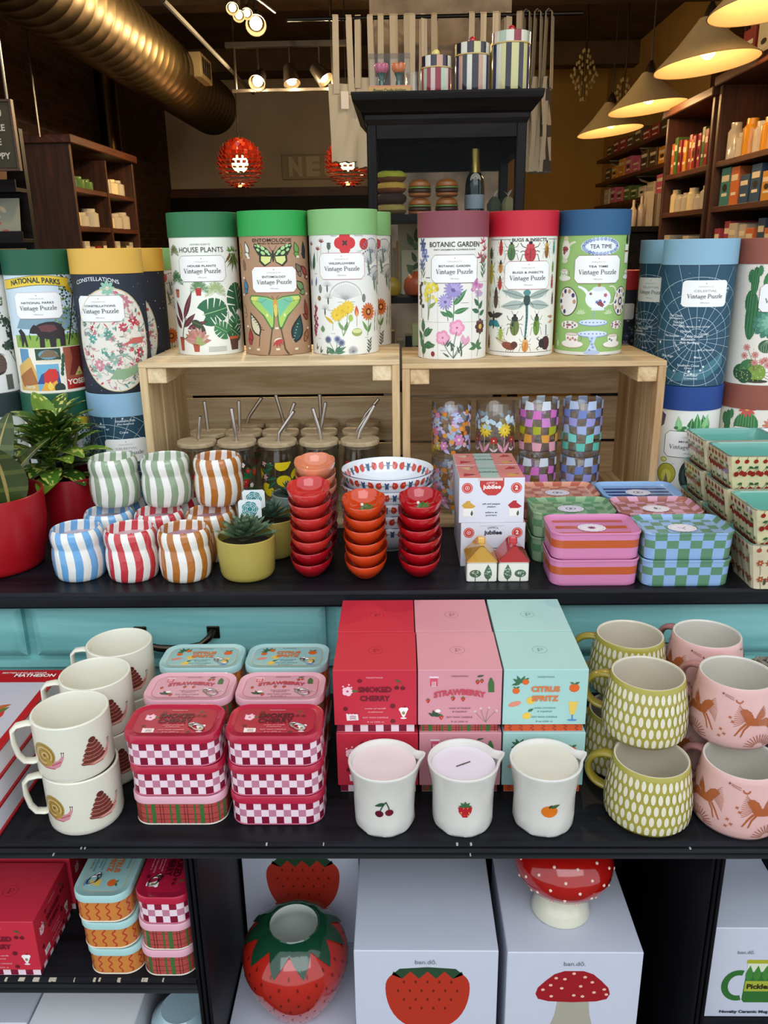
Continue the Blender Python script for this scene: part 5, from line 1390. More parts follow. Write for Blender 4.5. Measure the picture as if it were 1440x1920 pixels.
# yellow pots with rosettes
py_ = pot_('small mustard yellow pot in front with a green succulent', (-.2330, 1.137, ZT), .0440, .0385, .0640, 'ac9c4c')
dup(py_, (-.2080, 1.2285, ZT), 0, 'small mustard yellow pot standing behind the front yellow one')
pot_('small sage green pot furthest back of the three', (-.1950, 1.3165, ZT+.0), .0400, .0350, .0720, '7f9088') if False else pot_('small sage green pot between yellow pots and peach bowls', (-.1850, 1.3020, ZT), .0330, .0290, .0800, '7f9088')
def rosette(label, loc, r, cols, n=34, up=1.0):
    t = thing('succulent', label, 'succulent', loc)
    for i in range(n):
        f = i/n; az = i*2.399; el = .12+1.2*f**1.3*up
        m = MB('leafy'); leaf3d(m, (.006*(1-f)*cos(az), .006*(1-f)*sin(az), .006+.012*f), az, el, r*(1.05-.55*f), r*.34*(1-.4*f), -.35, cols[i % len(cols)], cols[(i+1) % len(cols)], None, None, .35, 7, 2)
        m.build('leaf', t)
    return t
rosette('pointed green rosette succulent in the front yellow pot', (-.2330, 1.137, ZT+.052), .046, ('4f6a4c', '6d8464', '3d553f'), 40)
rosette('round leaved succulent in the second yellow pot', (-.2080, 1.2285, ZT+.052), .038, ('3f5a4c', '4f6d58', '5d7a66'), 30)
rosette('dark succulent in the sage green pot', (-.1850, 1.3020, ZT+.066), .032, ('34503c', '2c4434', '446048'), 26)
def tagcard(label, loc, rz):
    t = thing('plant_tag', label, 'plant tag', loc, rz)
    m = MB('satin'); w, h = .0175, .032
    out = [(-w, .004), (0, -.005), (w, .004), (w, h-.003), (w-.003, h), (-w+.003, h), (-w, h-.003)]
    m.loft([[(x, -.0004, z) for x, z in out], [(x, .0004, z) for x, z in out]], 'e6efee')
    A = Art(); c = '3f8f92'
    A.flower(0, .017, .0125, 7, c, c, .9, .5); A.base = 20
    for r in (.0105, .0075, .0045): A.arc(0, .017, r, r*.92, 0, 6.28, .0007, 'e6efee', 18)
    for i in range(6): A.line([(.004*cos(i*1.05+r), .017+.004*sin(i*1.05)), (.0105*cos(i*1.05+.4), .017+.010*sin(i*1.05+.4))], .0007, 'e6efee')
    A.put(m, lambda u, v, o: (u, -.0005-o*.3, v)); m.build('card', t, smooth=0)
    m = MB('satin'); m.box(-.0015, .0015, -.0004, .0004, -.045, .0, 'dfe5e4'); m.build('stake', t)
p1 = P(470, 974, y=1.185); tagcard('white plant tag with teal rosette, lower one in front', (p1.x, 1.185, p1.z), .1)
p2 = P(477, 955, y=1.215); tagcard('white plant tag with teal rosette, upper one behind', (p2.x, 1.215, p2.z), .1)
# ================================================================ GLASSES IN THE CRATES
def straw_glass(label, x, y, art, straw):
    z0 = ZT+.0095
    t = thing('straw_tumbler', label, 'glass tumbler', (x, y, z0))
    H = .134; m = MB('glass')
    o_ = [(.020, 0), (.027, .001), (.0295, .006), (.0308, .014), (.0310, H*.75), (.0300, H*.84), (.0280, H*.90), (.0276, H*.95), (.0284, H)]
    i_ = [(.0264, H), (.0258, H*.92), (.0282, H*.84), (.0292, H*.74), (.0290, .016), (.020, .010)]
    m.lathe(o_+i_, 'ffffff', 40, True, True)
    m.build('glass_body', t, smooth=50)
    if art:
        A = Art(); art(A); p = MB('satin'); F, st = cylmap(.0312, 40); A.items = [(tuple((q[0]*1.12, q[1]*1.12+.016) for q in t_), c, z_) for t_, c, z_ in A.items]; A.put(p, F, du=st, clip=(-.085, .085, .010, .108)); p.build('printed_fruit', t)
    l = MB('bamboo'); l.lathe([(.0255, H-.006), (.0258, H+.0002), (.0335, H+.0004), (.0340, H+.0012), (.0340, H+.0075), (.0332, H+.0085), (.004, H+.0085), (.0038, H+.004)], 'ffffff', 48, True, False)
    l.build('bamboo_lid', t, smooth=40)
    g = MB('plastic_clear'); g.lathe([(.0262, H-.006), (.0280, H-.005), (.0280, H-.002), (.0262, H-.001)], 'ffffff', 32, False, False); g.build('seal_ring', t)
    s_ = MB('metal'); loc = Vector((x, y, z0))
    pts = [q-loc for q in straw]
    base = pts[0]; lo = Vector((base.x*.3, base.y*.3+.004, .012))
    s_.tube([lo, base]+pts[1:], .0035, 'd0cac2', n=12); 
    e = pts[-1]; s_.tube([e-(e-pts[-2]).normalized()*.003, e+(e-pts[-2]).normalized()*.0004], .0028, '2a2622', n=12)
    o = s_.build('metal_straw', t, smooth=60); o['label'] = 'bent steel straw'
def strawberry(A, x, y, s, ang=0):
    A.poly([(x-s, y+s*.7), (x, y+s), (x+s, y+s*.7), (x+s*.9, y), (x+s*.3, y-s*1.1), (x-s*.3, y-s*1.1), (x-s*.9, y)], 'b81f2c'); 
    for i in range(8): A.ell(x+rnd.uniform(-.6, .6)*s, y+rnd.uniform(-.6, .5)*s, s*.08, s*.12, 'e9c06a', 0, 5)
    for a in range(5): A.leaf(x, y+s*.8, s*.8, s*.35, .2+a*.7, '2f7a44')
def art_berry(A):
    for x, y, r, a in ((-.012, .062, .016, .6), (.022, .055, .014, 2.2), (-.028, .045, .013, 1), (.004, .035, .013, 2.8), (.03, .03, .012, .5), (-.018, .022, .012, 2), (-.045, .06, .014, 1), (.048, .05, .013, 2)):
        for q in (-.9, 0, .9): A.leaf(x, y, r, r*.8, a+q, '1f5a3a', '5f9a6a')
    for x, y, s in ((.014, .050, .007), (-.005, .040, .006), (.020, .068, .004), (-.030, .064, .005), (.034, .064, .006), (0, .02, .006), (-.04, .035, .006)): strawberry(A, x, y, s)
    for x, y in ((.012, .078), (.026, .044), (-.018, .074)): A.flower(x, y, .004, 5, 'efe6ea', 'e0b04a', .8)
def art_lemon(A):
    for x, y, a in ((.010, .078, .2), (.012, .052, -.2), (-.016, .038, -.7), (.036, .06, .3), (-.04, .06, .2)):
        A.ell(x, y, .0125, .0092, 'dcc21c', a, 16); A.leaf(x+.009*cos(a), y+.009*sin(a), .007, .006, a, 'dcc21c')
    for x, y, a in ((-.006, .074, 3.6), (-.004, .078, 3.0), (.0, .058, 3.4), (-.002, .052, 3.9), (-.012, .062, 2.6), (.026, .05, .4), (.03, .08, .9), (0, .03, .6)): A.leaf(x, y, .019, .008, a, '1f4f34', '5f8f6a')
    for x, y in ((-.010, .086), (-.020, .058), (.024, .090), (-.022, .08), (.02, .03)): A.flower(x, y, .0055, 5, 'd9a6b4', 'e0b04a', .5)
def art_peach(A):
    A.ell(-.006, .076, .0135, .0135, 'd98a50', 0, 18); A.ell(-.006, .075, .0115, .0115, 'e8a86a', 0, 18); A.ell(-.004, .074, .0055, .0068, '6a3420', 0, 12); A.line([(-.006, .088), (-.004, .094)], .0014, '4a3020')
    for x, y in ((-.014, .046), (.004, .052), (.002, .040)): A.flower(x, y, .0125, 5, 'cf8fc4', 'e0b04a', .95)
    A.ell(.022, .042, .012, .012, 'b03a34', 0, 14); A.ell(-.022, .020, .010, .010, 'cf5a3a', 0, 14)
    for x, y, a in ((.016, .062, .5), (.018, .056, 1.2), (-.02, .055, 2.3), (.03, .07, 1.8), (-.026, .066, 1.2), (.012, .03, 2.4)): A.leaf(x, y, .018, .008, a, '2c4f34', '5f8f6a')
def art_cherry(A):
    for x, y in ((-.02, .08), (.0, .06), (.02, .085), (-.01, .035), (.025, .05)): A.ell(x, y, .006, .006, 'a82834', 0, 12); A.curve(x, y+.005, x+.006, y+.018, .2, .0009, '3a5a34'); A.leaf(x+.006, y+.018, .012, .006, .3, '2f5a3a')
ZLID = ZT+.0095+.1425
def zx(x, y): return (320+x*.375, 700+y*.375)
SG = [(369, 827, 1.386, [(138, 330), (148, 215)], art_cherry, 'front row, far left'),
      (444, 827, 1.386, [(330, 338), (303, 175)], art_berry, 'front row, strawberry print'),
      (520, 827, 1.386, [(538, 340), (545, 295), (617, 190)], art_lemon, 'front row, lemon print'),
      (598, 827, 1.386, [(752, 330), (741, 275), (710, 175)], art_peach, 'front row, peach print'),
      (675, 827, 1.386, [(938, 340), (950, 285), (1020, 160)], art_cherry, 'front row, right end behind the patterned bowls'),
      (391, 807, 1.462, [(186, 280), (168, 140)], None, 'second row, far left'),
      (457, 807, 1.462, [(345, 290), (341, 138)], None, 'second row, behind the strawberry print'),
      (526, 807, 1.462, [(566, 290), (620, 148)], None, 'second row, behind the lemon print'),
      (598, 807, 1.462, [(750, 292), (775, 145)], None, 'second row, behind the peach print'),
      (676, 807, 1.462, [(930, 290), (960, 245), (1012, 175)], None, 'second row, right end'),
      (464, 790, 1.538, [(380, 250), (395, 210), (455, 122)], art_berry, 'back row, behind the strawberry print'),
      (530, 790, 1.538, [(566, 245), (525, 108)], None, 'back row, behind the lemon print'),
      (604, 790, 1.538, [(752, 245), (745, 105)], art_cherry, 'back row, behind the peach print'),
      (680, 790, 1.538, [(955, 245), (975, 205), (1040, 128)], None, 'back row, right end')]
for px, py, y, st, art, nm in SG:
    c = P(px, py, y=y)
    zz = ZLID
    base = P(*zx(*st[0]), z=zz); yb = base.y
    if abs(yb-y) > .02: yb = y
    b0 = P(*zx(*st[0]), y=yb); b0.z = zz
    pts = [b0]+[P(*zx(*q), y=yb) for q in st[1:]]
    straw_glass('clear can tumbler with bamboo lid and straw, ' + nm, c.x, y, art, pts)

def tumbler(label, x, y, z, art=None):
    t = thing('drinking_glass', label, 'drinking glass', (x, y, z))
    R, H = .0345, .0985; m = MB('glass')
    m.lathe([(.024, 0), (.031, .0008), (.0335, .004), (R, .010), (R, H-.0006), (R-.0006, H), (R-.0012, H-.0006), (R-.0018, .014), (.028, .011), (.010, .010)], 'ffffff', 48)
    m.build('glass_body', t, smooth=50)
    if art:
        A = Art(); art(A); p = MB('satin'); F, st = cylmap(R+.0002, 48); A.put(p, F, du=st); p.build('printed_pattern', t, smooth=30)
    return t
def art_floral(A):
    L = pi*.069
    for i in range(150):
        u, v = rnd.uniform(-L/2, L/2), rnd.uniform(.012, .085)
        A.leaf(u, v, .016, .007, rnd.uniform(0, 6), rnd.choice(('b7a6d8', 'a3b4dc', 'c9b8e0', '9cb8c8')), 'e0d8ee') if i % 2 else A.ell(u, v, .0045, .0045, rnd.choice(('e39a4a', 'd8862c', 'e6b0c4')), 0, 10)
    for i in range(34):
        A.flower(rnd.uniform(-L/2, L/2), rnd.uniform(.014, .082), rnd.uniform(.006, .011), rnd.choice((6, 8)), rnd.choice(('e39a4a', 'd98ac0', 'c6b23c', 'dfe6f0', 'e07ab0', 'b7c8ea', 'c6b23c')), rnd.choice(('efe0c0', 'd8b040')), .6)
def art_daisy(A):
    for u0 in (-.072, -.036, 0, .036, .072):
        A.line([(u0+.012, .018), (u0+.014, .05)], .0008, 'd9d9c8'); A.flower(u0+.014, .052, .0125, 11, 'e2c22c', 'c99a1c', .35); A.flower(u0+.014, .052, .006, 8, 'edd24a', 'a87c20', .5)
        A.leaf(u0+.012, .012, .022, .007, 1.05, 'd98aa4', 'f0d0dc'); A.leaf(u0+.011, .012, .022, .007, 2.1, 'd98aa4', 'f0d0dc')
        A.flower(u0-.006, .034, .0065, 8, 'b5302c', 'e9d8c0', .6); A.line([(u0-.006, .014), (u0-.006, .03)], .0008, '9ab07a'); A.leaf(u0-.006, .014, .010, .004, .7, 'e9c8d4'); A.leaf(u0-.006, .014, .010, .004, 2.4, 'e9c8d4')
    for i in range(60): A.ell(rnd.uniform(-.10, .10), rnd.uniform(.055, .075), .005, .004, rnd.choice(('b9d4de', 'a9c8d8', 'd0e2e8')), rnd.uniform(0, 3), 7)
def art_check(rows):
    def f(A):
        n = 14; L = 2*pi*.0347; s = L/n; hh = .0145
        for r, cs in enumerate(rows):
            for i in range(n):
                if (i+r) % 2: continue
                u = -L/2+i*s; v = .014+r*hh
                j = lambda: rnd.uniform(-.0018, .0018)
                A.poly([(u+j(), v+j()), (u+s+j(), v+j()), (u+s+j(), v+hh+j()), (u+j(), v+hh+j())], cs)
    return f
pinks = art_check(['dfa0ae', 'dc9a3e', 'a8ac1e', 'cf86cc', 'd672c0', 'd5dfe6'])
blues = art_check(['5fbfae', '7ad0c6', 'a3b4dc', '9c9cd8', '7488c8', 'b8cae6'])
GL = []
for (px, nm, art) in ((847, 'flower field print', art_floral), (931, 'yellow daisy print', art_daisy), (1013, 'pink and olive checks', pinks), (1096, 'blue and mint checks', blues)):
    c = P(px, 755, y=1.415)
    lo = tumbler('clear drinking glass with %s, lower of its pair' % nm, c.x, 1.425, ZT+.0095, art)
    dup(lo, (c.x, 1.425, ZT+.0095+.1005), .0, 'clear drinking glass with %s, stacked upper one' % nm)
# ================================================================ SNAIL MUGS
def snail(A, x, y, s, kind):
    b = 'd9a08f' if kind else 'c98890'
    k = lambda pts: [(x+a*s, y+c*s) for a, c in pts]
    A.poly(k([(-1.0, -.35), (-.2, -.75), (.6, -.78), (1.1, -.5), (1.3, -.1), (1.45, .25), (1.3, .32), (1.05, .0), (.4, -.3), (-.3, -.25)]), b)
    A.line(k([(-.9, -.42), (-.1, -.72), (.7, -.72)]), s*.08, 'a86a5a')
    for i in range(6): A.ell(*k([(.55+.12*i, -.45+.06*i)])[0], s*.045, s*.06, 'a82a3a')
    for q in (1.28, 1.42): A.line(k([(q, .28), (q+.02, .55)]), s*.03, '5a3030'); A.ell(*k([(q+.02, .58)])[0], s*.05, s*.05, '5a3030')
    if kind:
        for i, (w, c) in enumerate(((.92, '6a3028'), (.85, '7a3a30'), (.74, '6a3028'), (.60, '74362c'), (.44, '6a3028'), (.27, '5f2a24'))):
            A.ell(*k([(.0, -.32+i*.30)])[0], s*w, s*.26, c, .12, 14); A.arc(*k([(.0, -.30+i*.30)])[0], s*w*.95, s*.24, pi*1.08, pi*1.9, s*.04, 'c98a7a', 10)
    else:
        A.ell(x-.15*s, y+.30*s, .98*s, .95*s, 'a98a3f', 0, 20); A.base += 3
        for i in range(4): A.arc(x-.15*s+.05*i*s, y+.26*s, (.86-.2*i)*s, (.82-.2*i)*s, -.6, 5.0, s*.05, 'e0c9a0' if i % 2 else '7a5a28', 18)
        A.ell(x-.05*s, y+.26*s, .12*s, .12*s, '7a5a28', 0, 8); A.base -= 3
def mug_prof(o_, w): return o_+[(r-w, z) for r, z in o_[::-1]]
def snail_mug(label, loc, rz):
    t = thing('snail_mug', label, 'mug', loc, rz)
    H = .0728; m = MB('glaze'); n = 72; R = .0430
    m.lathe([(.036, 0), (.0405, .0004), (.0420, .0026), (R, .008), (R+.0003, H-.001), (R-.0006, H), (R-.0022, H), (R-.0032, H-.0014), (R-.0035, .012), (.034, .006), (.02, .005)], 'dfdccb', n)
    A = Art(); snail(A, -.033, .033, .0160, 0); snail(A, .022, .030, .0165, 1)
    B = Art(); B.items = [(tuple((-q[0], q[1]) for q in t_)[::-1], c, z) for t_, c, z in A.items if q]  if False else A.items
    st = 2*pi*R/n
    def F(u, v, o): a = u/R; return ((R+.0004+o)*sin(a), -(R+.0004+o)*cos(a), v)
    B2 = Art(); B2.items = B.items; B2.put(m, F, du=st)
    m.build('mug_body', t, smooth=40)
    h = MB('glaze'); x = -R+.001
    pts = [(x+.003, 0, H-.010), (x-.006, 0, H-.0085), (x-.016, 0, H-.0095), (x-.0215, 0, H-.015), (x-.022, 0, H-.030), (x-.019, 0, H-.047), (x-.014, 0, H-.056), (x-.005, 0, H-.0585), (x+.003, 0, H-.058)]
    rings = []
    for i, p in enumerate(pts):
        a = Vector(pts[max(0, i-1)]); b = Vector(pts[min(len(pts)-1, i+1)]); tg = (b-a).normalized(); nn = Vector((tg.z, 0, -tg.x))
        rings.append([Vector(p)+nn*.0030*cos(q)+Vector((0, 1, 0))*.0062*sin(q) for q in (2*pi*j/12 for j in range(12))])
    h.loft(rings, 'dfdccb'); h.build('mug_handle', t, smooth=50)
    return t
sm = snail_mug('cream snail mug with square handle, top of the front stack', (-.3860, .8150, ZL+.0715), .36)
dup(sm, (-.3830, .8150, ZL), .30, 'cream snail mug with square handle, bottom of the front stack')
dup(sm, (-.3870, .8990, ZL+.0715), .20, 'cream snail mug, top of the middle stack')
dup(sm, (-.3840, .9000, ZL), .25, 'cream snail mug, bottom of the middle stack')
dup(sm, (-.3840, .9830, ZL+.0715), .10, 'cream snail mug, top of the rear stack below the drawer handle')
dup(sm, (-.3820, .9850, ZL), .15, 'cream snail mug, bottom of the rear stack')

# ================================================================ SCENTED CANDLE TINS
def cherry(A, x, y, s, c='6a0f1e', l='4a5a30'):
    A.ell(x-s*.7, y-s*.5, s*.55, s*.5, c, 0, 10); A.ell(x+s*.6, y-s*.6, s*.55, s*.5, c, 0, 10)
    A.curve(x-s*.6, y-s*.1, x+s*.1, y+s*1.1, .15, s*.12, l); A.curve(x+s*.6, y-s*.2, x+s*.1, y+s*1.1, -.15, s*.12, l); A.leaf(x+s*.1, y+s*1.05, s*1.3, s*.6, pi-.3, l)
def sundae(A, x, y, s):
    A.poly([(x-s*.5, y+s*.2), (x+s*.5, y+s*.2), (x+s*.15, y-s*.7), (x-s*.15, y-s*.7)], 'efe6e6'); A.ell(x-s*.2, y+s*.35, s*.4, s*.3, 'efe6e6'); A.ell(x+s*.25, y+s*.4, s*.35, s*.28, 'f6f0ee'); A.ell(x, y-s*.9, s*.4, s*.12, 'efe6e6'); A.rect(x, y-s*.8, s*.12, s*.3, 'efe6e6'); A.ell(x+s*.2, y+s*.75, s*.16, s*.15, '8f1a2a'); A.ell(x, y-s*.15, s*.2, s*.25, '8a8a50')
def cake(A, x, y, s):
    A.poly([(x-s, y+s*.5), (x+s*.9, y+s*.4), (x+s, y-s*.7), (x-s*.9, y-s*.8)], 'f0dede'); [A.line([(x-s*.4, y+s*(.0-.25*i)), (x, y+s*(.1-.25*i)), (x+s*.6, y+s*(0-.25*i))], s*.1, '6a2430') for i in range(3)]; [A.ell(x-s*.6+i*s*.5, y+s*.5, s*.14, s*.14, 'a8303a', 0, 6) for i in range(4)]
def orange_(A, x, y, s, c='d9642a'):
    A.ell(x, y, s, s*.95, c, 0, 12); A.leaf(x, y+s*.8, s*1.1, s*.55, .4, '3f6f4a'); A.leaf(x, y+s*.8, s*1.0, s*.5, 2.7, '4f7f52')
def ptxt(A, s_, x, y, sz, c, w=None, **k): A.text(s_, x, y, sz, c, width=w, bold=.02, **k)
def scent_art(A, k, w, h, lid=False):
    """printed design of the three scents, centred; w x h is the field"""
    S = w/.1
    if k == 'cherry':
        ptxt(A, 'PADDYWAX', 0, h*.36, .0019*S, 'e8a0a8', .020*S); c = '6a1024' if not lid else '7d1230'
        if lid: A.text('SMOKED', 0, h*.10, .0088*S, '4a0c1c', width=.044*S, bold=.035); A.text('CHERRY', 0, -h*.09, .0088*S, '4a0c1c', width=.042*S, bold=.035)
        else: A.text('SMOKED', 0, h*.11, .0068*S, c, width=.040*S, bold=.035); A.text('CHERRY', 0, -h*.05, .0068*S, c, width=.036*S, bold=.035)
        A.flower(-.033*S, h*.12, .0065*S, 5, 'f0c4d0', 'c05070', 1.0, .25); A.leaf(-.028*S, h*.12, .008*S, .004*S, .1, '4f6a3a')
        for x, y in ((-.038, .21), (-.031, .24), (-.028, .19)): A.ell(x*S, h*y, .0012*S, .0012*S, 'f0c4d0', 0, 6)
        cherry(A, .030*S, h*.22, .0055*S); A.ell(-.018*S, h*.31, .0032*S, .0028*S, '7a1020', 0, 9); A.ell(-.036*S, -h*.20, .0030*S, .0030*S, '6a0f1e', 0, 9); A.ell(.021*S, -h*.15, .0034*S, .0034*S, '6a0f1e', 0, 9); A.ell(.021*S, -h*.43, .0032*S, .003*S, '6a0f1e', 0, 9)
        sundae(A, .034*S, -h*.26, .0095*S); cake(A, -.028*S, -h*.34, .0075*S); tc = 'e89aa4'
    elif k == 'straw':
        ptxt(A, 'PADDYWAX', 0, h*.38, .0019*S, '8a4a5a', .020*S)
        A.text('STRAWBERRY', 0, -h*.00, .0072*S, 'b53a4c' if lid else 'c04454', width=.062*S, bold=.05, arch=.0045*S); 
        A.rect(-.031*S, h*.28, .009*S, .010*S, 'd0506a'); A.rect(-.031*S, h*.37, .011*S, .0022*S, 'e8d0d8'); A.text('|||', -.031*S, h*.23, .005*S, 'f0dce0', bold=.02)
        for x, y in ((-.038, -.06), (-.008, -.02), (.004, -.03)): strawberry(A, x*S, h*y, .0026*S)
        strawberry(A, .021*S, h*.28, .0026*S); strawberry(A, .026*S, h*.30, .0022*S); A.leaf(.020*S, h*.38, .009*S, .003*S, .2, '3f5a3a')
        A.poly([(.034*S, h*.10), (.041*S, h*.10), (.0405*S, h*.27), (.0375*S, h*.36), (.0355*S, h*.36), (.0335*S, h*.26)], '3f6a3c')
        for a in (.3, 1.0, 1.8, 2.6): A.leaf(-.030*S, -h*.34, .009*S, .004*S, a, '2f4a34')
        A.ell(-.026*S, -h*.24, .0034*S, .0024*S, 'f0e6e4'); strawberry(A, -.022*S, -h*.36, .0028*S)
        for a in (.9, 1.4, 1.9, 2.3): A.curve(.032*S, -h*.45, .032*S+.020*S*cos(a), -h*.45+.020*S*sin(a), .1, .0004*S, '6a7a5a'); A.flower(.032*S+.020*S*cos(a), -h*.45+.020*S*sin(a), .0018*S, 5, 'e8dcd0', '8a9a60')
        tc = '7a4a5a'
    else:
        ptxt(A, 'PADDYWAX', 0, h*.36, .0019*S, '6a8a8a', .020*S)
        A.text('CITRUS', 0, h*.11, .0068*S, 'd5773f', width=.034*S, bold=.05); A.text('SPRITZ', 0, -h*.06, .0068*S, 'd5773f', width=.032*S, bold=.05)
        for a in (.6, 1.1, 2.0, 2.6, 3.4): A.leaf(-.030*S, h*.26, .011*S, .0045*S, a, '3a6a4a')
        orange_(A, -.024*S, h*.28, .0042*S); orange_(A, -.035*S, h*.12, .0045*S); orange_(A, .034*S, h*.17, .0062*S)
        A.ell(-.036*S, -h*.12, .008*S, .0034*S, 'd98a72', .3, 10); A.ell(-.017*S, -h*.06, .0052*S, .005*S, 'e6bd4a', 0, 10); A.ell(-.021*S, -h*.34, .0055*S, .0045*S, 'e3c04a', .4, 10); A.leaf(-.020*S, -h*.26, .008*S, .004*S, .5, '3a6a4a')
        A.poly([(.028*S, -h*.08), (.040*S, -h*.08), (.036*S, -h*.32), (.031*S, -h*.32)], 'e2c25a'); A.rect(.0335*S, -h*.37, .002*S, h*.1, '5a8ac0'); A.ell(.0335*S, -h*.42, .006*S, .0014*S, '5a8ac0'); tc = '4f7f86'
    ptxt(A, 'notes of vanilla' if k == 'cherry' else 'notes of rhubarb' if k == 'straw' else 'notes of orange', 0, -h*.20, .0020*S, tc, .026*S, shear=.4); ptxt(A, '& grapefruit' if k != 'cherry' else '& palmarosa', 0, -h*.265, .0020*S, tc, .018*S, shear=.4)
    ptxt(A, 'SOY WAX CANDLE', 0, -h*.37, .0021*S, tc, .031*S); ptxt(A, '8 oz (226 g)', 0, -h*.45, .0019*S, tc, .020*S)
SC_C = dict(cherry=('b01c3c', 'a81a38', 'c2283c'), straw=('dba6b4', 'cf9aa8', 'd2909a'), citrus=('a3cbc8', '98c0bd', 'a4cdc6'))
def band_art(A, k, L, z0, z1):
    """side decoration of tins and box feet between heights z0 and z1"""
    h = z1-z0
    if k == 'cherry':
        n = int(round(L/.0090)); n += n % 2; q = L/n; rows = max(1, int(round(h/.0082))); e = h/rows
        for i in range(n):
            for r in range(rows):
                c = ('7d1030' if (r % 4 == 0) else 'eed8e0' ) if (i+r) % 2 == 0 else ('c07a94' if r % 2 else 'e9d2dc')
                if (i % 2 == 0): c = ('7d1030', 'ecd4dc', '8a1434', 'ecd4dc')[r % 4]
                else: c = ('ecd4dc', 'bf7c92', 'ecd4dc', 'bf7c92')[r % 4]
                A.rect(-L/2+(i+.5)*q, z0+(r+.5)*e, q, e, c)
    elif k == 'straw':
        A.rect(0, (z0+z1)/2, L, h, 'b04a44'); n = int(L/.030)+1
        for f in (.2, .45, .8): A.rect(0, z0+h*f, L, .0007, '5a1f24')
        for i in range(n): 
            x = -L/2+(i+.5)*L/n
            A.rect(x, (z0+z1)/2, .0050, h, '3f6a34'); A.rect(x-.0085, (z0+z1)/2, .0022, h, '3f6a34'); A.rect(x+.008, (z0+z1)/2, .0007, h, '5a1f24'); A.rect(x+.0115, (z0+z1)/2, .0007, h, '5a1f24')
    else:
        A.rect(0, (z0+z1)/2, L, h, 'c9803a' if h > .015 else 'd4572a'); n = int(L/.0125)
        for i in range(n):
            x = -L/2+(i+.5)*L/n
            A.line([(x+.0022*sin(t*1.25), z0+h*(.04+.92*t/12)) for t in range(13)], .0019 if h > .015 else .0014, 'b23a2c' if h > .015 else 'a83c24')
def per_map(w, d, r, n, cy=0):
    P0 = pring(w, d, r, 0, n, cy); tot = 2*(w+d)-8*r+2*pi*r; st = tot/n
    def F(u, v, o):
        k = math.floor(u/st+1e-9); f = u/st-k; a = P0[k % n]; b = P0[(k+1) % n]
        x, y = a[0]+(b[0]-a[0])*f, a[1]+(b[1]-a[1])*f; dx, dy = b[0]-a[0], b[1]-a[1]; l = sqrt(dx*dx+dy*dy)
        return (x+dy/l*(o+.0001), y-dx/l*(o+.0001), v)
    return F, st, tot
TW, TDp, TH = .1115, .0700, .0402
def wax_tin(k, label, loc, rz=0):
    t = thing('candle_tin', label, 'candle tin', loc, rz)
    w, d, r, n = TW, TDp, .021, 80; c1, c2, _ = SC_C[k]
    m = MB('tin'); rim = {'cherry': 'c8607c', 'straw': 'd9cdc0', 'citrus': 'ddd0bc'}[k]
    m.loft([pring(w-.004, d-.004, r, 0, n), pring(w-.002, d-.002, r, .0008, n), pring(w-.003, d-.003, r, .0022, n), pring(w-.003, d-.003, r, .0308, n)], lambda i, j: rim if i < 2 else 'e8d8dc', True, True)
    F, st, tot = per_map(w-.003, d-.003, r, n); A = Art(); band_art(A, k, tot, .0024, .0306)
    A.put(m, F, du=st); m.build('tin_body', t, smooth=40)
    l = MB('tin')
    l.loft([pring(w-.002, d-.002, r, .0300, n), pring(w, d, r, .0304, n), pring(w, d, r, TH-.0016, n), pring(w-.0014, d-.0014, r, TH, n), pring(w-.005, d-.005, r-.002, TH-.0002, n), pring(w-.0075, d-.0075, r-.003, TH-.0012, n)], c1, True, True)
    B = Art(); s1 = {'cherry': '7d1530', 'straw': 'c2405a', 'citrus': 'd9a060'}[k]
    R1 = w/2-.009; B.rrect(0, 0, 2*R1, d-.018, r-.007, c2, False, s1, .0007)
    B.base += 3; scent_art(B, k, w*.86, d*.80, True)
    B.put(l, lambda u, v, o: (u, v, TH-.00105+o)); l.build('tin_lid', t, smooth=40)
    g = MB('metal'); 
    G = []
    cx, cy = .030, -.0155; zt = TH+.0004; dr = (-.9, .42)
    for rr, ex, ey, wd in ((.0062, cx, cy, .0014),):
        ring_ = [(ex+rr*1.25*cos(a)*.9-rr*.8*sin(a)*-.42, ey+rr*1.25*cos(a)*-.42+rr*.8*sin(a)*.9, zt) for a in (2*pi*i/20 for i in range(21))]
        g.tube(ring_, .0008, 'b8b0ae', n=6)
    g.tube([(cx-.0062, cy+.0085, zt), (cx-.0100, cy+.0078, zt), (cx-.0125, cy+.0060, zt), (cx-.0105, cy+.0020, zt), (cx-.0065, cy-.0005, zt)], .0008, 'b8b0ae', n=6)
    g.tube([(cx-.0062, cy+.0085, zt), (cx+.0015, cy+.0055, zt)], .0008, 'b8b0ae', n=6)
    g.sphere((cx-.0095, cy+.0045, zt-.0002), .0018, 'c8c0bc', 8, 5, .5)
    g.build('pull_ring', t, smooth=50)
    return t
zs3 = [ZL+k*(TH+.0003) for k in range(3)]
tc = wax_tin('cherry', 'smoked cherry candle tin, top of the front left stack beside the snail mugs', (-.2680, .8270, zs3[2]))
tsb = wax_tin('straw', 'strawberry candle tin with tartan side, bottom of the front left stack', (-.2660, .8270, zs3[0]))
dup(tc, (-.2660, .8275, zs3[1]), .01, 'smoked cherry candle tin, middle of the front left stack')
for k, nm in enumerate(('bottom', 'middle', 'top')): dup(tc, (-.1500, .8270, zs3[k]), 0, 'smoked cherry candle tin, %s of the front right stack' % nm)
for x, sd in ((-.2690, 'left'), (-.1540, 'right')):
    for k, nm in enumerate(('bottom', 'middle', 'top')): dup(tsb, (x, .9050, zs3[k]), 0, 'pink strawberry candle tin, %s of the second row %s stack' % (nm, sd))
tci = wax_tin('citrus', 'pale blue citrus candle tin, top of the rear left stack', (-.2720, .9850, zs3[2]))
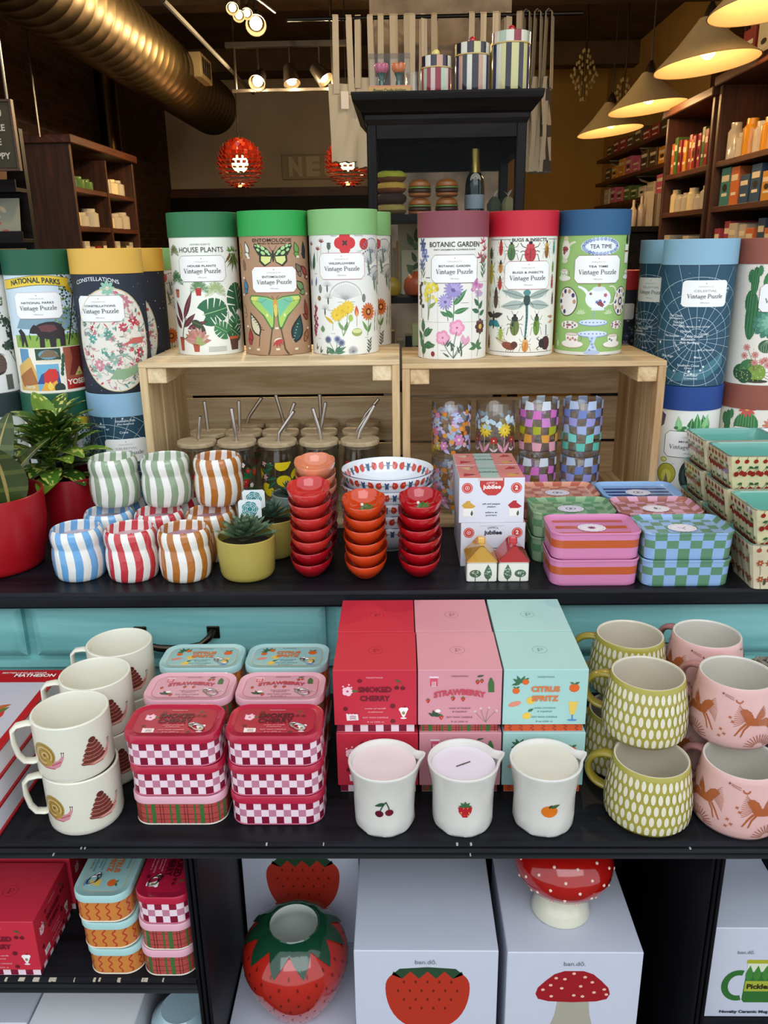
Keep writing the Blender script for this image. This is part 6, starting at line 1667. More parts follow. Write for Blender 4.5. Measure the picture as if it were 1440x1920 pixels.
for x, sd in ((-.2720, 'left'), (-.1560, 'right')):
    for k, nm in enumerate(('bottom', 'middle', 'top')):
        if sd == 'left' and k == 2: continue
        dup(tci, (x, .9850, zs3[k]), 0, 'pale blue citrus candle tin, %s of the rear %s stack' % (nm, sd))

# ================================================================ CANDLE GIFT BOXES
def gift_box(k, label, loc):
    t = thing('candle_box', label, 'gift box', loc); w, h, hb = .0995, .0855, .0115
    c = SC_C[k][2]; c2 = {'cherry': 'c22a48', 'straw': 'd79ab0', 'citrus': '96cfd0'}[k]
    m = MB('card'); b = w/2-.003; m.box(-b, b, -b, b, 0, h-.004, 'e8d8dc')
    for f in range(4):
        A = Art(); band_art(A, k, 2*b, .0005, hb+.001); dx, dy = ((0, -1), (1, 0), (0, 1), (-1, 0))[f]
        A.put(m, lambda u, v, o: (dx*(b+.0002+o)-dy*u, dy*(b+.0002+o)+dx*u, v))
    m.build('box_base', t, smooth=0)
    l = MB('card'); a = w/2
    l.loft([ring(w, w, .0004, hb, k=1), ring(w, w, .0004, h-.0005, k=1), ring(w-.001, w-.001, .0004, h, k=1)], c)
    A = Art(); scent_art(A, k, w, h-hb); zc = (h+hb)/2
    for f, on in ((0, 1), (1, 1)):
        dx, dy = ((0, -1), (1, 0))[f]; A.put(l, lambda u, v, o: (dx*(a+.0002+o)-dy*u, dy*(a+.0002+o)+dx*u, v+zc))
    B = Art(); mc = {'cherry': '7a1420', 'straw': '8a5a64', 'citrus': '5a7a78'}[k]
    B.arc(0, 0, .0092, .0092, 0, 2*pi, .0004, mc, 28); B.arc(.0012, .0012, .0030, .0026, -1.57, 1.57, .0005, mc, 10); B.arc(.0012, .0012, .0016, .0012, -1.57, 1.57, .0004, mc, 8)
    B.line([(-.0030, .0038), (.0012, .0038)], .0005, mc); B.line([(-.0030, -.0014), (.0012, -.0014)], .0005, mc); B.line([(-.0022, .0038), (-.0022, -.0040)], .0005, mc); B.line([(-.0010, .0038), (-.0010, -.0040)], .0005, mc); B.line([(-.0034, -.0040), (.0000, -.0040)], .0005, mc)
    B.put(l, lambda u, v, o: (u, v, h+.0001+o)); l.build('box_lid', t, smooth=0)
    return t
GB = {}
for k, x, nm in (('cherry', -.0335, 'red smoked cherry gift box'), ('straw', .0675, 'pink strawberry gift box'), ('citrus', .1690, 'aqua citrus gift box')):
    GB[k] = gift_box(k, nm + ', upper one of the front row', (x, .9022, ZL+.0860))
    dup(GB[k], (x+.0015, .9022, ZL), 0, nm + ', lower one of the front row behind the candle cups')
    dup(GB[k], (x-.0010+(.001 if k == 'citrus' else 0), 1.0035, ZL+.0860), 0, nm + ', upper one of the back row')
    dup(GB[k], (x, 1.0030, ZL), 0, nm + ', lower one of the back row')

# ================================================================ CERAMIC CANDLE CUPS
def candle_cup(fruit, label, x, wax, wick):
    t = thing('ceramic_candle', label, 'candle', (x, .8040, ZL)); n = 72
    pr = [(.0300, 0), (.0335, .0012), (.0350, .005), (.0352, .018), (.0350, .034), (.0362, .052), (.0384, .068), (.0410, .0795), (.0416, .0820), (.0408, .0832), (.0390, .0828), (.0376, .0800), (.0368, .0740)]
    def rg(r, z, i):
        out = []
        for j in range(n):
            a = 2*pi*j/n; rr = r*(1+.016*sin(5*a+z*90)*sin(z*75+a)*(1 if z < .075 else .3)+.011*sin(9*a-z*140)*(1 if z < .07 else 0))
            sp = math.exp(-((a-1.75)/.17)**2)*max(0, (z-.045)/.038)**1.6
            rr += .0085*sp; out.append((rr*sin(a), -rr*cos(a), z+.0025*sp))
        return out
    m = MB('glaze'); m.loft([rg(r, z, i) for i, (r, z) in enumerate(pr)], 'd6d3cb', True, False)
    A = Art(); v = .040
    if fruit == 'cherry':
        A.ell(-.0052, v-.005, .0048, .0045, '5a0f22', 0, 14); A.ell(.0062, v-.0035, .0048, .0045, '6a1428', 0, 14); A.curve(-.004, v-.001, .003, v+.012, .1, .0013, '2f4a34'); A.curve(.006, v+.001, .002, v+.012, -.1, .0013, '2f4a34'); A.leaf(.002, v+.010, .013, .005, pi+.35, '2c4f38')
    elif fruit == 'strawberry':
        A.poly([(-.0078, v+.004), (0, v+.0065), (.0078, v+.004), (.0070, v-.003), (.0025, v-.0098), (-.0025, v-.0098), (-.0070, v-.003)], 'b5202a')
        for i in range(9): A.ell(rnd.uniform(-.005, .005), v+rnd.uniform(-.007, .003), .0006, .0009, 'e8b05a', 0, 5)
        for a in range(5): A.leaf(0, v+.0055, .0075, .0035, .05+a*.76, '3a6a3f')
        A.line([(0, v+.006), (.0005, v+.0105)], .0012, '3a6a3f')
    else:
        A.ell(0, v-.002, .0092, .0080, 'd9731c', 0, 18); A.base += 2; [A.ell(rnd.uniform(-.006, .006), v-.002+rnd.uniform(-.005, .005), .0005, .0005, 'b85a18', 0, 5) for i in range(12)]; A.leaf(.001, v+.0035, .011, .0048, .35, '3f5f34'); A.leaf(-.001, v+.003, .006, .003, .9, '2f4a2c'); A.base -= 2
    def F(u, vv, o): a = u/.0355; R = .0356+max(0, vv-.034)*.08+.0002+o*2; return (R*sin(a), -R*cos(a), vv)
    A.put(m, F, du=.0025); m.build('cup_body', t, smooth=50)
    w = MB('wax'); zw = .0770 if not wick else .0745
    w.lathe([(.0378, zw-.004), (.0374, zw+.0008), (.034, zw), (.008, zw-.0012), (.003, zw-.0006)], wax, 48, True, True); w.build('wax', t, smooth=60)
    if wick:
        k = MB('matte'); k.box(-.0095, .0095, -.0004, .0004, zw-.002, zw+.0022, '5a5048'); k.M = Matrix.Rotation(.5, 4, 'Z')
        k.v = [k.M @ q for q in k.v]; k.M = None; k.build('wooden_wick', t); 
        d = MB('satin'); d.lathe([(.0366, zw+.0006), (.0366, zw+.0009), (.0010, zw+.0009)], 'e0d8de', 40, False, False); o = d.build('dust_cover', t, smooth=0); o['label'] = 'pale paper dust cover'
    return t
candle_cup('cherry', 'white ceramic candle cup with raised cherries, leftmost of three', -.0230, 'e2d2d0', False)
candle_cup('strawberry', 'white ceramic candle cup with raised strawberry, wooden wick showing', .0690, 'dccfd8', True)
candle_cup('orange', 'white ceramic candle cup with raised orange, rightmost of three', .1640, 'd8cfbd', False)

# ================================================================ STONEWARE MUGS
MGP = [(.040, 0), (.0455, .0008), (.0490, .006), (.0502, .014), (.0500, .026), (.0482, .044), (.0458, .060), (.0440, .071), (.0432, .0770), (.0424, .0782), (.0410, .0782), (.0402, .0770)]
MGI = []
for i in range(16):
    z = .0760-i*.0042; rr = .0402+(.0770-z)*.085; MGI.append((rr+(.0006 if i % 2 else -.0004), z))
MGI += [(.036, .010), (.01, .009)]
def mug_r(v):
    for (r0_, z0), (r1, z1) in zip(MGP[:9], MGP[1:9]):
        if z0 <= v <= z1: return r0_+(r1-r0_)*(v-z0)/(z1-z0)
    return MGP[8][0]
def stone_mug(body, inside, handle, label, loc, rz, art, hrot=0):
    t = thing('stoneware_mug', label, 'mug', loc, rz); n = 80; m = MB('glaze')
    no = len(MGP)-3
    m.loft([circ(r, z, n) for r, z in MGP+MGI], lambda i, j: body if i < no else inside, True, True)
    A = Art(); art(A); Rm = .047; st = 2*pi*Rm/n
    def F(u, v, o): a = u/Rm; r = mug_r(v)+.00025+o; return (r*sin(a), -r*cos(a), v)
    A.put(m, F, du=st, dv=.006, clip=(-pi*Rm, pi*Rm, .003, .0765)); m.build('mug_body', t, smooth=50)
    h = MB('glaze'); pts = []
    for i in range(15):
        a = radians(75)+radians(215)*i/14
        pts.append(Vector((-.0485+.021*cos(a)*1.12, 0, .045+.0225*sin(a))))
    pts[0] = Vector((-.0415, 0, .0665)); pts[-1] = Vector((-.0470, 0, .0225))
    rings = []
    for i, p in enumerate(pts):
        tg = (pts[min(14, i+1)]-pts[max(0, i-1)]).normalized(); nn = Vector((tg.z, 0, -tg.x))
        rings.append([p+nn*.0040*cos(q)+Vector((0, 1, 0))*.0075*sin(q) for q in (2*pi*j/12 for j in range(12))])
    h.loft(rings, handle); h.build('mug_handle', t, smooth=60, rz=hrot)
    return t
def art_grain(A):
    L = 2*pi*.047; n = 38
    for r in range(5):
        for i in range(n):
            u = -L/2+(i+.5*(r % 2))*L/n; A.ell(u, .011+r*.0138, .0027, .0064, 'dcd6bd', 0, 10)
def horse(A, x, y, s, q=1):
    k = lambda pts: [(x+q*a*s, y+b*s) for a, b in pts]; c = 'a5562a'
    A.poly(k([(-1.1, .25), (-.8, .5), (-.3, .45), (.2, .30), (.6, .40), (1.0, .15), (1.15, -.3), (.9, -.5), (.5, -.25), (0, -.2), (-.5, -.15), (-.9, -.1)]), c)
    A.poly(k([(-.9, .1), (-1.25, .55), (-1.5, 1.0), (-1.25, 1.2), (-.95, 1.15), (-.55, .75), (-.4, .4)]), c)
    A.poly(k([(-1.35, 1.12), (-1.05, 1.2), (-.62, .92), (-.66, .78), (-1.0, .82)]), c)
    A.line(k([(-1.0, .0), (-1.35, -.45), (-1.7, -1.1)]), s*.17, c, s*.09); A.line(k([(-.8, -.1), (-1.1, -.5), (-1.3, -1.15)]), s*.16, c, s*.08)
    A.line(k([(.95, -.1), (1.3, -.6), (1.9, -.9)]), s*.26, c, s*.07); A.line(k([(.8, -.3), (1.2, -.85), (1.5, -1.4)]), s*.2, c, s*.08)
    for i in range(12): A.curve(*k([(-1.25+.03*i, 1.15-.06*i)])[0], *k([(-1.75-.02*i+.1*abs(i-6)*.3, 1.55-.17*i)])[0], .15, s*.035, c)
    for i in range(7): A.curve(*k([(1.0, .15)])[0], *k([(1.6+.08*i, .75-.12*i)])[0], -.15, s*.05, c)
    for i in range(6): A.leaf(*k([(-.3, .35)])[0], s*(1.35-.1*i), s*.18, (1.0-.15*i) if q > 0 else pi-(1.0-.15*i), c)
def art_pegasus(A):
    L = 2*pi*.047; c = '9a5a3c'
    for u0 in (-.040, .034, .108):
        horse(A, u0, .038, .0150, -1 if u0 < 0 else 1)
        for i in range(13): a = pi*.04+i*pi*.92/12; A.line([(u0+.002+.006*cos(a), .007+.006*sin(a)), (u0+.002+.017*cos(a), .007+.017*sin(a))], .0009, c)
        A.arc(u0-.024, .066, .0036, .0034, pi, 2*pi, .0016, 'a5562a', 10)
        for dx, dy in ((-.032, .044), (-.029, .039), (-.040, .027), (-.036, .022), (-.041, .018)):
            A.rect(u0+dx, dy, .0040, .0009, 'a5562a', .5); A.rect(u0+dx, dy, .0040, .0009, 'a5562a', .5+pi/2)
        A.ell(u0-.043, .070, .0013, .0013, '7a4a3a'); [A.line([(u0-.041, .070-.0008*i), (u0-.030, .0675-.0012*i)], .0006, c) for i in (0, 2)]
ym = stone_mug('a49a40', 'cfc6b2', '93822a', 'olive mug with cream grain pattern, front lower one', (.2890, .8160, ZL), -.45, art_grain)
dup(ym, (.2940, .8700, ZL+.0790), -.38, 'olive mug with cream grain pattern, front upper one')
dup(ym, (.2830, .9180, ZL), -.30, 'olive mug with cream grain pattern, rear lower one in shadow')
dup(ym, (.3000, .9730, ZL+.0790), -.35, 'olive mug with cream grain pattern, rear upper one')
pm = stone_mug('d6aaa4', 'd0cbc0', 'a87470', 'pink mug with rust winged horses, front lower one', (.3920, .8120, ZL), -.45, art_pegasus, -.40)
dup(pm, (.4000, .8700, ZL+.0790), -.50, 'pink mug with rust winged horses, front upper one')
dup(pm, (.3880, .9180, ZL), -.30, 'pink mug with rust winged horses, rear lower one')
dup(pm, (.4010, .9730, ZL+.0790), -.55, 'pink mug with rust winged horses, rear upper one')
# plum mug and dried pod at the right edge
mq = stone_mug('5a4c60', '4a4250', '5a4c60', 'dark plum mug at the right edge beside the pink mugs', (.5030, .8900, ZL+.020), -.4, lambda A: None)
m = MB('matte'); m.box(.455, .56, .83, 1.02, ZL, ZL+.0198, '2c2730', b=.001); solo('display_tray', m, 'low dark tray at the right edge under the plum mug', 'tray')
t = thing('pine_cone', 'grey scaled pine cone on the dark tray at the right edge', 'pine cone', (.494, .985, ZL+.020)); m = MB('matte')
for i in range(60):
    a = i*2.399; z = .012+.075*i/60; r = .034*sin(pi*(.15+.8*i/60))
    m.M = Matrix.Translation((r*cos(a), r*sin(a), z)) @ Matrix.Rotation(a, 4, 'Z') @ Matrix.Rotation(-.5, 4, 'Y'); m.box(-.006, .010, -.006, .006, -.002, .002, '7a7468' if i % 3 else '57524a', b=.001)
m.M = None; m.lathe([(.012, 0), (.026, .02), (.028, .05), (.012, .085)], '3a352e', 20); m.build('scales', t)

# ================================================================ BOOKS AT THE LEFT
for k in range(3):
    t = thing('hardback_book', 'red hardback book with pale cover, %s of the stack left of the snail mugs' % ('bottom', 'middle', 'top')[k], 'book', (-.5550+.002*k, .8750, ZL+.0337*k))
    w, d, h = .168, .222, .0330
    p = MB('paper'); p.box(-w/2+.003, w/2-.003, -d/2+.003, d/2-.003, .0028, h-.0028, 'dcdbe2'); p.build('pages', t, smooth=0)
    c = MB('satin'); c.box(-w/2, w/2, -d/2, d/2, 0, .0028, 'a8141c', b=.0006); c.box(-w/2, w/2, -d/2, d/2, h-.0028, h, 'a8141c', b=.0006); c.box(-w/2, -w/2+.003, -d/2, d/2, .001, h-.001, 'a8141c')
    A = Art(); A.rect(0, -.012, w-.020, d-.044, 'b6b8c2'); A.text('BESTSELLING AUTHOR', .035, .099, .0042, 'e8c8c4', bold=.02); A.text('MATHESON', .052, .0905, .0075, 'f3ece6', bold=.03, width=.055)
    for i in range(6): A.leaf(.035+.006*i, .01-.012*i, .022, .010, .6+.4*i, ('a8602c', '4f6a34', 'b8302c')[i % 3])
    A.put(c, lambda u, v, o: (u, v, h+.0001+o)); c.build('cover', t, smooth=0)

# ================================================================ LOWER COMPARTMENTS
zb = .648
dup(GB['cherry'], (-.4990, .8190, zb+.0002), 0, 'red smoked cherry gift box, front one on the bottom left shelf')
dup(GB['cherry'], (-.4960, .9250, zb+.0002), 0, 'red smoked cherry gift box, behind the front one on the bottom left shelf')
dup(GB['straw'], (-.5000, .9250, zb+.0860), 0, 'strawberry gift box with tartan foot, stacked at the back of the bottom left shelf')
for k, nm in enumerate(('bottom', 'middle', 'top')):
    dup(tci, (-.3640+.003*(1-k), .8280, zb+.0002+k*(TH+.0003)), -pi/2, 'pale blue citrus candle tin turned endways on the bottom left shelf, ' + nm)
    dup(tc if k == 2 else tsb, (-.2930+.001*k, .8260, zb+.0002+k*(TH+.0003)), -pi/2, ('smoked cherry' if k == 2 else 'tartan sided strawberry') + ' candle tin turned endways by the upright, ' + nm)

def carton(label, x0, x1, y0, y1, z0, z1, art, col='c6cad8'):
    t = thing('white_carton', label, 'carton', ((x0+x1)/2, y0, z0)); w, d, h = x1-x0, y1-y0, z1-z0
    m = MB('card'); m.box(-w/2, w/2, 0, d, 0, h, col, b=.0007)
    if art:
        A = Art(); art(A, h); A.put(m, lambda u, v, o: (u, -.0002-o, v))
    m.build('carton_body', t, smooth=0)
    f = MB('card'); f.box(-w/2+.001, w/2-.001, .0008, d-.0008, h+.0001, h+.0007, col); o = f.build('top_flap', t, smooth=0)
    return t
def bando(A, h): A.text('ban.d\u014d.', 0, h-.020, .0064, '6a6c78', width=.027)
def pic_straw(A, cx, cy, s):
    pts = []
    for i in range(36):
        a = 2*pi*i/36; c_, s__ = cos(a), sin(a)
        X = s*abs(c_)**.75*(1 if c_ > 0 else -1); Y = s*(.62 if s__ > 0 else 1.25)*abs(s__)**(.8 if s__ > 0 else 1.05)*(1 if s__ > 0 else -1)
        pts.append((cx+X, cy+Y))
    A.fan((cx, cy), pts, 'b3301c')
    A.poly([(cx-s*.84, cy+s*.42)]+[(cx-s*.80+s*1.6*i/8, cy+s*(.52 if i % 2 == 0 else .30)) for i in range(9)]+[(cx+s*.84, cy+s*.42), (cx+s*.66, cy+s*.60), (cx, cy+s*.65), (cx-s*.66, cy+s*.60)], '26462c')
    for i in range(7):
        for j in range(5):
            x, y = (i-3+.5*(j % 2))*s*.28, (.2-.27*j)*s
            if x*x/(s*s)+y*y/(s*s) < .72: A.ell(cx+x, cy+y, s*.03, s*.05, '6a1a12', 0, 6)
carton('white carton with strawberry vase picture, in front at the middle', -.0640, .1150, .785, .955, .37, .6745, lambda A, h: (bando(A, h), pic_straw(A, .002, h-.060, .053)))
def pic_mush(A, h):
    bando(A, h); y = h-.060
    A.poly([(-.018, y-.012), (.020, y-.012), (.023, y-.040), (.030, y-.070), (-.030, y-.070), (-.021, y-.040)], 'a8a394'); A.base += 2
    A.fan((0, y), [(-.043, y-.014), (-.030, y-.018), (0, y-.0195), (.030, y-.018), (.043, y-.014), (.0465, y-.006), (.044, y+.004), (.035, y+.015), (.024, y+.026), (.012, y+.031), (-.012, y+.031), (-.024, y+.026), (-.035, y+.015), (-.044, y+.004), (-.0465, y-.006)], '9a1420')
    for u, v in ((-.048, .001), (-.036, .010), (-.034, -.012), (-.018, .004), (-.014, .022), (.002, -.010), (.012, .008), (.018, .026), (.030, .016), (.034, -.004), (.050, .002), (-.028, .024), (0, .033), (.016, -.012), (.054, -.008)): A.ell(u*.78, y+v*.82, .0024, .0021, 'e6b8a4', 0, 8)
carton('white carton with toadstool picture, under the mushroom vase', .1260, .2930, .785, .960, .37, .6725, pic_mush)
carton('white carton behind the strawberry vase with its picture', -.2380, -.0670, .965, 1.085, .5006, .668, lambda A, h: pic_straw(A, .003, h-.043, .054))
carton('white carton under the strawberry vase', -.2400, -.0680, .800, 1.080, .37, .4995, None)
carton('white carton behind the middle one', -.0620, .1150, .960, 1.08, .37, .6745, None)
def pic_pickle(A0, h):
    A = Art()
    A.text('ban.d\u014d.', .004, h-.040, .0052, '6a6c78', width=.021)
    A.arc(.000, h-.092, .017, .021, 1.3, 5.0, .0085, '2f6a2c', 18)
    A.poly([(.010, h-.120), (.042, h-.120), (.045, h-.115), (.044, h-.070), (.008, h-.070), (.007, h-.115)], '2f6a2c'); A.rect(.026, h-.062, .035, .012, 'd6dcc0'); A.rect(.027, h-.053, .040, .006, 'a8a82c')
    for u in (.012, .022, .033, .040): A.leaf(u, h-.085, .026, .010, 1.57, '3f7f34')
    A.base += 4; A.rect(.026, h-.093, .035, .017, 'a3ad3a'); A.base -= 4; A.text('Pickles', .026, h-.0965, .0075, '2c2618', width=.030, bold=.03)
    A.text('Novelty Ceramic Mug', .012, h-.137, .0042, '2c2e38', width=.062, bold=.04)
    A0.items = [(tuple((q[0]-.008, q[1]) for q in t_), c, z) for t_, c, z in A.items]
carton('white carton with pickle jar mug picture, at the bottom right', .3720, .4920, .805, .925, .5465, .6910, pic_pickle)
carton('white carton behind the pickle mug one', .3735, .4980, .935, 1.07, .5465, .7400, None)
carton('white carton on the floor shelf, left one of the bottom row', -.6200, -.5190, .830, 1.06, .37, .4985, None, 'd0d2dc')
carton('white carton at the bottom left, painted paler for sunlight', -.5150, -.3700, .800, 1.06, .37, .5000, None, 'eeeff2')  # sunlight is painted into the card colour as a paler white
m = MB('gloss'); m.lathe([(.030, 0), (.045, .03), (.050, .07), (.042, .110), (.028, .126), (.022, .125)], 'a8c4d0', 40); solo('ceramic_vase', m, 'pale blue rounded vase on the bottom shelf beside the paler carton', 'vase', (-.3140, .8600, .3702))

# strawberry vase
t = thing('strawberry_vase', 'big glossy strawberry shaped vase with green leaf crown', 'vase', (-.1490, .8600, .5006))
SP = [(.026, 0), (.032, .001), (.041, .012), (.053, .032), (.064, .056), (.0705, .080), (.0715, .096), (.0680, .112), (.0590, .126), (.0470, .136), (.0370, .1405)]
m = MB('gloss'); m.loft([circ(r, z, 64) for r, z in SP], 'ad2418', True, False)
A = Art()
def sp_r(v):
    for (r0_, z0), (r1, z1) in zip(SP, SP[1:]):
        if z0 <= v <= z1: return r0_+(r1-r0_)*(v-z0)/(z1-z0)
    return SP[-1][0]
for i in range(9):
    z = .008+i*.0135; c = 2*pi*.066; n = 18
    for j in range(n): A.ell(-c/2+(j+.5*(i % 2))*c/n+rnd.uniform(-.001, .001), z, .0014*.066/max(.03, sp_r(z)), .0027, '6a140c', 0, 8)
A.put(m, lambda u, v, o: ((sp_r(v)+.0004+o)*sin(u/.066), -(sp_r(v)+.0004+o)*cos(u/.066), v)); m.build('berry_body', t, smooth=60)
l = MB('gloss'); rings = []
for k in range(8):
    f = k/7; rr = []
    for j in range(88):
        a = 2*pi*j/88; saw = abs(((j/8) % 1)-.5)*2
        s_ = f*(.0165+.022*(1-saw)); z = .1425-s_*.12-s_**2*16.0
        rad = .0350+s_*.86
        rad = max(rad, sp_r(z)+.0022) if z < .1400 else rad
        rr.append((rad*sin(a), -rad*cos(a), z+.0008*(1-saw)))
    rings.append(rr)
l.loft(rings, '153f2a', False, False); l.loft([circ(.0350, .1425, 88), circ(.0335, .1440, 88), circ(.0320, .1430, 88)], '153f2a', False, False); l.build('leaf_crown', t, smooth=45)
i_ = MB('gloss'); i_.loft([circ(r, z, 64) for r, z in [(.0322, .1432), (.0312, .136), (.040, .12), (.046, .09), (.040, .04), (.02, .02)]], 'c9cec6', False, True); o = i_.build('inner_glaze', t, smooth=60); o['label'] = 'white glazed inside'
# mushroom vase
t = thing('mushroom_vase', 'glossy red toadstool vase with white dots on a cream stem', 'vase', (.2040, .8560, .6734))
m = MB('gloss'); m.lathe([(.034, 0), (.0375, .001), (.0385, .004), (.0340, .016), (.0290, .030), (.0270, .042), (.0285, .050)], 'd5d3bd', 56); m.build('stem', t, smooth=60)
MPF = [(.0265, .0455), (.040, .0475), (.0535, .0560), (.0615, .0700), (.0625, .0840), (.0570, .0980), (.0450, .1100), (.0300, .1170)]
m = MB('gloss'); m.loft([circ(r, z, 64) for r, z in MPF], 'a5140f', True, True)
for i in range(5):
    for j in range(11):
        zz = .055+i*.0125; a = 2*pi*(j+.5*(i % 2))/11+.13
        for (r0_, z0), (r1, z1) in zip(MPF, MPF[1:]):
            if z0 <= zz <= z1: rr = r0_+(r1-r0_)*(zz-z0)/(z1-z0)
        m.sphere((rr*sin(a)*.995, -rr*cos(a)*.995, zz), .0023, 'e6c0ae', 8, 6)
m.build('cap', t, smooth=60)
# ================================================================ GLAZED DISPLAY CABINET ON THE COUNTER
cx_, cyf = .0955, 1.755
t = thing('display_cabinet', 'tall black wooden display cabinet with glass panes and flared cornice behind the crates', 'cabinet', (cx_, cyf, ZT))
w, d, H = .158, .30, .720
m = MB('ebony_z')
for sx in (-1, 1):
    for y0 in (0, d-.022): m.box(min(sx*w, sx*(w-.020)), max(sx*w, sx*(w-.020)), y0, y0+.022, 0, H-.02, b=.002)
m.build('corner_post', t)
m = MB('ebony_x'); m.box(-w+.02, w-.02, 0, .018, H-.046, H-.02); m.box(-w+.02, w-.02, 0, .018, 0, .03); m.box(-w+.02, w-.02, d-.018, d, H-.085, H-.02)
for sx in (-1, 1): m.box(min(sx*w, sx*(w-.018)), max(sx*w, sx*(w-.018)), .02, d-.02, H-.07, H-.02)
m.build('frame_rail', t, smooth=0)
m = MB('ebony_x'); prof = [(0, H-.022), (.004, H-.012), (.004, H-.004), (.010, H), (.012, H+.003), (.026, H+.020), (.028, H+.030), (.028, H+.034)]
m.loft([ring(2*(w+o), d+2*o, .0015, z, 0, d/2, 1) for o, z in prof], 'ffffff'); m.build('cornice', t, smooth=0)
for z in (.533, .368, .18):
    m = MB('ebony_x'); m.box(-w+.012, w-.012, .012, d-.012, z-.012, z); m.build('cabinet_shelf', t, smooth=0)
m = MB('pane_glass'); m.box(-w+.02, w-.02, .009, .0105, .03, H-.046); m.build('glass_pane', t, smooth=0)
cz = lambda k: ZT+k
# things on top
ztop = ZT+H+.034
def canister(label, x, y, r, h, cols, lidcols, knob, hl=.022):
    t = thing('striped_canister', label, 'canister', (x, y, ztop)); n = 64
    m = MB('gloss'); m.loft([circ(r-.001, 0, n), circ(r, .002, n), circ(r, h-hl, n)], lambda i, j: cols[(j//3) % len(cols)], True, True); m.build('canister_body', t)
    m = MB('gloss'); m.loft([circ(r-.0005, h-hl-.001, n), circ(r+.0016, h-hl, n), circ(r+.0016, h-hl+.002, n)], 'c8a860', True, False); m.loft([circ(r+.001, h-hl+.002, n), circ(r+.001, h-.001, n), circ(r-.001, h, n), circ(.002, h+.001, n)], lambda i, j: lidcols[(j//4) % len(lidcols)]); m.build('canister_lid', t)
    if knob: m = MB('gloss'); m.sphere((0, 0, h+.007), .0075, knob, 14, 8); m.build('lid_knob', t)
g_, w_, k_, r_, p_, y_, b_ = 'b9c8a8', 'd8d4c0', '2a2430', '8f2430', 'c99a80', 'cfc78a', '2c3a60'
canister('short canister with red and green stripes and pale yellow knob', .0760, 1.800, .0300, .0700, (r_, g_, w_, 'a84a5a', g_, r_, 'd0b8b0'), (p_, k_, w_, k_), 'd8c870')
canister('middle canister with dark and pink stripes and red knob', .1480, 1.805, .0335, .0920, (k_, p_, w_, b_, p_, k_, w_), (y_, k_, w_, k_), 'a8202a')
canister('tallest canister with navy and yellow stripes and red striped lid', .2240, 1.805, .0370, .1100, (y_, k_, y_, b_, w_, y_, k_), (r_, w_, 'a8b8a0', w_), 'a8202a')
m = MB('satin'); m.box(-.008, .008, -.02, .02, 0, .105, 'b8ab4a', b=.001); solo('slim_box', m, 'slim yellow box between the middle and tallest canisters', 'box', (.1975+.0, 1.862, ztop))
m = MB('satin'); m.box(-.007, .007, -.02, .02, 0, .092, '8a90a8', b=.001); solo('slim_box', m, 'slim grey box behind the middle canister', 'box', (.1795, 1.870, ztop))
m = MB('glass'); m.lathe([(.014, 0), (.016, .002), (.017, .045), (.015, .046), (.014, .004)], 'ffffff', 24); solo('small_glass', m, 'small clear glass between flower candle box and short canister', 'glass', (.0330, 1.815, ztop))
t = thing('flower_candle_box', 'clear fronted box with two glass tulip candle holders on the cabinet', 'box', (-.0160, 1.775, ztop))
m = MB('plastic_clear'); w2, h2, d2 = .0405, .0740, .05
m.box(-w2, w2, 0, d2, .018, h2); m.build('clear_cover', t, smooth=0)
m = MB('card'); m.box(-w2-.0004, w2+.0004, -.0004, d2+.0004, 0, .018, 'c9964a'); A = Art(); A.text('Flower Candle Holders', 0, .0065, .0058, '4f5a34', width=.064, bold=.03); A.text('set of 2', 0, .002, .0020, '8a6a3a'); A.rect(0, .0165, .08, .001, 'd8607a'); A.put(m, lambda u, v, o: (u, -.0006-o, v)); m.build('box_base', t, smooth=0)
for x, c in ((-.016, 'c45a78'), (.018, 'd8722c')):
    m = MB('gloss'); m.lathe([(.008, .019), (.006, .025), (.0055, .035), (.009, .043)], '1f4a34', 20)
    for i in range(6):
        a = i*1.047; m.M = Matrix.Translation((x*0, 0, .046)) @ Matrix.Rotation(a, 4, 'Z') @ Matrix.Rotation(.35, 4, 'Y'); m.sphere((.005, 0, .008), .006, c, 10, 7, 1.7)
    m.M = None; o = m.build('tulip_holder', t); o.location = (x, .022, 0)
# inside the cabinet
def donut(label, x, y, z, c1, c2):
    t = thing('donut_candle', label, 'donut', (x, y, z)); R, r = .0185, .0125
    def tor(z0, sq, rr, nn, bump): return [[((R+rr*cos(b))*cos(a), (R+rr*cos(b))*sin(a), z0+rr*sq*sin(b)+(bump*rnd.random())) for a in (2*pi*i/28 for i in range(28))] for b in nn]
    m = MB('matte'); m.loft(tor(.0095, .75, r, [2*pi*j/12 for j in range(12)], 0), c1, loop=True); m.build('dough', t)
    m = MB('matte'); m.loft(tor(.0105, .8, r+.0008, [pi*(-.05+1.1*j/7) for j in range(8)], .0018), c2, False, False); m.build('icing', t)
zi = cz(.533)
for k, (c1, c2, nm) in enumerate((('7a5a30', 'a8904a', 'pale crumb donut, bottom of the stack'), ('4a2c1c', '3a241a', 'chocolate donut, second from the bottom'), ('8a4a24', 'c49a3a', 'yellow iced donut, third from the bottom'), ('7a4a28', 'a8a82c', 'lime green sprinkled donut, top of the stack'))):
    donut(nm + ' in the cabinet', -.0150, 1.825, zi+.0215*k+.0003, c1, c2)
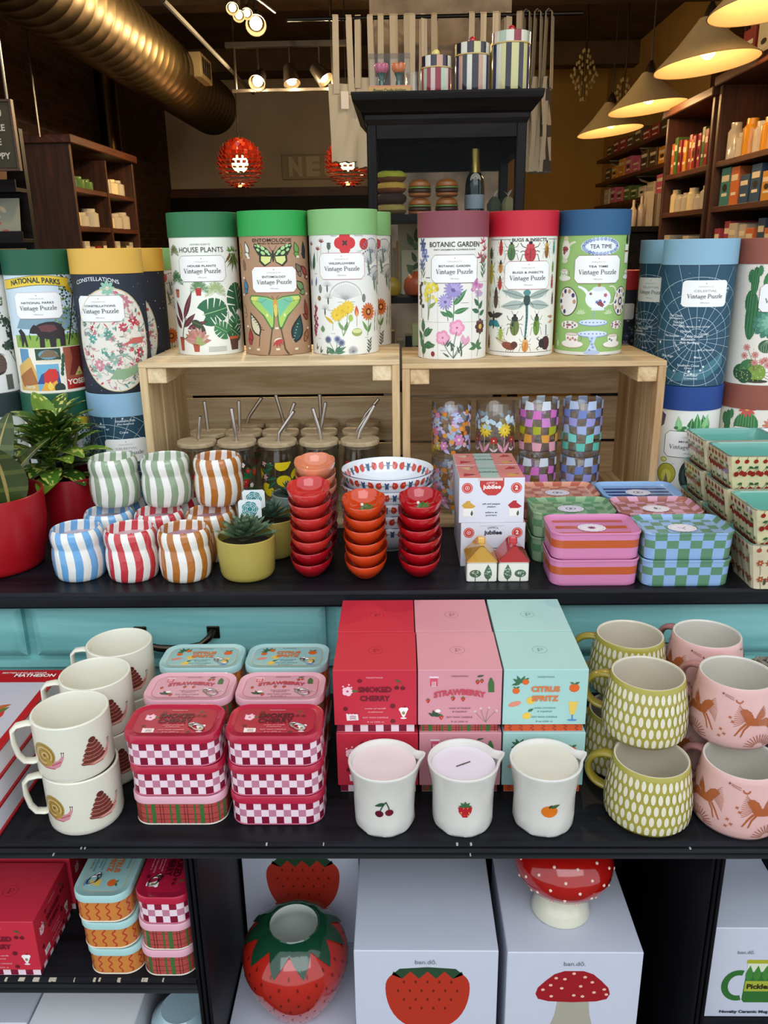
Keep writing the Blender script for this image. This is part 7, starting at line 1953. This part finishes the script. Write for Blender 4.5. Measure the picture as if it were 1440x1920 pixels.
def burger(label, x, y, z):
    t = thing('toy_burger', label, 'burger', (x, y, z)); s = .0235
    for nm, pr, c in (('bottom_bun', [(s*.85, 0), (s, .003), (s, .007), (s*.9, .008)], 'a8622a'), ('patty', [(s*.95, .0085), (s*1.04, .010), (s*1.03, .014), (s*.95, .0155)], '4a2a1a'), ('lettuce', [(s*.9, .0158), (s*1.08, .0165), (s*1.05, .019), (s*.9, .0195)], '6a8a3a'), ('top_bun', [(s*.95, .0197), (s*1.0, .022), (s*.93, .028), (s*.6, .0335), (s*.1, .0355)], 'b0682c')):
        m = MB('satin'); m.lathe(pr, c, 28); m.build(nm, t)
for x, nm in ((.0440, 'left'), (.1010, 'right')):
    burger('toy hamburger with green lettuce, lower one of the %s pair' % nm, x, 1.830, zi); burger('toy hamburger with green lettuce, upper one of the %s pair' % nm, x, 1.830, zi+.0358)
t = thing('champagne_bottle', 'small dark green champagne bottle with gold foil neck in the cabinet', 'bottle', (.1620, 1.860, zi))
m = MB('gloss'); m.lathe([(.018, 0), (.0205, .003), (.0210, .010), (.0210, .058), (.0175, .074), (.0110, .086)], '10201a', 36); m.build('bottle_glass', t)
m = MB('metal'); m.lathe([(.0125, .083), (.0105, .092), (.0092, .112), (.0102, .122), (.0104, .130), (.006, .134)], 'a8904a', 28); m.build('gold_foil', t)
m = MB('card'); m.lathe([(.0213, .012), (.0213, .040)], '9aa4ac', 36, False, False); A = Art(); A.fan((0, 0), [(.011*cos(a), .012*sin(a)) for a in (2*pi*i/20 for i in range(20))], 'c8c0b0'); A.arc(0, 0, .008, .009, 0, 6.28, .0008, '8a3a34'); A.text('S', 0, -.004, .008, '6a5a4a'); A.put(m, lambda u, v, o: (u, -.0190-o+abs(u)*.3, .070+v)); m.build('bottle_label', t, smooth=0)
for x, c, nm in ((.2030, '4a4c3a', 'dark wrapped bag tied at the top'), (.2320, '8a7f58', 'pale paper wrapped bag tied at the top')):
    t = thing('gift_bag', nm + ' in the cabinet', 'bag', (x, 1.845, zi)); m = MB('cloth'); m.loft([[((r+.0016*sin(7*a+z*300))*cos(a), (r+.0016*sin(5*a))*sin(a), z) for a in (2*pi*i/24 for i in range(24))] for r, z in ((.012, 0), (.0150, .006), (.0148, .020), (.008, .031), (.003, .035))], c); m.build('bag_body', t)
    m = MB('cloth'); leaf3d(m, (0, 0, .034), .6, 1.2, .018, .008, .5, 'b8b0a0'); leaf3d(m, (0, 0, .034), 2.8, 1.1, .015, .008, .6, 'b8b0a0'); m.build('tie', t)
m = MB('satin'); m.lathe([(.010, 0), (.020, .004), (.0240, .016), (.0225, .028), (.013, .039), (.004, .041)], 'b8982a', 28); solo('yellow_fruit_candle', m, 'yellow round fruit candle on the cabinet shelf', 'fruit candle', (-.0200, 1.800, cz(.368)))
m = MB('satin'); m.lathe([(.014, 0), (.0240, .005), (.0285, .018), (.0265, .034), (.016, .046), (.007, .049), (.008, .052)], 'b85530', 28); solo('orange_fruit_candle', m, 'large orange pomegranate candle on the cabinet shelf', 'fruit candle', (.0370, 1.800, cz(.368)))
def print_card(label, x, y, z, w, h, col, art=None):
    m = MB('paper'); m.box(-w/2, w/2, -.001, .001, 0, h, col); A = Art()
    if art: art(A, w, h)
    A.put(m, lambda u, v, o: (u, -.0012-o, v)); return solo('botanical_card', m, label, 'card', (x, y, z), smooth=0)
def bot_art(A, w, h):
    for i in range(12): A.leaf(rnd.uniform(-.25, .25)*w, rnd.uniform(.3, .8)*h, w*.3, w*.14, rnd.uniform(0, 3), rnd.choice(('4f6a3a', '6a8050', '34502c')))
    A.line([(0, .05*h), (0, .8*h)], w*.03, '5a5a34')
print_card('cream card with green leafy sprig behind the orange candle', .0480, 1.900, cz(.368), .085, .095, 'b8ad8c', bot_art)
print_card('cream card with fern print, taller one behind', .0500, 1.925, cz(.368), .105, .150, 'a89c7a', bot_art)
for i, (x, h, c) in enumerate(((-.022, .12, 'a89a78'), (-.012, .10, '8a8468'), (-.003, .115, 'b87f3a'), (.006, .10, '6a6a48'))):
    m = MB('paper'); m.box(-.004, .004, -.03, .03, 0, h, c, b=.0005); solo('small_book', m, ('cream', 'grey', 'orange', 'olive')[i] + ' slim book standing upright on the cabinet shelf', 'book', (x, 1.965, cz(.368)))
t = thing('green_box', 'pale green box lettered WILD at the foot of the cabinet', 'box', (.0600, 1.640, CTR+.0000)); m = MB('card'); m.box(-.052, .052, -.0, .05, 0, .040, '8a9a70', b=.0005); A = Art(); A.text('WILD', -.006, .012, .0135, '2c3a2a', width=.046); A.put(m, lambda u, v, o: (u, -.0002-o, v)); m.build('box_body', t, smooth=0)
t.location = (.0760, 1.6000, CTR)
for i, (x, h, c) in enumerate(((-.020, .11, '8a6a58'), (.000, .09, '9a9078'), (.020, .10, '2f3440'), (.045, .12, '4a4a40'))):
    m = MB('paper'); m.box(-.008, .008, -.03, .03, 0, h, c, b=.0005); solo('small_book', m, ('brown', 'stone grey', 'navy', 'charcoal')[i] + ' book on the lowest cabinet shelf', 'book', (x, 1.88, cz(.18)))

# ================================================================ TOTE BAGS ROUND THE COLUMN
rail = MB('metal'); pts_ = [(-.34, 2.85, 2.178), (.00, 2.85, 2.178), (.57, 2.85, 2.178)]
rail.tube(pts_, .006, '2a2622'); rail.tube([(-.05, 2.85, 2.178), (-.05, 3.0, 2.20)], .006, '2a2622'); rail.tube([(.33, 2.85, 2.178), (.33, 3.0, 2.20)], .006, '2a2622')
solo('hanging_rail', rail, 'dark iron rail fixed to the concrete column, carrying tote bags', 'rail')
def tote(label, x, y, zt, w, h, rz, col='b0a48e', ztop_=2.101, tagc=None, pat=None):
    K = 1.14; x, y, w, h = x*K, 2.85+(y-2.5), w*K, h*K; zt = 1.5+(zt-1.5)*K; ztop_ = 1.5+(ztop_-1.5)*K
    t = thing('tote_bag', label, 'tote bag', (x, y, 0), rz)
    m = MB('cloth'); nx, nz = 8, 8; front = []; 
    for s_ in (-1, 1):
        ids = [[m.vert(((i/nx-.5)*w*(1-.10*(k/nz)), s_*(.006+.018*sin(pi*i/nx)*(k/nz))+.004*sin(i*1.7+k), zt-h*k/nz+.003*sin(i*2.1)*(k/nz))) for i in range(nx+1)] for k in range(nz+1)]
        for k in range(nz):
            for i in range(nx):
                q = [ids[k][i], ids[k][i+1], ids[k+1][i+1], ids[k+1][i]]; c = pat if (pat and (i % 3 == 1 or k % 3 == 1)) else col
                m.face(q if s_ > 0 else q[::-1], c)
        front.append(ids)
    for k in range(nz):
        for i in (0, nx): m.face([front[0][k][i], front[0][k+1][i], front[1][k+1][i], front[1][k][i]], col)
    for i in range(nx): m.face([front[0][nz][i], front[0][nz][i+1], front[1][nz][i+1], front[1][nz][i]], col)
    m.build('bag_body', t, smooth=50)
    for s_ in (-1, 1):
        m = MB('cloth'); xs = s_*w*.25; hw = .009; path = [(xs, -.012, zt-.03), (xs*.96, -.012, zt), (xs*.9, -.010, (zt+ztop_)/2), (xs*.85, -.0085, ztop_-.004), (xs*.85, 0, ztop_+.0035), (xs*.85, .0085, ztop_-.004), (xs*.92, .010, (zt+ztop_)/2), (xs, .012, zt-.03)]
        r1 = [[(px-hw, py, pz), (px+hw, py, pz), (px+hw, py+(.0015 if py >= 0 else -.0015), pz), (px-hw, py+(.0015 if py >= 0 else -.0015), pz)] for px, py, pz in path]
        m.loft(r1, col); m.build('strap', t, smooth=0)
    if tagc: m = MB('card'); m.box(-.012, .012, -.028, -.027, zt-.075, zt-.025, tagc); m.build('price_tag', t, smooth=0)
    return t
tote('natural canvas tote with price tag, leftmost on the rail', -.1500, 2.50, 1.935, .085, .20, .15, tagc='d0c4b4')
tote('natural canvas tote beside the leftmost one, left of the cabinet', -.0900, 2.505, 1.950, .080, .23, -.1, 'a89c86')
for i, (x, rz) in enumerate(((-.030, .3), (.010, -.2), (.055, .5), (.085, -.4))): tote('canvas tote behind the cabinet cornice, strap bundle %s' % ('nearest the left bags', 'second from the left', 'third from the left', 'at the column middle')[i], x, 2.50+.002*i, 1.90, .075, .10, rz*.4, ('a89a84', '9c8f7a', 'ac9f8a', '988b76')[i])
for i, (x, rz) in enumerate(((.215, .5), (.250, -.3), (.285, .4), (.315, -.5))): tote('canvas tote behind the canisters, strap bundle %s' % ('leftmost', 'second from the left', 'third from the left', 'rightmost')[i], x, 2.50+.002*i, 1.92, .075, .10, rz*.4, ('a89a84', 'b0a48e', '9c8f7a', '8c806e')[i])
for i, (x, c, pt) in enumerate(((.352, '7a7060', None), (.382, '857b6a', None), (.412, '8a7f6c', '2c2824'))): tote(('plain', 'plain', 'black checked')[i] + ' canvas tote seen edge on right of the cabinet, ' + ('inner', 'middle', 'outer')[i] + ' one', x, 2.50, 1.94, .05, .24, 1.2, c, pat=pt)

# ================================================================ DUCT, RODS, LAMPS
t = thing('air_duct', 'large round spiral metal duct running back along the ceiling', 'duct', (0, 0, 0)); dx_, dz_, dr_ = -1.235, 2.405, .165
m = MB('metal'); n = 56; rings = []; y = 1.32
while y < 5.9:
    for o in (0, .003, .003, 0): pass
    for yy, rr in ((0, dr_), (.004, dr_+.0018), (.008, dr_)): rings.append([(dx_+rr*cos(a), y+yy, dz_+rr*sin(a)) for a in (2*pi*i/n for i in range(n))])
    y += .095
for rr, yy in ((dr_, 5.93), (dr_-.01, 5.95)): rings.append([(dx_+rr*cos(a), yy, dz_+rr*sin(a)) for a in (2*pi*i/n for i in range(n))])
MATS['duct_metal'] = MATS['metal'].copy(); MATS['duct_metal'].node_tree.nodes['Principled BSDF'].inputs['Roughness'].default_value = .42
m.mats = ['duct_metal']; m.loft(rings, '6e5d40'); m.build('duct_pipe', t, smooth=60)
for yy in (2.35, 4.75):
    m = MB('satin'); m.box(dx_+.10, dx_+.205, yy, yy+.26, dz_-.03, dz_+.09, '8a7a5c', b=.004); m.build('vent_box', t); m = MB('satin'); [m.box(dx_+.2055, dx_+.208, yy+.03+.05*i, yy+.06+.05*i, dz_-.01, dz_+.07, '1c1814') for i in range(4)]; m.build('vent_grille', t)
for i, (x, y, z0) in enumerate(((-1.228, 2.8, 1.86), (-1.579, 3.88, 1.99))):
    m = MB('metal'); m.tube([(x, y, z0), (x, y, 2.98)], .005, '8a8478'); solo('hanging_rod', m, ('thin steel rod hanging down to the sign board', 'thin steel rod hanging down to the left bookcase')[i], 'rod')
m = MB('matte'); p0, p1 = P(305, 0, y=3.0), P(475, 175, y=5.6); m.tube([p0, p1], .009, '17120d'); solo('conduit_pipe', m, 'slim metal pipe running back beside the duct', 'pipe')
def point(name, loc, power, col=(1, .62, .28), r=.03):
    l = bpy.data.lights.new(name, 'POINT'); l.energy = power; l.color = col; l.shadow_soft_size = r
    o = bpy.data.objects.new(name, l); C.objects.link(o); o.location = loc; return o
# track lights
def spot_head(label, loc, aim, on=True, s=1.0):
    t = thing('track_spotlight', label, 'spotlight', loc)
    aim = Vector(aim).normalized(); q = aim.to_track_quat('-Z', 'Y').to_matrix().to_4x4()
    m = MB('satin'); m.M = q; m.lathe([(.012*s, .06*s), (.030*s, .045*s), (.036*s, 0), (.042*s, -.045*s), (.039*s, -.045*s), (.033*s, -.02*s)], '17130f', 24, True, False); m.M = None; m.tube([(0, 0, .04*s), (0, 0, .13)], .006, '17130f'); m.build('lamp_head', t)
    if on: b = MB('bulb'); b.M = q; b.sphere((0, 0, -.022*s), .026*s, 'ffffff', 14, 8); b.build('bulb', t); point('track_light', Vector(loc)+aim*.09, 11.0*s*s, (1, .72, .38), .03)
for i, (px, py) in enumerate(((485, 148), (545, 142), (600, 138))):
    c = P(px, py, y=4.5); spot_head('black track spotlight switched on, %s of the three on the far bar' % ('leftmost', 'middle', 'rightmost')[i], c, ((-.1, -.75, -.55), (.15, -.35, -.8), (.6, -.3, -.7))[i])
m = MB('satin'); a, b = P(425, 118, y=4.5), P(660, 108, y=4.5); zb_ = a.z+.03
m.box(a.x, b.x, 4.48, 4.52, 2.452, 2.475, '17130f'); m.box(a.x+.02, b.x, 4.49, 4.51, 2.255, 2.268, '17130f'); [m.tube([(x, 4.5, 2.26), (x, 4.5, 2.98)], .007, '17130f') for x in (a.x+.04, b.x-.1)]
solo('track_bar', m, 'black double lighting bar hanging across the shop', 'lighting track')
for i, (px, py) in enumerate(((436, 12), (448, 26), (463, 22), (480, 40))):
    c = P(px, py, y=3.4+.12*i); spot_head('warm bulb of the cluster near the duct, %s' % ('first from the left', 'second from the left', 'third from the left', 'largest and brightest')[i], c, (.1, -.8, -.5), True, .55 if i < 3 else 1.0)
m = MB('satin'); m.tube([(-.58, 3.40, 2.43), (-.50, 3.78, 2.43)], .008, '17130f'); m.tube([(-.53, 3.6, 2.43), (-.53, 3.6, 2.98)], .008, '17130f'); solo('lamp_canopy', m, 'dark mounting plate of the bulb cluster near the duct', 'lamp mount')
# two added spotlights above the view, put in to brighten column and bags
for i, (x, y, z, am, nm) in enumerate(((.45, 1.95, 2.55, (-.35, .75, -.75), 'aimed at the column'), (-.75, 2.2, 2.60, (.3, .6, -.8), 'aimed at the tote bags'))):
    spot_head('added unseen spotlight above the display cabinet, ' + nm, (x, y, z), am)
    m = MB('satin'); m.tube([(x, y, z+.12), (x, y, 2.98)], .006, '17130f'); solo('added_lamp_rod', m, 'thin black rod added to carry the unseen spotlight ' + nm, 'rod')
# copper globe lamps
def globe(label, c, r):
    t = thing('globe_pendant', label, 'pendant lamp', c)
    m = MB('gloss')
    for i in range(13):
        ph = -1.25+2.5*i/12; n = max(8, int(26*cos(ph)))
        for j in range(n):
            a = 2*pi*(j+.5*(i % 2))/n
            m.M = Matrix.Rotation(a, 4, 'Z') @ Matrix.Rotation(-ph, 4, 'Y') @ Matrix.Translation((r*.93, 0, 0)) @ Matrix.Rotation(.9, 4, 'Y'); m.box(-.001, .001, -.0105, .0105, -.011, .011, '7c1a0e' if (i+j) % 3 else '98301a')
    m.M = None; m.build('lamp_shade', t, smooth=0)
    m = MB('satin'); m.tube([(0, 0, r*.5), (0, 0, 2.98-c[2])], .004, '1c1410'); m.build('cord', t)
    b = MB('bulb'); b.sphere((0, 0, 0), r*.34, 'ffffff', 16, 10); b.build('bulb', t)
    point('globe_light', c, 7.5, (1, .5, .22), r*.34+.005)
globe('red copper louvred globe lamp hanging left of the sign', P(450, 307, y=5), .138)
globe('red copper louvred globe lamp hanging right, partly behind tote bags', P(652, 305, y=5), .135)
# cone pendants
def cone(label, c, R=.18):
    t = thing('cone_pendant', label, 'pendant lamp', c); c = Vector(c)
    tl = Matrix.Rotation(radians(-6), 4, 'Y') @ Matrix.Rotation(radians(-3), 4, 'X')
    m = MB('brass'); m.M = tl; m.lathe([(R, 0), (R+.002, .001), (R, .003), (R*.55, .070), (.030, .140), (.022, .150)], 'cbb488', 56, False, False); m.M = None; m.build('lamp_shade', t, smooth=60)
    m = MB('matte'); m.M = tl; m.lathe([(R-.002, .001), (R*.55-.002, .068), (.028, .138), (.01, .139)], 'c8ab80', 56, False, False); m.M = None; o = m.build('white_lining', t, smooth=60)
    m = MB('satin'); m.lathe([(.024, .146), (.022, .163), (.016, .180), (.006, .198)], '1c1410', 24); m.build('socket_cap', t)
    m = MB('satin'); m.tube([(0, 0, .19), (.004, 0, 2.98-c.z)], .0035, '1c1410'); m.build('cord', t)
    b = MB('bulb_soft'); b.sphere((0, 0, .045), .028, 'ffffff', 16, 10); b.build('bulb', t)
    point('pendant_light', c+Vector((0, 0, .010)), 2.8, (1, .62, .28), .03)
cone('brass cone pendant, largest lit one at the upper right', P(1325, 122, y=3.24))
cone('brass cone pendant, middle one of the row', P(1215, 203, y=4.17))
cone('brass cone pendant, smallest and furthest of the row', P(1144, 247, y=4.99))
cone('brass cone pendant cut by the top right corner', P(1448, 12, y=2.75))
# crystal chandeliers
def chandelier(label, c, s):
    t = thing('crystal_chandelier', label, 'chandelier', c); m = MB('gloss')
    for i in range(9):
        r = s*(.25+.75*(i/4) if i < 4 else 1.0-(i-4)/5)*.42; z = -s*.18*i
        for j in range(max(3, int(12*r/s*2))):
            a = 2*pi*j/max(3, int(12*r/s*2))+i*.3; m.sphere((r*cos(a), r*sin(a), z), s*.045, 'b8a070', 6, 4, 1.5)
    m.build('crystal_drops', t, smooth=0); f = MB('metal'); f.tube([(0, 0, 0), (.01, 0, .1), (0, 0, 2.98-c[2])], .006, '6a5a48'); f.tube([(0, 0, 0), (0, 0, -s*1.4)], .008, '6a5a30'); f.build('chain', t)
chandelier('unlit crystal chandelier, upper left of the pendants', P(1098, 95, y=6), .20)
chandelier('unlit crystal chandelier behind the middle pendant', P(1170, 150, y=6), .22)

# ================================================================ SIGN ON THE BACK WALL
a, b = P(527, 290, y=8.15), P(700, 334, y=8.15)
t = thing('letter_sign', 'cream board with raised letters NEST on the back wall', 'sign', (a.x, 8.155, b.z)); w, h = b.x-a.x, a.z-b.z
m = MB('matte'); m.box(0, w, 0, .03, 0, h, 'b8a685', b=.006); m.build('sign_board', t)
for i, ch in enumerate('NEST'):
    tr, x0, x1 = text_tris(ch, .06); m = MB('matte'); k = .175/.7; L = MB('matte')
    A = Art(); A.text(ch, 0, 0, .150, 'd8c8a4', width=.125, bold=.06)
    for off in (-.030, -.002): A.put(m, lambda u, v, o: (u, off-o, v))
    # side walls of the raised letter: stacked slices
    for s_ in range(6): A.put(m, lambda u, v, o: (u, -.004-.0045*s_-o, v))
    o = m.build('raised_letter', t, smooth=0); o.location = (.13+i*.165, 0, .035)

# ================================================================ BOOKCASES AND SHELVES
COLS = ('8a2a24', 'c48a2c', '4a6a3a', 'b8b0a0', '2c4a6a', 'c46a3a', '6a4a7a', 'd8c8a0', '9a3a4a', '3a7a7a', 'b85a7a', '50402c')
ORD = ('first', 'second', 'third', 'fourth', 'fifth', 'sixth', 'seventh', 'eighth', 'ninth', 'tenth', 'eleventh', 'twelfth', 'thirteenth', 'fourteenth')
CN = {'8a2a24': 'dark red', 'c48a2c': 'mustard', '4a6a3a': 'green', 'b8b0a0': 'pale grey', '2c4a6a': 'blue', 'c46a3a': 'orange', '6a4a7a': 'purple', 'd8c8a0': 'cream', '9a3a4a': 'crimson', '3a7a7a': 'teal', 'b85a7a': 'pink', '50402c': 'brown'}
def item_art(m, w, d, h, c):
    A = Art(); z = rnd.random()
    A.rect(0, h*.72, w*.8, h*.16, 'd8ccb0'); A.rect(0, h*.3, w*.6, h*.08, 'e0d8c0')
    if z < .5: A.ell(0, h*.48, w*.25, h*.1, '2a2420')
    A.put(m, lambda u, v, o: (u, -.0006-o, v))
def bookcase(name, label, x0, x1, depth, boards, H, loc, rz, rows, where, mids=()):
    t = thing('bookcase', label, 'bookcase', loc, rz)
    m = MB('walnut_z'); m.box(x0, x0+.025, 0, depth, 0, H, b=.002); m.build('side_panel', t); m = MB('walnut_z'); m.box(x1-.025, x1, 0, depth, 0, H, b=.002); m.build('side_panel', t)
    for mx in mids: m = MB('walnut_z'); m.box(mx-.012, mx+.012, 0, depth, .1, H-.03); m.build('divider', t)
    m = MB('walnut_x'); m.box(x0-.015, x1+.015, -.02, depth, H-.002, H+.035, b=.004); m.build('top_board', t)
    m = MB('walnut_x'); m.box(x0, x1, depth-.012, depth, 0, H); m.build('back_panel', t)
    for z in boards: m = MB('walnut_x'); m.box(x0+.025, x1-.025, .004, depth-.012, z-.022, z, b=.001); m.build('shelf', t)
    M_ = Matrix.Translation(loc) @ Matrix.Rotation(rz, 4, 'Z')
    for ri, (z, kind, n, hmin, hmax, cols) in enumerate(rows):
        W_ = (x1-x0-.07)/n
        for i in range(n):
            x = x0+.035+(i+.5)*W_; w, h, d = W_*rnd.uniform(.72, .93), rnd.uniform(hmin, hmax), depth*rnd.uniform(.45, .6)
            if any(abs(x-mx) < w/2+.014 for mx in mids): continue
            c = rnd.choice(cols); cn = CN[c]; p = M_ @ Vector((x, .02+rnd.uniform(0, .015), z))
            wh = '%s shelf of the %s' % (('top', 'second', 'third', 'fourth')[ri], where)
            if kind == 'book':
                m = MB('satin'); m.box(-w/2, w/2, 0, d, 0, h, c, b=.001); item_art(m, w, d, h, c); solo('book', m, '%s book, %s from the left on the %s' % (cn, ORD[i], wh), 'book', p, rz, 'books on the %s' % wh, 0)
            elif kind == 'box':
                m = MB('card'); m.box(-w/2, w/2, 0, d, 0, h, c, b=.001); item_art(m, w, d, h, c); solo('boxed_item', m, '%s box, %s from the left on the %s' % (cn, ORD[i], wh), 'box', p, rz, 'boxes on the %s' % wh, 0)
            elif kind == 'jar':
                r = min(w/2, d/2); m = MB('gloss'); m.lathe([(r*.9, 0), (r, .004), (r, h*.75), (r*.7, h*.85), (r*.7, h)], c, 20); m.M = None; solo('glass_jar', m, '%s jar, %s from the left on the %s' % (cn, ORD[i], wh), 'jar', p+(M_.to_3x3() @ Vector((0, r, 0))), rz, 'jars on the %s' % wh)
    return t
SB = (1.45, 1.645, 1.82)
bookcase('', 'brown wooden bookcase against the right wall, nearer one', -.40, .40, .29, (1.25,)+SB, 2.11, (1.312, 3.295, 0), -pi/2,
         [(1.82, 'jar', 9, .09, .15, ('8a2a24', 'c48a2c', 'b8b0a0', 'c46a3a')), (1.645, 'box', 7, .10, .15, ('c48a2c', '4a6a3a', '6a4a7a', '3a7a7a', 'c46a3a', '2c4a6a')), (1.45, 'box', 9, .10, .14, ('d8c8a0', 'b8b0a0', '2c4a6a', 'c46a3a', '9a3a4a'))], 'nearer right bookcase')
bookcase('', 'brown wooden bookcase against the right wall, farther one', -.315, .315, .29, (1.25,)+SB, 2.08, (1.312, 4.055, 0), -pi/2,
         [(1.82, 'book', 13, .12, .17, ('8a2a24', '4a6a3a', 'c48a2c', 'c46a3a', '9a3a4a')), (1.645, 'jar', 7, .06, .11, ('b8b0a0', 'd8c8a0', '50402c')), (1.45, 'box', 6, .05, .10, ('50402c', 'b8b0a0'))], 'farther right bookcase')
for i in range(4):
    m = MB('card'); c = ('b8b0a0', '8a2a24', 'd8c8a0', 'b8b0a0')[i]; m.box(-.055, .055, 0, .14, 0, .10+.02*(i % 3), c, b=.002); item_art(m, .1, .1, .1, c); solo('board_game_box', m, '%s patterned box on top of the nearer right bookcase, %s from the far end' % (CN[c], ORD[i]), 'box', (1.325, 3.62-.14*i, 2.1455), -pi/2, 'boxes on top of the bookcase', 0)
bookcase('', 'dark brown bookcase against the left brick wall holding jars', -.46, .46, .30, (1.45, 1.62, 1.79), 1.97, (-1.47, 4.38, 0), pi/2,
         [(1.79, 'jar', 7, .05, .10, ('b8b0a0', 'd8c8a0', '4a6a3a')), (1.62, 'jar', 7, .06, .10, ('d8c8a0', 'c46a3a', 'b8b0a0')), (1.45, 'book', 11, .07, .11, ('8a2a24', 'b8b0a0', '50402c'))], 'left bookcase', (0.0,))
# bracket shelves on the far right wall
t = thing('wall_shelf', 'dark wall shelves on white brackets on the far right wall', 'wall shelf', (0, 0, 0))
for z in (1.79, 1.955, 2.125):
    m = MB('walnut_x'); m.box(1.55, 1.849, 4.95, 6.9, z-.022, z); m.build('shelf_board', t)
    for y in (5.05, 5.8, 6.6): m = MB('satin'); m.tube([(1.845, y, z-.15), (1.845, y, z-.026), (1.57, y, z-.026), (1.60, y, z-.05), (1.845, y, z-.13)], .008, '8f8878', n=6); m.build('bracket', t)
for z, nm, cols in ((1.79, 'lowest', ('b85a7a', 'b8b0a0', '4a6a3a')), (1.955, 'middle', ('c48a2c', '50402c', 'b85a7a')), (2.125, 'highest', ('50402c', '8a2a24'))):
    for i in range(9):
        c = cols[(i//2) % len(cols)]; m = MB('card'); h = rnd.uniform(.07, .125); m.box(-.075, .075, 0, .18, 0, h, c, b=.003); item_art(m, .15, .1, h, c)
        solo('boxed_item', m, '%s box on the %s bracket shelf, %s from the near end' % (CN[c], nm, ORD[i]), 'box', (1.58, 5.12+.19*i, z), -pi/2, 'boxes on the bracket shelves', 0)
# low dark stand with bottles and boxes in front of those shelves
m = MB('ebony_x'); m.box(-.16, .16, 0, .45, 0, 1.56, b=.004); m.box(-.18, .18, -.02, .47, 1.56, 1.59, b=.003); solo('dark_stand', m, 'dark display stand beyond the bookcases, below the furthest pendant', 'stand', (1.36, 4.50, 0))
for i, (x, h, k, c) in enumerate(((-.14, .13, 'b', 'b8ac98'), (-.10, .15, 'b', 'a89c8c'), (-.055, .17, 'x', 'c0b49c'), (0.0, .16, 'x', 'a8a090'), (.05, .12, 'x', '2a2824'), (.09, .19, 'x', '8a2024'), (.125, .20, 'x', '9a2a2c'))):
    m = MB('satin')
    if k == 'b': m.lathe([(.016, 0), (.018, .004), (.018, h*.6), (.007, h*.75), (.007, h)], c, 20)
    else: m.box(-.018, .018, 0, .06, 0, h, c, b=.001)
    solo('bottle' if k == 'b' else 'slim_box', m, ('cream bottle', 'grey cream bottle', 'tall cream carton', 'stone coloured carton', 'small black patterned carton', 'dark red upright book', 'bright red upright book')[i] + ' on the dark display stand', 'bottle' if k == 'b' else 'box', (1.36+x, 4.52, 1.5905))
# picture frame on the right wall, pipe at the left
m = MB('walnut_z'); m.box(1.82, 1.849, 4.85, 5.3, 1.7, 2.62, b=.004); solo('wall_panel', m, 'tall dark wooden panel on the ochre right wall above the shelves', 'panel')
t = MB('metal'); t.tube([(-2.02, 6.2, 0), (-2.02, 6.2, 2.98)], .07, '4a3420', n=20); solo('drain_pipe', t, 'brown vertical pipe in the corner beyond the left bookcase', 'pipe')
# card racks at the left edge
t = thing('card_rack', 'black stepped card rack against the left wall', 'rack', (-1.40, 2.60, 0)); m = MB('ebony_x')
for k, z in enumerate((1.40, 1.545, 1.69)): m.box(-.20, .26, -.02-.00*k, .05, z-.012, z, b=.001); m.box(-.20, .26, -.026, -.020, z-.012, z+.022)
m.box(-.20, .26, .05, .075, 0, 1.86); m.build('rack_frame', t, smooth=0)
for k, z in enumerate((1.40, 1.545, 1.69)):
    for i in range(3 if k < 2 else 1):
        x = -1.40+(.19-.125*i if k < 2 else .17); m = MB('paper'); m.M = Matrix.Rotation(radians(-12), 4, 'X'); c = ('a8885a', '8a8a78', 'a07a5a', '9a9a80')[(i+k) % 4]; m.box(-.055, .055, -.001, .001, 0, .12, c); A = Art()
        for _ in range(9): A.leaf(rnd.uniform(-.03, .03), rnd.uniform(.02, .10), .03, .015, rnd.uniform(0, 6), rnd.choice(('c49a3a', 'a84a34', '5a6a4a', 'b8a88a')))
        A.put(m, lambda u, v, o: (u, -.0012-o, v)); m.M = None
        solo('greeting_card', m, 'patterned greeting card on the %s tier of the rack, %s from the right' % (('lowest', 'middle', 'upper')[k], ORD[i]), 'card', (x, 2.596, z), 0, 'cards on the left rack', 0)
t = thing('sign_board', 'olive sign board with white capitals at the left edge', 'sign', (-1.2300, 2.45, 1.730)); m = MB('matte'); m.box(-.16, .16, 0, .012, 0, .17, '3a3626', b=.002); m.build('board', t); m = MB('walnut_x'); [m.box(*q) for q in ((-.166, -.16, -.003, .014, -.006, .176), (.16, .166, -.003, .014, -.006, .176), (-.16, .16, -.003, .014, .170, .176), (-.16, .16, -.003, .014, -.006, 0))]; m.build('board_frame', t, smooth=0)
m = MB('card'); A = Art(); [A.text(s_, .11, .133-.036*i, .016, 'b8b0a0', bold=.03, align='C') for i, s_ in enumerate(('YOU', 'MAKE', 'ME', 'HAPPY'))]; A.put(m, lambda u, v, o: (u, -.0008-o, v)); m.build('lettering', t, smooth=0)
